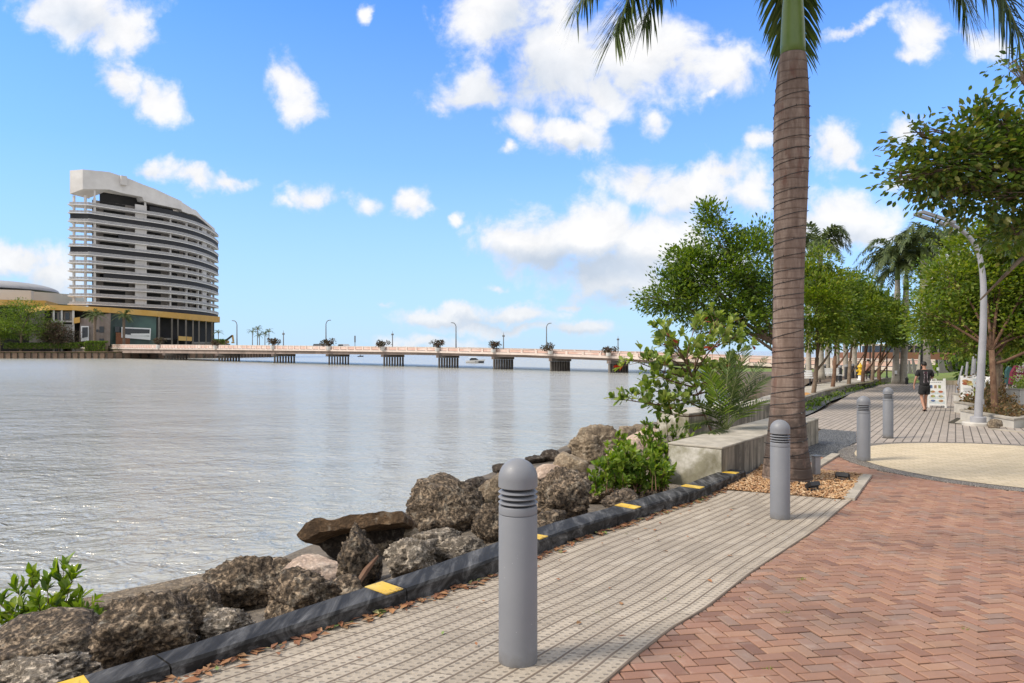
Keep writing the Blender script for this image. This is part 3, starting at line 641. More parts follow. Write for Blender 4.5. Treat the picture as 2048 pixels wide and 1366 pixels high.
for px, py in ((128, 1362), (765, 1176), (1088, 1076), (1266, 1014), (1391, 974), (1478, 947)):
    p = G(px, py, .13); p = G(px, py, kh(p.y)); i = min(range(1, K - 1), key=lambda i: ((A[i] + B[i]) / 2 - p).length); c = (A[i] + B[i]) / 2
    u = (A[i + 1] - A[i - 1]).normalized(); c = c + u * u.dot(p - c); n = (B[i] - A[i]); n.z = 0; n.normalize(); hw = .072; cw = kw(c.y) / 2 - .012
    mb = MB(); k1, k2 = random.uniform(-.006, .006), random.uniform(-.006, .006)
    Q = [c + u * (-hw + k1) - n * cw, c + u * (hw + k2) - n * cw, c + u * (hw - k1) + n * cw, c + u * (-hw - k2) + n * cw]
    for q in Q: q.z = c.z + .005 + (A[i + 1].z - A[i - 1].z) / (A[i + 1] - A[i - 1]).length * (q - c).dot(u)
    mb.add(Q + [q - Vector((0, 0, .008)) for q in Q], [(0, 1, 2, 3), (0, 1, 5, 4), (1, 2, 6, 5), (2, 3, 7, 6), (3, 0, 4, 7)]); mb.build('yellow_stripe', M['yellow_paint'], kt)

# ------------------------------------------------------------------ bollards
def bollard(loc, label, group='grey bollards'):
    t = thing('bollard', label, 'bollard', loc, group)
    MB().lathe([(.113, -.03), (.113, .006), (.104, .008)], 32, loc).build('base_plate', M['bollard_dark'], t, True)
    MB().lathe([(.1005, -.02), (.1, .785), (.0985, .788), (.096, .788), (.096, .79)], 40, loc).build('post', M['bollard'], t, True)
    MB().lathe([(.0985, .7915), (.1, .793), (.1, .826), (.097, .832), (.08, .834)], 40, loc).build('collar', M['bollard'], t, True)
    MB().lathe([(.074, .83), (.074, .935)], 28, loc).build('lamp_core', M['bollard_dark'], t, True)
    for k in range(3):
        z = .8445 + k * .0265
        MB().lathe([(.07, z + .006), (.101, z), (.102, z + .003), (.092, z + .0105), (.07, z + .015)], 40, loc).build('louvre_ring', M['bollard'], t, True)
    h0 = .925; prof = [(.07, h0 + .006), (.099, h0), (.1015, h0 + .003), (.1015, h0 + .045)] + [(.1015 * math.cos(a), h0 + .045 + .1015 * math.sin(a)) for a in [R(x) for x in (8, 18, 28, 38, 48, 58, 68, 78, 86)]] + [(.0004, h0 + .1465)]
    MB().lathe(prof, 40, loc).build('dome_cap', M['bollard'], t, True)
    return t
b1 = bollard(G(1036, 1331), 'nearest and largest grey bollard, standing on the beige studded paving')
for px, py, lb in ((1560, 1041, 'grey bollard standing in front of the royal palm trunk on the studded paving'), (1727, 924, 'grey bollard at the left edge of the yellow paving'), (1776, 876, 'farthest grey bollard, standing on grey pavers behind the yellow paving')):
    dup(b1, G(px, py), lb)

# ------------------------------------------------------------------ concrete benches
def bench(name, label, A, Bc, length, ztop, zbot, wd=None):
    """A left front corner, Bc right front corner (xy, top), runs away from us"""
    u = Vector((Bc.x - A.x, Bc.y - A.y, 0)); w = u.length; u.normalize(); v = Vector((-u.y, u.x, 0))
    t = thing(name, label, 'bench', Vector((A.x, A.y, zbot)))
    c = Vector((A.x, A.y, 0)) + u * w / 2 + v * length / 2; rz = math.atan2(u.y, u.x)
    MB().box((c.x, c.y, (ztop + zbot) / 2 - .012), (w, length, ztop - zbot - .024), rz, .008).build('body', M['conc_streak'], t)
    MB().box((c.x, c.y, ztop - .011), (w + .012, length + .012, .03), rz, .007).build('seat_slab', M['conc_top'], t)
    f = Vector((A.x, A.y, 0)) + u * w / 2 - v * .002
    MB().box((f.x, f.y, (ztop + zbot) / 2 - .016), (w - .012, .012, ztop - zbot - .036), rz, .003).build('end_face', M['conc'], t)
    return t
A_, B_ = at_z(1336.6, 885.5, .385), at_z(1444, 895, .385)
bench('concrete_bench', 'long low concrete bench in front, stained end face towards us, beside the palm trunk', A_, B_, 5.1, .385, -.2)
A2, B2 = at_z(1314, 822.5, .38), at_z(1378, 827, .38)
bench('concrete_bench', 'farther concrete bench half hidden behind the almond shrub at the water side', A2, B2, 5.5, .38, -.12)

# ------------------------------------------------------------------ rocks
def rock_mesh(w, h, dp, seed, facets=10, rough=.1, sub=4):
    rn = random.Random(seed); bm = bmesh.new(); bmesh.ops.create_icosphere(bm, subdivisions=sub, radius=1)
    pl = []
    for _ in range(facets):
        n = Vector((rn.gauss(0, 1), rn.gauss(0, 1), rn.gauss(0, .8))).normalized(); pl.append((n, rn.uniform(.55, .88)))
    o = Vector((rn.uniform(-50, 50), rn.uniform(-50, 50), rn.uniform(-50, 50)))
    for v in bm.verts:
        d = v.co.normalized(); r = 1.
        for n, k in pl:
            c = n.dot(d)
            if c > .05: r = min(r, k / c)
        r = r * .92 + .06
        p = d * 1.6 + o
        r += rough * (noise.noise(p) * 1.2 + noise.noise(p * 2.3) * .7 + abs(noise.noise(p * 5.1)) * .55 + noise.noise(p * 10) * .5 + noise.noise(p * 21) * .4 + (noise.noise(p * 40) * .3 if sub > 4 else 0) - 5. * max(0., .14 - abs(noise.noise(p * 6.3))) * max(0., .5 + noise.noise(p * 1.7)) - 2.5 * max(0., .16 - abs(noise.noise(p * 15.))))
        v.co = Vector((d.x * r * w / 2, d.y * r * dp / 2, d.z * r * h / 2))
    me = bpy.data.meshes.new('rock'); bm.to_mesh(me); bm.free(); return me
def rock(px, py, pw, ph, label, mat='rock', seed=0, rough=.11, rz=0., deep=.95, base=None, facets=11, group='boulders of the bank', sub=4, name='boulder'):
    foot = HB(px, base if base is not None else py + ph * .42); d = foot.y; k = d / F
    w, h = pw * k * 1.2, ph * k * 1.17; c = PX(px, py, d + w * .15)
    me = rock_mesh(w, h, max(w, h) * deep, seed, facets, rough, sub); o = link(name, me, M[mat], None, 'all', fix=False); o.location = c
    tag(o, label, 'boulder', group); return o
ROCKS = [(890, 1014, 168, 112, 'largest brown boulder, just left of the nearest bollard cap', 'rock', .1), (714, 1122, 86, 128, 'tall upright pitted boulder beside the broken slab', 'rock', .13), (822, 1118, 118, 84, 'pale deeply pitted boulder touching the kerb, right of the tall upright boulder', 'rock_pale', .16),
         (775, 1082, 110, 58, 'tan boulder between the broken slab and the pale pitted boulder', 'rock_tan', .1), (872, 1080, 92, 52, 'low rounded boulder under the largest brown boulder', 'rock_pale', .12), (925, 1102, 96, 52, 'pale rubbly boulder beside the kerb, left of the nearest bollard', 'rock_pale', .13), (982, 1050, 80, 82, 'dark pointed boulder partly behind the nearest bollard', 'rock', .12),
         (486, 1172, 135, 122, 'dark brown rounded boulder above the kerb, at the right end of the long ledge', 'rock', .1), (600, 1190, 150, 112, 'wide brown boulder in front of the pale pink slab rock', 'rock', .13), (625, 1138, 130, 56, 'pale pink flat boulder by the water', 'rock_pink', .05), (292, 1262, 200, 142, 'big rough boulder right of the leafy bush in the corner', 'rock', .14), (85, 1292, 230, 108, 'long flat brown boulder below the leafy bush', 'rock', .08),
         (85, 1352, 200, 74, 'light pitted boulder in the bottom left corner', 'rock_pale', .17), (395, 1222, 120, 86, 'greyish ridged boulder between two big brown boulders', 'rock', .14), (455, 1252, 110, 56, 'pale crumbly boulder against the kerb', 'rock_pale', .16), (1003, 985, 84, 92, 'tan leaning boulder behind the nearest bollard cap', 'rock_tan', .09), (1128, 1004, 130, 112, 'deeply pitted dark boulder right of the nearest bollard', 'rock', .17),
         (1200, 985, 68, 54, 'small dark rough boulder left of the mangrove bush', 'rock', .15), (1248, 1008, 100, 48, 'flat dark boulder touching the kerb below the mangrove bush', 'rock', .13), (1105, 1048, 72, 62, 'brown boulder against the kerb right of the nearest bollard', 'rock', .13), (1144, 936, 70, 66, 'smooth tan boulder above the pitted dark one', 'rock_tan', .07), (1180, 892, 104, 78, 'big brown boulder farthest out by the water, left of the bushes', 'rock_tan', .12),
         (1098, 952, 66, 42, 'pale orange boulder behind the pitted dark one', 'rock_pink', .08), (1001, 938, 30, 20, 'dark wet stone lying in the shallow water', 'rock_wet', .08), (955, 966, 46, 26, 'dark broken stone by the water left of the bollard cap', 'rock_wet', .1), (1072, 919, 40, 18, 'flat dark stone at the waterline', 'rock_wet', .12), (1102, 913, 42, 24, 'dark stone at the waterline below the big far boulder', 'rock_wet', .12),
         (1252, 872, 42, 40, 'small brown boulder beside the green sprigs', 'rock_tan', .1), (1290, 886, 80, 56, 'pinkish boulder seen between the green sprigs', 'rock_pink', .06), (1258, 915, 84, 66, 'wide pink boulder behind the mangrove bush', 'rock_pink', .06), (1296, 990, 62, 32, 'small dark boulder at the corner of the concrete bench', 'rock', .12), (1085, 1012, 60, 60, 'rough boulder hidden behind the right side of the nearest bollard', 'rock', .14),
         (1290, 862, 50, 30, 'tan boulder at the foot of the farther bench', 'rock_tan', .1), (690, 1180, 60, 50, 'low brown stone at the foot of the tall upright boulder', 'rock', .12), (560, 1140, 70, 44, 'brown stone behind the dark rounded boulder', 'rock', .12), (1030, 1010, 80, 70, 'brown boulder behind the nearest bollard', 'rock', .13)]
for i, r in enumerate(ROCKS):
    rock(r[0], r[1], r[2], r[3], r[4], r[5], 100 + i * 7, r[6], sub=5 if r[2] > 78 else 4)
rr = random.Random(5)
for i in range(150):                                    # small stones between
    k = rr.randint(14, 64); u = rr.uniform(.05, 1.02); a, b = top[k], shore[k]; p = a.lerp(b, u); h = BVH.ray_cast(Vector((p.x, p.y, 5)), Vector((0, 0, -1)))[0]
    if h is None: continue
    s = rr.uniform(.1, .24) if i < 60 else rr.uniform(.16, .42); me = rock_mesh(s * 1.3, s * .8, s, 900 + i, 6, .12, 3); o = link('small_stone', me, M[rr.choice(['rock', 'rock', 'rock_pale', 'rock_tan']) if u < .8 else 'rock_wet'], None, 'all', fix=False)
    o.location = h + Vector((0, 0, s * .12)); o.rotation_euler = (0, 0, rr.uniform(0, 6)); tag(o, 'small stone lying between the boulders of the bank', 'stone', 'small stones between the boulders')
# broken concrete slab tilted on the rocks: overhanging top plate with a thick stem under it
t0 = HB(715, 1128); ds = t0.y + .12
def slabpt(x, y, dd=0.): return PX(x, y, ds + dd)
st = thing('broken_slab', 'broken brown concrete slab jutting out over the water with a dark hollow under it', 'concrete slab', slabpt(700, 1110))
out = [(591, 1071), (612, 1046), (640, 1036), (662, 1038), (700, 1029), (745, 1026), (772, 1022), (803, 1021), (809, 1032), (806, 1044), (770, 1049), (725, 1054), (680, 1056), (640, 1066), (618, 1078), (600, 1081)]
def extrude_px(poly, d0, d1, jit=0.):
    mb = MB(); n = len(poly); f = [PX(x, y, d0) for x, y in poly]; b = [PX(x, y, d0) + Vector((0, d1 - d0, -.36 * (d1 - d0))) for x, y in poly]
    mb.add(f + b, [tuple(range(n)), tuple(range(2 * n - 1, n - 1, -1))] + [(i, (i + 1) % n, n + (i + 1) % n, n + i) for i in range(n)]); return mb
o = extrude_px(out, ds - .25, ds + .9).build('top_plate', M['slab_brown'], st)
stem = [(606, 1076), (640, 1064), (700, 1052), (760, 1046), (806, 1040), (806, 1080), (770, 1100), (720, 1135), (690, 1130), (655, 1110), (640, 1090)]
extrude_px(stem, ds + .3, ds + 1.).build('stem', M['rock_wet'], st)  # near-black wet rock colour also stands in for the hollow's shade
for o in st.children:
    bm = bmesh.new(); bm.from_mesh(o.data); bmesh.ops.triangulate(bm, faces=bm.faces); bmesh.ops.subdivide_edges(bm, edges=bm.edges, cuts=4, use_grid_fill=True)
    for v in bm.verts:
        q = v.co * 4; v.co += Vector((noise.noise(q), noise.noise(q + Vector((9, 0, 0))), noise.noise(q + Vector((0, 9, 0))))) * .03 + Vector((0, 0, noise.noise(q * 3) * .014))
    bm.to_mesh(o.data); bm.free()
# the long flat ledge by the water at left
lt = [HB(180, 1214), HB(330, 1178), HB(470, 1152)]; L0, L1 = at_z(150, 1222, -1.12), at_z(455, 1157, -1.12)
mb = MB(); u = (L1 - L0).normalized(); n = Vector((-u.y, u.x, 0)); pts = []
for i in range(15):
    p = L0.lerp(L1, i / 14); j = noise.noise(p * 3) * .05
    pts.append([p + Vector((0, 0, -.3)), p + n * (.02 + j) + Vector((0, 0, -.02)), p + n * (.04 + j), p + n * (.36 + j * .6) + Vector((0, 0, .012)), p + n * (.4 + j) + Vector((0, 0, -.25))])
mb.add([q for r in pts for q in r], [(i * 5 + k, (i + 1) * 5 + k, (i + 1) * 5 + k + 1, i * 5 + k + 1) for i in range(14) for k in range(4)] + [(0, 1, 2, 3, 4), (74, 73, 72, 71, 70)])
tag(mb.build('stone_ledge', M['rock_tan']), 'long straight sand coloured stone ledge at the waterline', 'ledge')
# two rusty rods / dead frond lying on the rocks
p = HB(722, 1190); mb = MB(); q0, q1 = PX(706, 1182, p.y - .1), PX(756, 1112, p.y + .25); mb.tube([q0, q0.lerp(q1, .5) + Vector((0, 0, .02)), q1], [.022, .03, .012], 6)
tag(mb.build('dead_frond', M['bark_red'], None, True), 'dry brown palm frond stem leaning between two boulders at the kerb', 'frond')
# ------------------------------------------------------------------ leaves
OVAL = ([(0, 0, 0), (.35, .5, .06), (.72, .42, .05), (1, 0, -.04), (.72, -.42, .05), (.35, -.5, .06)], [(0, 1, 2, 3), (0, 3, 4, 5)])
OBOV = ([(0, 0, 0), (.3, .22, .04), (.68, .5, .08), (.93, .3, .05), (1, 0, 0), (.93, -.3, .05), (.68, -.5, .08), (.3, -.22, .04)], [(0, 1, 2, 3, 4), (0, 4, 5, 6, 7)])
DIAM = ([(0, 0, 0), (.5, .5, .05), (1, 0, 0), (.5, -.5, .05)], [(0, 1, 2, 3)])
def unit(a): return a / np.maximum(1e-9, np.linalg.norm(a, axis=1, keepdims=True))
def leaves(name, P, D, U, L, Wd, shape, mat, parent):
    P = np.asarray(P, float); D = unit(np.asarray(D, float)); U = np.asarray(U, float); n = len(P)
    S = unit(np.cross(D, U)); U = np.cross(S, D); o, fs = shape; k = len(o); L = np.broadcast_to(L, n)[:, None]; Wd = np.broadcast_to(Wd, n)[:, None]
    V = np.empty((n, k, 3))
    for i, (u, v, w) in enumerate(o): V[:, i] = P + D * L * u + S * Wd * v + U * L * w
    off = np.array(origin(parent)) if parent is not None else np.zeros(3); V -= off
    me = bpy.data.meshes.new(name); me.vertices.add(n * k); me.vertices.foreach_set('co', V.reshape(-1).astype(np.float32))
    li = np.concatenate([np.array(f) for f in fs]); cnt = np.array([len(f) for f in fs])
    idx = (np.arange(n)[:, None] * k + li[None]).reshape(-1); tot = np.tile(cnt, n); st = np.concatenate(([0], np.cumsum(tot)[:-1]))
    me.loops.add(len(idx)); me.loops.foreach_set('vertex_index', idx.astype(np.int32))
    me.polygons.add(len(tot)); me.polygons.foreach_set('loop_start', st.astype(np.int32))
    try: me.polygons.foreach_set('loop_total', tot.astype(np.int32))
    except Exception: pass
    me.update(calc_edges=True); me.validate(); return link(name, me, mat, parent, False, fix=False)
def rdir(n, up=.0):
    v = RNG.normal(size=(n, 3)); v = unit(v); v[:, 2] += up; return unit(v)
def crown_points(blobs, twigs, per, spread, hollow=.35, flat=1.):
    """leaf positions gathered in clumps at twig tips scattered through ellipsoids"""
    P = []; D = []; T = []; tot = sum(b[3] * b[4] * b[5] for b in blobs) ** 1.
    wts = np.array([(b[3] * b[4] * b[5]) ** .72 for b in blobs]); wts /= wts.sum()
    for b, w in zip(blobs, wts):
        m = max(3, int(twigs * w)); d = rdir(m); r = (hollow + (1 - hollow) * RNG.random(m)) ** .7
        d = d * r[:, None]; tips = np.array(b[:3]) + d * np.array(b[3:6]); T.append(tips)
        for tp, dd in zip(tips, d):
            k = max(3, int(per * RNG.uniform(.45, 1.5))); s = spread * RNG.uniform(.6, 1.35)
            q = np.clip(RNG.normal(size=(k, 3)), -1.7, 1.7) * s * np.array([1, 1, .62 * flat]); P.append(tp + q); D.append(unit(q * .8 + dd * .6 + RNG.normal(size=(k, 3)) * s * .8 + np.array([0, 0, .15 * s])))
    return np.concatenate(P), np.concatenate(D), np.concatenate(T)
def limbs(mb, top, blobs, r0, tips=None, ntw=10, seed=1):
    rn = random.Random(seed); top = Vector(top)
    for b in blobs:
        c = Vector(b[:3]); m = top.lerp(c, .5) + Vector((rn.uniform(-.15, .15), rn.uniform(-.15, .15), rn.uniform(.1, .42))) * (c - top).length * .5
        pts = [top.lerp(m, t) * (1 - t) + m.lerp(c, t) * t for t in (0, .25, .5, .75, 1)]; mb.tube(pts, [r0, r0 * .8, r0 * .62, r0 * .45, r0 * .25], 6)
        for _ in range(ntw):
            d = Vector((rn.gauss(0, 1), rn.gauss(0, 1), rn.gauss(.2, 1))).normalized(); e = c + Vector((d.x * b[3], d.y * b[4], d.z * b[5])) * rn.uniform(.55, .98)
            s = pts[rn.choice((2, 3, 3, 4))]; mb.tube([s, s.lerp(e, .5) + Vector((0, 0, rn.uniform(-.08, .12))), e], [r0 * .26, r0 * .16, r0 * .07], 4, False)
def tree(label, base, fork, blobs, twigs, per, spread, L, Wd, leaf, bark, r0, name='street_tree', cat='tree', group=None, shape=DIAM, hollow=.35, extra=None, seed=1, ntw=9, bend=0., droop=0.):
    base = Vector(base); fork = Vector(fork); t = thing(name, label, cat, base, group); mb = MB()
    m = base.lerp(fork, .5) + Vector((bend, 0, 0)); pts = [base - Vector((0, 0, .1)), base + Vector((0, 0, .06)), base.lerp(m, .5), m, fork]
    mb.tube(pts, [r0 * 1.45, r0 * 1.2, r0, r0 * .95, r0 * .85], 10); limbs(mb, fork, blobs, r0 * .62, ntw=ntw, seed=seed)
    for e in extra or []: mb.tube(e[0], e[1], 7)
    mb.build('trunk', M[bark], t, 'all')
    P, D, T = crown_points(blobs, twigs, per, spread, hollow); n = len(P); D[:, 2] -= droop
    U = RNG.normal(size=(n, 3)) * .55 + np.array([0, 0, 1.]); s = RNG.uniform(.65, 1.25, n)
    leaves('crown', P, D, U, L * s, Wd * s, shape, M[leaf], t); return t
def B(px, py, d, rx, ry, rd=None):                     # a crown lobe measured in the photo's pixels
    c = PX(px, py, d); k = d / F; return (c.x, c.y, c.z, rx * k, (rd if rd else (rx + ry) / 2) * k, ry * k)

# ------------------------------------------------------------------ palm fronds
def frond(mb_r, P, D, U, Ls, ctrl, n, ll, plum=.5, droopy=.5, r=.02, seed=0, tip=.35, start=.1, tp=(.18, .8)):
    rn = random.Random(seed); a, b, c = [Vector(x) for x in ctrl]; pts = []
    for i in range(13):
        t = i / 12; pts.append(a.lerp(b, t).lerp(b.lerp(c, t), t))
    mb_r.tube(pts, [r * (1 - .85 * i / 12) for i in range(13)], 5)
    for i in range(n):
        t = start + (1 - start) * (i + rn.random() * .6) / n; p = a.lerp(b, t).lerp(b.lerp(c, t), t); tg = ((b - a) * (1 - t) + (c - b) * t).normalized()
        sd = tg.cross(Vector((0, 0, 1)));
        if sd.length < .1: sd = Vector((1, 0, 0))
        sd.normalize(); up = sd.cross(tg).normalized(); ln = ll * (math.sin(PI * min(1, tp[0] + t * tp[1])) ** .6) * rn.uniform(.85, 1.1)
        for s in (-1, 1):
            q = rn.uniform(-plum, plum); d = (sd * s * math.cos(q) + up * (math.sin(q) + .12) + tg * (.45 + tip * t * 2)).normalized()
            P.append(p); D.append(d); U.append(up + sd * s * .2); Ls.append((ln, droopy * rn.uniform(.6, 1.3)))
def leaflets(name, P, D, U, Ls, wd, mat, parent):
    P = np.array([tuple(p) for p in P]); D = unit(np.array([tuple(d) for d in D])); U = np.array([tuple(u) for u in U]); L = np.array([l[0] for l in Ls])[:, None]; dr = np.array([l[1] for l in Ls])[:, None]
    n = len(P); S = unit(np.cross(D, U)); g = np.array([0, 0, -1.]); V = np.empty((n, 7, 3)); w = wd * np.clip(L / L.max(), .5, 1)
    def at(t): return P + D * L * t * (1 - .25 * dr * t) + g * L * dr * t * t * .75
    V[:, 0] = at(0) + S * w * .25; V[:, 1] = at(0) - S * w * .25; V[:, 2] = at(.35) + S * w * .5; V[:, 3] = at(.35) - S * w * .5; V[:, 4] = at(.72) + S * w * .36; V[:, 5] = at(.72) - S * w * .36; V[:, 6] = at(1.)
    V -= np.array(origin(parent)); fs = [(0, 2, 3, 1), (2, 4, 5, 3), (4, 6, 5)]; me = bpy.data.meshes.new(name)
    idx = (np.arange(n)[:, None] * 7 + np.concatenate([np.array(f) for f in fs])[None]).reshape(-1); tot = np.tile(np.array([4, 4, 3]), n); st = np.concatenate(([0], np.cumsum(tot)[:-1]))
    me.vertices.add(n * 7); me.vertices.foreach_set('co', V.reshape(-1).astype(np.float32)); me.loops.add(len(idx)); me.loops.foreach_set('vertex_index', idx.astype(np.int32)); me.polygons.add(len(tot)); me.polygons.foreach_set('loop_start', st.astype(np.int32))
    try: me.polygons.foreach_set('loop_total', tot.astype(np.int32))
    except Exception: pass
    me.update(calc_edges=True); me.validate(); return link(name, me, mat, parent, False, fix=False)

# ------------------------------------------------------------------ the big royal palm in front
dp = PC.y; rp = thing('royal_palm', 'big royal palm in front with ringed trunk, green crownshaft and hanging fronds', 'palm tree', PC)
prof = [(965, 1574, 50), (950, 1574, 47), (925, 1573.5, 44), (890, 1573.5, 39), (850, 1574, 35), (800, 1575, 32), (740, 1575.5, 30), (660, 1576, 28.7), (560, 1577, 28.7), (480, 1579, 30), (400, 1581, 31.5), (320, 1582, 33.3), (250, 1582.5, 33.8), (190, 1584, 31.5), (150, 1584.5, 29), (125, 1585, 27), (110, 1585.5, 24.5)]
tp = [PX(x, y, dp) for y, x, w in prof]; tr = [w * dp / F for y, x, w in prof]; tp.insert(0, tp[0] - Vector((0, 0, .25))); tr.insert(0, tr[0] * 1.05)
mb = MB(); mb.tube(smooth_poly(tp, 2), [v.x for v in smooth_poly([Vector((r, 0, 0)) for r in tr], 2)], 36); mb.build('trunk', M['palm_trunk'], rp, 'all')
cs = [(113, 1585.5, 23.2), (90, 1585.5, 23.6), (50, 1585.5, 22), (10, 1585.5, 19.5), (-50, 1586, 15.5), (-110, 1586, 10)]
mb = MB(); mb.tube([PX(x, y, dp) for y, x, w in cs], [w * dp / F for y, x, w in cs], 28); mb.build('crownshaft', M['crownshaft'], rp, 'all')
C0 = PX(1586, -90, dp); k = 0; UPF = Vector((0, 0, .17))
for b, c, n_, dr in [((1.5, 8.3, 7.3), (.75, 8., 5.5), 130, .45), ((1.9, 8.4, 7.4), (1.2, 8., 5.22), 130, .45), ((2.3, 8.5, 7.6), (1.6, 8.2, 5.5), 110, .6), ((4.2, 10.9, 8.6), (4.75, 11.9, 6.75), 95, .5), ((4.5, 10.9, 8.6), (5.1, 12.0, 6.8), 95, .5), ((5.0, 8.3, 7.5), (5.34, 8., 5.5), 110, .6), ((5.4, 8.2, 7.5), (5.95, 8., 5.22), 120, .6), ((5.9, 8.2, 7.6), (6.5, 8., 5.4), 100, .6), ((3.5, 7.6, 8.6), (3.3, 5.6, 8.4), 70, .4)]:
    P, D, U, Ls = [], [], [], []; mr = MB(); frond(mr, P, D, U, Ls, (C0, Vector(b) + UPF, Vector(c) + UPF), int(n_ * 1.3), .66, .55, dr, .03, k, .5, tp=(.15, .66)); k += 1
    f = mr.build('frond', M['rachis'], rp, 'all'); leaflets('leaflets', P, D, U, Ls, .043, M['frond'], f)
# wire of tiny lights wound round the trunk
sl = thing('string_lights', 'dark wire of tiny lights wound round the royal palm trunk', 'string lights', tp[3]); pts = []; nt_ = 29; zs = [p.z for p in tp]
def trunk_at(z):
    for i in range(1, len(tp)):
        if z <= tp[i].z:
            t = (z - tp[i - 1].z) / (tp[i].z - tp[i - 1].z); return tp[i - 1].lerp(tp[i], t), lerp(tr[i - 1], tr[i], t)
    return tp[-1], tr[-1]
rn = random.Random(3); z0, z1 = PX(0, 925, dp).z, PX(0, 165, dp).z; bulbs = MB(); off = [rn.uniform(-.035, .035) for _ in range(nt_ + 2)]; tilt = [rn.uniform(-.008, .016) for _ in range(nt_ + 2)]
for i in range(nt_ * 22):
    a = 2 * PI * i / 22; k = i // 22; f = (i % 22) / 22; z = z0 + (z1 - z0) * i / (nt_ * 22) + lerp(off[k], off[k + 1], f) + math.cos(a + .6) * tilt[k] + rn.uniform(-.003, .003); c, r = trunk_at(z)
    p = Vector((c.x + math.cos(a) * (r + .006), c.y + math.sin(a) * (r + .006), z)); pts.append(p)
    if i % 4 == 0: e = (p - c); e.z = 0; e.normalize(); bulbs.tube([p, p + e * .022 + Vector((0, 0, rn.uniform(-.02, .025)))], [.0045, .003], 4)
mb = MB(); mb.tube(pts, .0044, 4, False); mb.build('wire', M['black'], sl); bulbs.build('bulbs', M['black'], sl)

# ------------------------------------------------------------------ shrubs by the water
def stems(label, name, cat, polys, depth0, leaf, L, Wd, shape, r0, per_tip=9, every=.14, jit=.03, tilt=.5, group=None, offs=4, offl=.18, red=0, seed=2, base=None):
    """woody shrub: branch lines in photo pixels with a depth each; rosettes of leaves along their outer parts"""
    rn = random.Random(seed); base = base or PX(*polys[0][0][:2], depth0 + polys[0][0][2]); t = thing(name, label, cat, base, group); mb = MB(); P = []; D = []; U = []; reds = ([], [], [])
    for pl in polys:
        pts = smooth_poly([PX(x, y, depth0 + dd) for x, y, dd in pl], 2); n = len(pts); rs = [r0 * (1 - .8 * i / (n - 1)) for i in range(n)]; mb.tube(pts, rs, 6)
        tot = sum((pts[i + 1] - pts[i]).length for i in range(n - 1)); m = max(2, int(tot / every)); rp_ = resample(pts, m + 1)
        tips = [(rp_[-1], (rp_[-1] - rp_[-2]).normalized())]
        for i in range(max(1, int(m * .3)), m):
            for _ in range(rn.choice((1, 1, 2)) if offs else 0):
                tg = (rp_[i + 1] - rp_[i]).normalized(); d = (tg * .6 + Vector((rn.gauss(0, .7), rn.gauss(0, .7), rn.gauss(.35, .5)))).normalized(); e = rp_[i] + d * offl * rn.uniform(.4, 1.3)
                mb.tube([rp_[i], e], [rs[-1] * 1.3, rs[-1] * .6], 4, False); tips.append((e, d))
        for e, d in tips:
            q = rn.randint(int(per_tip * .6), int(per_tip * 1.3)); isred = rn.random() < red
            for j in range(q):
                a = rn.uniform(0, 2 * PI); s = d.orthogonal().normalized(); s2 = d.cross(s); rad = (s * math.cos(a) + s2 * math.sin(a)); dd = (rad * rn.uniform(.4, 1.1) + d * rn.uniform(.2, 1.) + Vector((0, 0, tilt * rn.uniform(0, 1.2)))).normalized()
                tgt = reds if (isred and j < 2) else (P, D, U); tgt[0].append(e - d * rn.uniform(0, .06)); tgt[1].append(dd if tgt is not reds else (dd + Vector((0, 0, -.9)))); tgt[2].append(d + Vector((0, 0, .6)))
    mb.build('stems', M['bark_red'], t, 'all'); n = len(P); s = RNG.uniform(.6, 1.2, n)
    leaves('foliage', P, D, [tuple(u) for u in U], L * s, Wd * s, shape, M[leaf], t)
    if reds[0]: leaves('red_leaves', reds[0], reds[1], [tuple(u) for u in reds[2]], L * .95, Wd * .9, shape, M['leaf_red'], t)
    return t
SA = 12.3
stems('loose almond shrub with big bright leaves, a few red, leaning over the water', 'almond_shrub', 'shrub',
      [[(1425, 868, 0), (1408, 830, 0), (1395, 790, 0), (1385, 755, 0)], [(1385, 755, 0), (1368, 718, -.1), (1335, 672, -.2), (1312, 655, -.3)], [(1385, 755, 0), (1400, 705, .1), (1422, 660, .2), (1440, 632, .1)], [(1385, 758, 0), (1345, 748, -.2), (1300, 735, -.4), (1262, 716, -.5)],
       [(1398, 800, 0), (1345, 812, -.3), (1290, 806, -.6), (1240, 798, -.8)], [(1395, 790, 0), (1340, 790, -.1), (1298, 778, -.3), (1275, 790, -.3)], [(1402, 705, .1), (1440, 690, .2), (1478, 668, .2)], [(1368, 718, 0), (1356, 690, .1), (1340, 690, 0), (1320, 690, -.1)], [(1420, 665, .2), (1445, 655, .1), (1468, 640, .2)],
       [(1408, 830, 0), (1360, 834, -.2), (1320, 822, -.4)], [(1388, 760, 0), (1420, 740, .3), (1455, 722, .4)], [(1385, 755, 0), (1372, 725, -.3), (1378, 690, -.4), (1390, 655, -.4)], [(1390, 770, 0), (1430, 760, .3), (1462, 748, .5)], [(1385, 755, .2), (1350, 720, .3), (1300, 705, .3)], [(1395, 790, .2), (1440, 735, .5), (1490, 700, .6)], [(1385, 755, .1), (1405, 720, -.3), (1430, 690, -.5), (1452, 668, -.5)], [(1385, 755, .3), (1395, 700, .5), (1405, 650, .6)], [(1370, 720, .1), (1350, 705, .4), (1325, 668, .5)], [(1390, 775, -.1), (1350, 765, -.5), (1318, 752, -.6)], [(1390, 790, .3), (1425, 780, .6), (1445, 770, .7)], [(1400, 815, 0), (1370, 800, -.4), (1335, 800, -.6)]], SA, 'leaf_shrub', .15, .082, OBOV, .02, 9, .085, red=.055, offl=.27, tilt=.55)
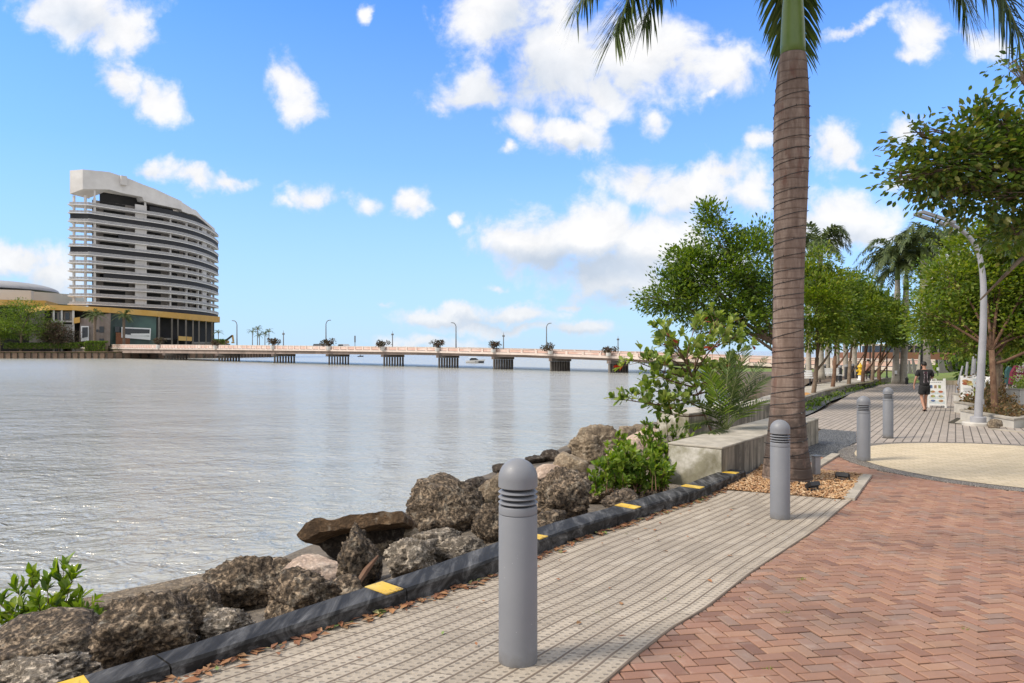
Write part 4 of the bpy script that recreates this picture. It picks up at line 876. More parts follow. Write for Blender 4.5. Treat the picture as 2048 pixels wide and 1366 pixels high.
# young coconut palm
cb = PX(1452, 862, 11.4); cp = thing('young_palm', 'young coconut palm with narrow feathered leaves behind the front bench', 'palm', cb)
k = 0
for x, y, dd, bx_, by_ in [(1500, 690, .2, 1468, 740), (1462, 700, .1, 1450, 760), (1548, 752, .3, 1510, 752), (1410, 735, -.3, 1430, 760), (1378, 800, -.5, 1415, 800), (1345, 862, -.5, 1400, 832), (1400, 880, -.8, 1430, 850), (1545, 800, .4, 1500, 800), (1530, 715, .6, 1490, 770), (1390, 850, -.2, 1425, 830), (1480, 730, -.2, 1460, 790)]:
    P, D, U, Ls = [], [], [], []; mr = MB(); frond(mr, P, D, U, Ls, (cb, PX(bx_, by_, 11.4 + dd * .5), PX(x, y, 11.4 + dd)), 42, .36, .25, .22, .014, 50 + k, .55, .16); k += 1
    f = mr.build('frond', M['rachis'], cp, 'all'); leaflets('leaflets', P, D, U, Ls, .022, M['frond'] if k % 4 else M['leaf_mang'], f)
# mangrove bush left of the bench, its sprigs, and the bush in the corner
def bush(label, name, polys, depth, leaf, L, Wd, n, seed, r0=.008, per=8, shape=OVAL, x0=0, tilt=.9, every=.09, offl=.08):
    return stems(label, name, 'shrub', polys, depth, leaf, L, Wd, shape, r0, per, every, tilt=tilt, seed=seed, offl=offl)
rn = random.Random(8); pol = []
for i in range(80):
    x = rn.uniform(1190, 1335); base_y = 985 - (x - 1180) * .02; topy = rn.choice([930, 920, 905, 940, 950]) + abs(x - 1262) * .06 + rn.uniform(-20, 22)
    if x < 1215: topy += 20
    pol.append([(x + rn.uniform(-8, 8), base_y, rn.uniform(-.4, .5)), (x + rn.uniform(-6, 6), (base_y + topy) / 2, rn.uniform(-.4, .5)), (x + rn.uniform(-14, 14), topy, rn.uniform(-.4, .5))])
for x, y in ((1237, 868), (1232, 885), (1242, 890), (1300, 850), (1320, 870), (1285, 862)): pol.append([(x + 8, 970, .2), (x + 4, 920, .3), (x, y, .3)])
bush('dense bright green mangrove bush at the corner of the front bench', 'mangrove_bush', pol, 9.7, 'leaf_mang', .098, .042, 0, 4, per=9)
pol = [[(1345 + dx, 905, 0), (1345 + dx * 1.2, 870, .1), (1345 + dx * 1.6, y, .1)] for dx, y in ((-35, 845), (-20, 830), (-8, 838), (6, 842), (18, 850), (-28, 862), (30, 858), (0, 855), (-42, 872), (12, 872))]
bush('small leafy sprigs growing between the two concrete benches', 'leafy_sprigs', pol, 11.6, 'leaf_mang', .1, .045, 0, 6, per=7)
pol = []
for x, y in ((30, 1165), (60, 1140), (95, 1150), (130, 1120), (148, 1140), (165, 1180), (190, 1190), (75, 1185), (110, 1190), (20, 1210), (50, 1225), (140, 1215), (175, 1225), (-10, 1190), (0, 1235), (195, 1220), (95, 1225)):
    pol.append([(105 + (x - 100) * .25, 1275, rn.uniform(-.1, .1)), (x * .6 + 40, (y + 1270) / 2 + 8, rn.uniform(-.2, .2)), (x, y + 10, rn.uniform(-.3, .3))])
bush('leafy green bush in the bottom left corner above the boulders', 'corner_bush', pol, 6.6, 'leaf_mang', .135, .048, 0, 9, r0=.009, per=8, every=.1, tilt=.8)
# ------------------------------------------------------------------ trees left of the walkway
GRP = 'trees in the row along the raised promenade'
f0 = G(1585, 815); b0 = Vector((PX(1556, 0, 25).x, 25, gz(25)))
tree('large dense round tree just left of the royal palm trunk, its crown over the water', b0, PX(1553, 690, 25), [B(1430, 580, 25, 105, 88), B(1340, 590, 24.6, 60, 50), B(1425, 470, 25, 36, 62), B(1500, 530, 25, 66, 80), B(1545, 610, 25.5, 60, 70), B(1380, 540, 25.2, 60, 56), B(1470, 640, 24.5, 70, 45), B(1302, 597, 24.3, 32, 14), B(1360, 520, 25, 26, 26), B(1415, 425, 25.1, 26, 26), B(1530, 470, 25.3, 40, 26)],
     700, 40, .23, .15, .075, 'leaf_tree', 'bark', .11, group=GRP, hollow=.25, extra=[([PX(1545, 700, 25), PX(1500, 668, 24.6), PX(1470, 660, 24.4)], [.06, .05, .03])], seed=3)
row = [((1625, 799), (1634, 715), [(1640, 610, 62, 62), (1622, 560, 40, 40), (1668, 575, 36, 40), (1640, 665, 62, 36), (1640, 522, 28, 26)], 'nearest small tree of the row, its lower trunk right of the royal palm'),
       ((1664, 785), (1670, 712), [(1675, 625, 46, 60), (1692, 580, 30, 34), (1660, 590, 34, 40)], 'second small tree of the row, with a kinked hooked limb'),
       ((1697, 779), (1700, 722), [(1712, 635, 42, 54), (1724, 590, 26, 28)], 'third small tree of the row, beside the raised promenade wall'),
       ((1725, 774), (1729, 722), [(1740, 642, 38, 48), (1748, 605, 24, 22)], 'fourth small tree of the row, just beyond the yellow hydrant'), ((1743, 770), (1746, 724), [(1762, 645, 36, 46), (1758, 608, 26, 22)], 'fifth small tree of the row, near its far end'), ((1758, 768), (1759, 726), [(1783, 650, 34, 44), (1800, 668, 24, 24), (1780, 612, 22, 18)], 'last small tree at the far end of the row')]
for i, (b, f, bl, lb) in enumerate(row):
    p = G(*b); d = p.y; fk = PX(f[0], f[1], d)
    ex = [([PX(f[0] - 1, f[1] + 26, d), PX(f[0] + 14, f[1] + 8, d), PX(f[0] + 30, f[1] - 16, d)], [.055, .05, .03])]
    tree(lb, p, fk, [B(x, y, d + random.uniform(-.6, .6), rx, ry) for x, y, rx, ry in bl], 300 if i < 2 else 220, 46, .22, .16, .085, 'leaf_yel' if i in (0, 2, 4) else 'leaf_tree', 'bark_red' if i % 2 else 'bark', .1 + .004 * i, group=GRP, hollow=.25, extra=ex, seed=10 + i, ntw=5, bend=random.uniform(-.05, .08))
# ------------------------------------------------------------------ trees right of the walkway
GR = 'trees in the concrete planters'
tb = at_z(1980, 823, .03) + Vector((.22, .12, 0))
tree('brown trunked tree in the nearest concrete planter behind the lamp post', tb, PX(1983, 700, tb.y), [B(1990, 600, tb.y + 1.4, 100, 95), B(2060, 560, tb.y + .6, 80, 80), B(1905, 640, tb.y + 1.1, 62, 62), B(1960, 505, tb.y + 1.4, 80, 55), B(2020, 480, tb.y + 1., 70, 46), B(2060, 670, tb.y + .4, 80, 45), B(1850, 625, tb.y + 1, 34, 34), B(1900, 560, tb.y + 1.2, 50, 50), B(2090, 620, tb.y + .8, 70, 80), B(1925, 690, tb.y + .7, 40, 26), B(1995, 655, tb.y + .75, 80, 46, 34), B(1990, 590, tb.y + .7, 70, 50, 30)],
     620, 50, .22, .13, .07, 'leaf_yel', 'bark_red', .08, group=GR, hollow=.25, extra=[([PX(1983, 728, tb.y), PX(2010, 722, tb.y), PX(2060, 700, tb.y - .3), PX(2110, 680, tb.y - .5)], [.05, .045, .04, .03]), ([PX(1982, 718, tb.y), PX(2000, 700, tb.y + .2), PX(2020, 672, tb.y + .3)], [.045, .04, .03])], seed=21)
tb2 = at_z(1992, 800, 0.)
tree('second planter tree with a thin dark trunk, partly hidden behind the brown one', tb2, PX(1996, 715, tb2.y), [B(1990, 640, tb2.y, 90, 70), B(2060, 640, tb2.y, 80, 70), B(1890, 600, tb2.y + 1, 60, 60), B(1860, 665, tb2.y + .5, 46, 40)], 260, 44, .27, .14, .07, 'leaf_tree', 'bark', .095, group=GR, seed=22, hollow=.2)
tb3 = at_z(1998, 775, -.2)
tree('far planter tree in front of the dark parasols', tb3, PX(2002, 705, tb3.y), [B(1960, 660, tb3.y, 70, 60), B(2040, 650, tb3.y, 80, 70), B(1890, 560, tb3.y, 60, 60), B(1980, 560, tb3.y, 90, 70)], 240, 40, .36, .18, .09, 'leaf_tree', 'bark', .12, group=GR, seed=23, hollow=.2)
# dark fig reaching in from the right
ft = Vector((11.9, 11.2, gz(11.2)))
fb = [B(2000, 330, 11, 95, 88, 90), B(1900, 335, 10.8, 78, 72, 80), B(1845, 345, 10.7, 52, 52, 60), B(1960, 270, 11, 62, 56, 60), B(2040, 260, 11.2, 62, 46, 70), B(1845, 275, 10.9, 46, 36, 40), B(2060, 400, 11, 80, 70, 80), B(1965, 405, 10.8, 66, 40, 60), B(1800, 355, 10.6, 34, 26, 30), B(1965, 225, 11, 30, 20, 25), B(2110, 320, 11.3, 90, 110, 90), B(1880, 388, 10.7, 44, 22, 40), B(2030, 470, 11, 60, 40, 50), B(2030, 122, 11.5, 22, 16, 20), B(2080, 130, 11.5, 40, 40, 40)]
tree('dark glossy leaved tree whose branches reach in from the right edge high above the walkway', ft, PX(2230, 420, 11.2), fb, 580, 17, .18, .115, .062, 'leaf_dark', 'bark', .12, name='fig_tree', shape=OVAL, seed=31, hollow=.15, ntw=12, droop=.25,
     extra=[([PX(2230, 420, 11.2), PX(2100, 365, 11), PX(1980, 330, 10.9), PX(1880, 330, 10.8)], [.12, .07, .045, .015]), ([PX(2230, 430, 11.2), PX(2120, 470, 11), PX(2040, 520, 10.9), PX(1960, 600, 10.9)], [.09, .05, .035, .012]), ([PX(2160, 380, 11.1), PX(2040, 290, 11), PX(1950, 215, 11)], [.06, .04, .012])])
# ------------------------------------------------------------------ background palms
def royal(label, base, top, crown_r, nf, seed, w=.42, leafL=.55, group='royal palms beyond the trees', nl=34, mat='frond_bg', cs=True, droop=.45):
    rn = random.Random(seed); base, top = Vector(base), Vector(top); t = thing('royal_palm', label, 'palm tree', base, group); H = (top - base).length
    pr = [(0, .72), (.03, .62), (.1, .52), (.3, .46), (.6, .52), (.85, .44), (1, .36)]; mb = MB(); mb.tube([base.lerp(top, f) - Vector((0, 0, .1 if f == 0 else 0)) for f, _ in pr], [w * k for _, k in pr], 14); mb.build('trunk', M['palm_grey'], t, 'all')
    c = top + Vector((0, 0, crown_r * .4 if cs else .1))
    if cs: mb = MB(); mb.tube([top, top.lerp(c, .5), c], [w * .4, w * .36, w * .16], 12); mb.build('crownshaft', M['crownshaft'], t, 'all')
    P, D, U, Ls = [], [], [], []; mr = MB()
    for i in range(nf):
        a = 2 * PI * (i + rn.random() * .6) / nf * 2.4; el = rn.uniform(-.25, 1.15); dv = Vector((math.cos(a), math.sin(a), 0)); L = crown_r * rn.uniform(.85, 1.15)
        b = c + dv * L * .55 * math.cos(el * .8) + Vector((0, 0, L * (.25 + .45 * el))); e = c + dv * L * (.95 - .2 * el) + Vector((0, 0, L * (-.55 + .65 * el)))
        frond(mr, P, D, U, Ls, (c, b, e), nl, leafL, .8, droop, .03, seed * 50 + i, .4)
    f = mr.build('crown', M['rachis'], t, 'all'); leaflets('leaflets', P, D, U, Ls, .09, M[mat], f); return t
g46 = 46.
def gp(px, py, d): return PX(px, py, d)
royal('royal palm rising behind the row of small trees, right of the near palm trunk', gp(1640, 756, 40), gp(1640, 520, 40), 2.3, 20, 1, nl=44)
royal('royal palm with a wide drooping crown at the left of the pair beyond the walkway', gp(1791, 767, 46), gp(1795, 560, 46), 3.3, 26, 2, nl=48)
royal('pale royal palm trunk with flared foot at the end of the walkway', gp(1806, 767, 46), gp(1812, 580, 46), 3.2, 22, 3, .46, nl=44)
royal('royal palm with a thick pale trunk behind the walking person', gp(1851, 758, 44), gp(1848, 520, 44), 2.9, 22, 4, .58, nl=44)
royal('thin royal palm beside the black post behind the walking person', gp(1837, 756, 50), gp(1872, 520, 50), 3., 16, 5, .4, nl=36)
for i, x in enumerate((1617, 1655, 1674, 1691, 1709)):
    b = at_z(x, 757 - (x - 1617) * .06, -.2)
    royal(['grey palm trunk of the promenade nearest the royal palm', 'grey palm trunk beside the white bench of the promenade', 'grey palm trunk behind the second tree of the row', 'grey palm trunk behind the third tree of the row', 'grey palm trunk behind the yellow hydrant'][i], b, PX(x, 610 + i * 4, b.y), 1.6, 9, 20 + i, .36, nl=22, group='palm trunks on the raised promenade')
# ------------------------------------------------------------------ bridge
M['br_rail'] = pm('bridge_rail_pink', (.62, .42, .35), (.5, .34, .28), .6, .85, .1, 8, c3=(.68, .56, .5))
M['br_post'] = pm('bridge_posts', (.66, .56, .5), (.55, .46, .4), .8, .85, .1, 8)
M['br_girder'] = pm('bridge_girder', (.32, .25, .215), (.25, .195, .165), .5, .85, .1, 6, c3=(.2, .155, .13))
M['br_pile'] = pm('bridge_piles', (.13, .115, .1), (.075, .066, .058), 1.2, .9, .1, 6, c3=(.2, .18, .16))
M['br_planter'] = pm('bridge_planter', (.66, .64, .6), (.55, .53, .5), 2, .8, .05)
M['asphalt'] = pm('asphalt', (.06, .06, .06), (.045, .045, .046), 3, .9, .2)
def wy(x): return 723 + (x - 450) * .0293
def bd(x): return (CZ - WZ) * F / (wy(x) - HY)
ST = [(120, 687.5, 695, 704), (215, 688.6, 696.2, 705.6), (450, 690, 697.5, 707.2), (640, 692, 699, 708.3), (835, 694.2, 701, 710), (1050, 699, 705.5, 715), (1235, 705.3, 712, 722), (1390, 711, 719, 730), (1540, 716.5, 727, 738), (1660, 719, 731, 743), (1790, 721, 734, 747)]
def sty(x, k):
    for a, b in zip(ST, ST[1:]):
        if x <= b[0] or b is ST[-1]: return lerp(a[k], b[k], (x - a[0]) / (b[0] - a[0]))
xs = list(range(120, 1791, 10)); rows = [(PX(x, sty(x, 1), bd(x)), PX(x, sty(x, 2), bd(x)), PX(x, sty(x, 3), bd(x))) for x in xs]
bdir = (rows[-1][0] - rows[0][0]); bdir.z = 0; bdir.normalize(); bn = Vector((-bdir.y, bdir.x, 0)); bn = bn if bn.y > 0 else -bn; BWD = 13.
br = thing('road_bridge', 'long low pink railed road bridge on dark piles crossing the water', 'bridge', PX(835, 702, bd(835)))
def loft(secs, closed=True):
    mb = MB(); m = len(secs[0]); mb.add([p for s in secs for p in s], [(i * m + k, (i + 1) * m + k, (i + 1) * m + (k + 1) % m, i * m + (k + 1) % m) for i in range(len(secs) - 1) for k in range(m)] + [tuple(range(m)), tuple(range((len(secs) - 1) * m + m - 1, (len(secs) - 1) * m - 1, -1))]); return mb
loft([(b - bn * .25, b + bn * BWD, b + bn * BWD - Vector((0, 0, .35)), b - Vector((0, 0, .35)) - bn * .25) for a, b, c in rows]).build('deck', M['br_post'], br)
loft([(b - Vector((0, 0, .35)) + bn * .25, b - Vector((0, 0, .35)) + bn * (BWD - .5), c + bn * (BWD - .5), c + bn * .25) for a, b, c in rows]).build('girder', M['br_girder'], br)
for off, nm in ((0., 'near_railing'), (BWD - .3, 'far_railing')):
    loft([(b + bn * off + (a - b) * .12, b + bn * (off + .12) + (a - b) * .12, b + bn * (off + .12) + (a - b) * .82, b + bn * off + (a - b) * .82) for a, b, c in rows]).build('railing_panel', M['br_rail'], br)
    mb = loft([(a + bn * (off - .05) - (a - b) * .17, a + bn * (off + .2) - (a - b) * .17, a + bn * (off + .2), a + bn * (off - .05)) for a, b, c in rows])
    P0 = resample([r[1] for r in rows], 130); P1 = resample([r[0] for r in rows], 130)
    for p, q in zip(P0, P1):
        h = (q.z - p.z); mb.box((p.x + bn.x * (off + .04), p.y + bn.y * (off + .04), p.z + h * .5), (.42, .3, h * 1.02), math.atan2(bdir.y, bdir.x))
    mb.build('railing_posts', M['br_post'], br)
loft([(b + bn * .6 + Vector((0, 0, .004)), b + bn * (BWD - .6) + Vector((0, 0, .004)), b + bn * (BWD - .6) + Vector((0, 0, .03)), b + bn * .6 + Vector((0, 0, .03))) for a, b, c in rows]).build('roadway', M['asphalt'], br)
rzb = math.atan2(bdir.y, bdir.x)
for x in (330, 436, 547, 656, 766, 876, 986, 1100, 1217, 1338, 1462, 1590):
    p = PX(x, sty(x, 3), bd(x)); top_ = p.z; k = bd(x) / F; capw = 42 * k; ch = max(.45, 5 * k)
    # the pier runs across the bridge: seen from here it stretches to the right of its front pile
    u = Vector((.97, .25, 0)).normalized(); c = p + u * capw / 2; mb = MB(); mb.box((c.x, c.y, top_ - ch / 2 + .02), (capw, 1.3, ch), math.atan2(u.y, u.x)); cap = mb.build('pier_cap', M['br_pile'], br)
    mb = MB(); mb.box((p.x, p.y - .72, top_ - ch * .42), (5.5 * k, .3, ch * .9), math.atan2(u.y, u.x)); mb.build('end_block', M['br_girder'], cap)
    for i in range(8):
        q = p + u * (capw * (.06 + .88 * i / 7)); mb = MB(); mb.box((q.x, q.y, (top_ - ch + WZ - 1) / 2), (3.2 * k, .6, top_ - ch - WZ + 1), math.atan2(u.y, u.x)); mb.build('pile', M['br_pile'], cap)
SH = Vector((0, 0, 0))
for i, (x, wpx, hpx, lb) in enumerate([(318, 24, 14, 'bridge planter with a dark low shrub in front of the tower podium'), (432, 14, 7, 'nearly bare bridge planter at the right foot of the tower'), (546, 20, 15, 'bridge planter with a small round shrub right of the palm clump'), (658, 26, 15, 'bridge planter with a wide shrub at the foot of a tall lamp'), (766, 21, 13, 'bridge planter with a flat topped shrub left of the lantern post'), (875, 19, 14, 'bridge planter with a round shrub above the white motorboat'),
                                      (987, 21, 14, 'bridge planter with a windswept shrub beside a lantern post'), (1101, 28, 15, 'bridge planter with a double headed shrub under the right tall lamp'), (1217, 26, 12, 'bridge planter with a low dark shrub above the last open pier'), (1337, 22, 18, 'bridge planter seen through the almond shrub')]):
    d = bd(x) - .6; k = d / F; b = PX(x, sty(x, 2) + 1, d); t = thing('planter', lb, 'planter', b, 'planters along the bridge railing'); h = (sty(x, 2) - sty(x, 1)) * k * 1.05
    MB().lathe([(4.2 * k, 0), (5.2 * k, h * .4), (5.5 * k, h), (4.9 * k, h), (4.7 * k, h * .8)], 16, b).build('pot', M['br_planter'], t, True)
    rn = random.Random(i); bl = []
    for _ in range(5): bl.append((b.x + rn.uniform(-.36, .36) * wpx * k, b.y + rn.uniform(-.6, .6), b.z + h + hpx * k * rn.uniform(.35, .8), wpx * k * .26, wpx * k * .26, hpx * k * .27))
    mb = MB()
    for q in bl: mb.tube([Vector((b.x, b.y, b.z + h * .8)), Vector(q[:3])], [.09, .04], 4)
    mb.build('stem', M['bark'], t); P, D, T = crown_points(bl, 34, 14, .16 * (d / 130 + .4), .2); n = len(P); leaves('shrub', P, D, RNG.normal(size=(n, 3)) + np.array([0, 0, 1.]), .34 * d / 130, .2 * d / 130, DIAM, M['bougain'], t)
# lamps on the bridge
M['lampdark'] = pm('lamp_grey', (.2, .21, .22), None, 2, .5, 0)
def tall_lamp(x, ytop, dirx, lb, off=.6):
    d = bd(x) + off; k = d / F; b = PX(x, sty(x, 2), d); t = PX(x, ytop + 8, d); t0 = thing('street_lamp', lb, 'street lamp', b, 'tall lamps on the bridge'); r = .12 * d / 140
    MB().tube([b, b.lerp(t, .5), t], [r * 1.3, r, r * .8], 8).build('pole', M['lampdark'], t0, True)
    a = [t, t + Vector((dirx * 1.2 * k, 0, 4 * k)), t + Vector((dirx * 4 * k, 0, 7 * k)), t + Vector((dirx * 7 * k, 0, 7.6 * k))]; MB().tube(smooth_poly(a, 1), r * .7, 6).build('arm', M['lampdark'], t0, True)
    e = a[-1]; MB().box((e.x + dirx * 1.3 * k, e.y, e.z), (3.6 * k, .4, 1.3 * k), 0, .06).build('lamp_head', M['lampdark'], t0)
for x, y, dx, lb in ((474, 641, -1, 'tall bridge lamp beside the excavator'), (652, 640, 1, 'tall bridge lamp standing behind the widest planter shrub'), (912, 645, -1, 'tall bridge lamp bent to the left, above the motorboat'), (1093, 646, 1, 'tall bridge lamp bent to the right, left of the double headed shrub')): tall_lamp(x, y, dx, lb)
def lantern(x, ytop, lb):
    d = bd(x) + 1; k = d / F; b = PX(x, sty(x, 2), d); t = PX(x, ytop, d); t0 = thing('lantern_post', lb, 'lantern', b, 'lantern posts on the bridge'); r = .11 * d / 130
    m = t + Vector((0, 0, -9 * k)); MB().tube([b, b.lerp(m, .1), m], [r * 1.7, r, r * .8], 8).build('pole', M['lampdark'], t0, True)
    for s in (-1, 1): MB().lathe([(.5 * k, -1.8 * k), (1.1 * k, .4 * k), (.2 * k, 2 * k)], 8, (m.x + s * 1.7 * k, m.y, m.z + 1.2 * k)).build('lantern', M['lampdark'], t0)
    MB().lathe([(1.1 * k, 0), (1.5 * k, 2 * k), (.5 * k, 4 * k), (.1 * k, 9 * k)], 8, m).build('finial', M['lampdark'], t0)
for x, y, lb in ((567, 660, 'lantern post just right of the palm clump'), (785, 661, 'lantern post between two bridge planters above the third pier'), (1007, 664, 'lantern post right of the white motorboat'), (1236, 671, 'lantern post above the last open pier near the almond shrub')): lantern(x, y, lb)
x = 710; d = bd(x) + .5; b = PX(x, sty(x, 2), d); t = thing('sign_post', 'thin post with a narrow dark sign seen edge on, on the bridge', 'sign', b); q = PX(x, 678, d); MB().tube([b, q], .07, 6).build('post', M['lampdark'], t); MB().box((q.x, q.y, q.z), (.16, .7, 1.4)).build('sign_panel', M['lampdark'], t)
# a shrunken van body for a small dark cart, and a few cars
M['glass'] = pm('dark_glass', (.02, .024, .03), None, 3, .15, 0, spec=.6)
M['tyre'] = pm('tyre', (.02, .02, .02), None, 5, .85, 0)
def car(x, lb, col, van=False, lane=4., s=1.):
    d = bd(x) + lane; b = PX(x, sty(x, 2), d); b.z = PX(x, sty(x, 2), bd(x)).z + .03; t = thing('parked_car' if False else 'car', lb, 'car', b, None); m = pm('car_paint_%d' % x, col, None, 2, .3, 0)
    L, Wd, H = (4.6, 1.8, 2.0 if van else 1.45); u = bdir; n = bn
    prof = [(-L / 2, .35), (L / 2, .35), (L / 2, .8), (L * .42, .95), (L * .2, 1.), (L * .08, H), (-L * .38, H), (-L * .47, 1.), (-L / 2, .9)] if not van else [(-L / 2, .35), (L / 2, .35), (L / 2, 1.1), (L * .44, 1.2), (L * .34, H), (-L * .48, H), (-L / 2, 1.2)]
    def P_(a, z, w): return b + u * a + n * w + Vector((0, 0, z))
    mb = MB(); k = len(prof); mb.add([P_(a, z, -Wd / 2) for a, z in prof] + [P_(a, z, Wd / 2) for a, z in prof], [tuple(range(k)), tuple(range(2 * k - 1, k - 1, -1))] + [(i, (i + 1) % k, k + (i + 1) % k, k + i) for i in range(k)]); mb.build('body', m, t)
    w0, w1 = (.13 * L, -.36 * L); mb = MB(); mb.add([P_(w0 * 1.2, 1.02, -Wd / 2 - .01), P_(w0 * .7, H - .12, -Wd / 2 - .01), P_(w1, H - .12, -Wd / 2 - .01), P_(w1 * 1.15, 1.02, -Wd / 2 - .01)], [(0, 1, 2, 3)]); mb.build('window', M['glass'], t)
    for a in (-.3, .3):
        for w in (-Wd / 2, Wd / 2):
            c = P_(a * L, .34, w); MB().tube([c - n * .1, c + n * .1], .34, 12).build('wheel', M['tyre'], t)
    t.scale = (s, s, s)
car(1063, 'small dark blue cart on the bridge right of a lantern post', (.03, .04, .07), True, 2., .26)
car(1000, 'grey car roof just showing above the bridge railing near the windswept shrub', (.3, .31, .33), lane=3, s=.5)
car(640, 'dark car partly hidden by the bridge railing left of the tall lamp', (.06, .07, .08), lane=4, s=.9)
car(690, 'silver car partly hidden by the bridge railing right of the widest planter shrub', (.4, .41, .43), lane=4, s=.85)
# ------------------------------------------------------------------ boats
M['hull'] = pm('boat_white', (.75, .75, .74), (.68, .68, .67), 2, .35, 0)
M['hull_dark'] = pm('boat_dark', (.04, .045, .06), None, 2, .35, 0)
bp = at_z(951, 726, WZ); k = bp.y / F; bt = thing('motorboat', 'white motorboat with a dark stern and a low cabin, passing beyond the bridge', 'boat', bp); Lb = 38 * k
def BP(a, z, w): return Vector((bp.x + a * Lb, bp.y + w * Lb, bp.z + z * Lb))
secs = []
for a, wd, zt, zb in ((-.5, .12, .13, -.03), (-.2, .14, .14, -.03), (.1, .14, .16, -.03), (.3, .1, .18, 0), (.44, .05, .195, .06), (.5, .006, .2, .14)):
    secs.append((BP(a, zt, -wd), BP(a, zb + (zt - zb) * .45, -wd * .9), BP(a, zb, -wd * .3), BP(a, zb, wd * .3), BP(a, zb + (zt - zb) * .45, wd * .9), BP(a, zt, wd)))
loft(secs).build('hull', M['hull'], bt, True)
loft([(BP(a, .1, -w - .004), BP(a, .1, w + .004), BP(a, -.02, w * .5), BP(a, -.02, -w * .5)) for a, w in ((-.02, .142), (.2, .125), (.36, .08), (.45, .045))]).build('dark_stripe', M['hull_dark'], bt)
loft([(BP(a, .13, -.1), BP(a, .13, .1), BP(a, z, .08), BP(a, z, -.08)) for a, z in ((-.3, .2), (-.22, .27), (.02, .27), (.16, .17))]).build('windscreen', M['glass'], bt)
loft([(BP(a, .29, -.11), BP(a, .29, .11), BP(a, .31, .1), BP(a, .31, -.1)) for a in (-.36, -.1, .06)]).build('canopy', M['hull'], bt)
jp = at_z(721, 713.5, WZ); k = jp.y / F; jt = thing('jet_ski', 'small dark jet ski with a rider far out beyond the bridge', 'jet ski', jp)
loft([(Vector((jp.x + a * k, jp.y - w * k, jp.z + z * k)), Vector((jp.x + a * k, jp.y + w * k, jp.z + z * k)), Vector((jp.x + a * k, jp.y, jp.z))) for a, w, z in ((-6, 1, 1.2), (-1, 1.3, 1.8), (4, .8, 2.2), (6, .2, 2.6))]).build('hull', M['hull_dark'], jt)
MB().tube([jp + Vector((-1 * k, 0, 1.5 * k)), jp + Vector((-.4 * k, 0, 3.5 * k)), jp + Vector((1.4 * k, 0, 3.2 * k))], [.9 * k, .8 * k, .3 * k], 6).build('rider', M['black'], jt)
bp = at_z(213, 714.6, WZ); k = bp.y / F; t = thing('floating_boom', 'yellow floating boom with a raised end along the seawall', 'boom', bp)
MB().tube(smooth_poly([bp + Vector((-8 * k, 0, 6 * k)), bp + Vector((-5.5 * k, 0, 1.8 * k)), bp + Vector((3 * k, 0, 1.0 * k)), bp + Vector((20 * k, -1, .9 * k)), bp + Vector((46 * k, -2, .7 * k))], 2), .95 * k, 6).build('tube', pm('boom_yellow', (.68, .6, .03), (.55, .46, .02), 1, .5, 0), t, True)
# ------------------------------------------------------------------ the island, left
ISL = [PX(-420, 700, 277), PX(0, 700, 277), PX(215, 700, 277), PX(300, 700, 283), PX(425, 700, 296), PX(470, 700, 310), PX(545, 700, 345), PX(560, 700, 420), PX(500, 700, 560), PX(-700, 700, 560)]
IZ = 1.35
mb = MB(); mb.prism([(p.x, p.y) for p in ISL], WZ - 2, IZ); struct('island', mb, M['lawn'], label='grass topped island')
M['sheet'] = pm('seawall_brown', (.2, .135, .09), (.13, .085, .06), .4, .9, .1, 3, c3=(.08, .055, .04))
sw = thing('seawall', 'brown panelled seawall along the island shore', 'seawall', Vector((ISL[2].x, ISL[2].y, WZ))); path = [p.copy() for p in ISL[:7]]
mb = MB()
for p in path: p.z = 0
for a, b in zip(path, path[1:]):
    u = (b - a).normalized(); n = Vector((u.y, -u.x, 0)); L = (b - a).length; m = max(1, int(L / 2.7))
    for i in range(m):
        s = a + u * (i * L / m + .1); e = a + u * ((i + 1) * L / m - .9); c = (s + e) / 2 + n * .35; mb.box((c.x, c.y, (IZ + WZ) / 2 - .15), ((e - s).length, .5, IZ - WZ - .3), math.atan2(u.y, u.x))
mb.build('panels', M['sheet'], sw); mb = MB()
for a, b in zip(path, path[1:]):
    u = (b - a).normalized(); n = Vector((u.y, -u.x, 0)); c = (a + b) / 2 + n * .06; mb.box((c.x, c.y, (IZ + WZ) / 2 - .4), ((b - a).length, .1, IZ - WZ), math.atan2(u.y, u.x))
mb.build('backing', M['bank'], sw); mb = MB()
for a, b in zip(path, path[1:]):
    u = (b - a).normalized(); n = Vector((u.y, -u.x, 0)); c = (a + b) / 2 + n * .35; mb.box((c.x, c.y, IZ + .05), ((b - a).length + .3, 1., .3), math.atan2(u.y, u.x))
mb.build('cap', M['sheet'], sw)
# ------------------------------------------------------------------ the tower
M['tw_white'] = pm('tower_concrete', (.72, .69, .66), (.62, .59, .56), .15, .85, .05, 3, c3=(.53, .5, .47))
M['tw_slab'] = pm('tower_slabs', (.76, .73, .7), (.66, .635, .61), .2, .85, 0)
M['tw_rail'] = pm('tower_railings', (.42, .41, .41), (.33, .32, .32), .8, .7, 0)
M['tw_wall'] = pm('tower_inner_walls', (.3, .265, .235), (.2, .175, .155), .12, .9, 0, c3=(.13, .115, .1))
M['tw_open'] = pm('tower_opening_shade', (.018, .017, .017), (.03, .027, .025), .3, .9, 0)  # near-black colour stands in for the shade inside open bays
M['net'] = pm('black_netting', (.02, .02, .023), (.03, .029, .032), .4, .8, .1, 3)
M['gold'] = pm('gold_fascia', (.6, .34, .075), (.52, .29, .06), .25, .7, 0, c3=(.63, .4, .13))
M['wood'] = pm('slatted_cladding', (.27, .215, .185), (.19, .15, .13), .5, .85, 0, c3=(.3, .26, .235), streak=(6, 6, .05))
M['hall'] = pm('hall_wall', (.62, .6, .57), (.55, .53, .5), .1, .85, 0)
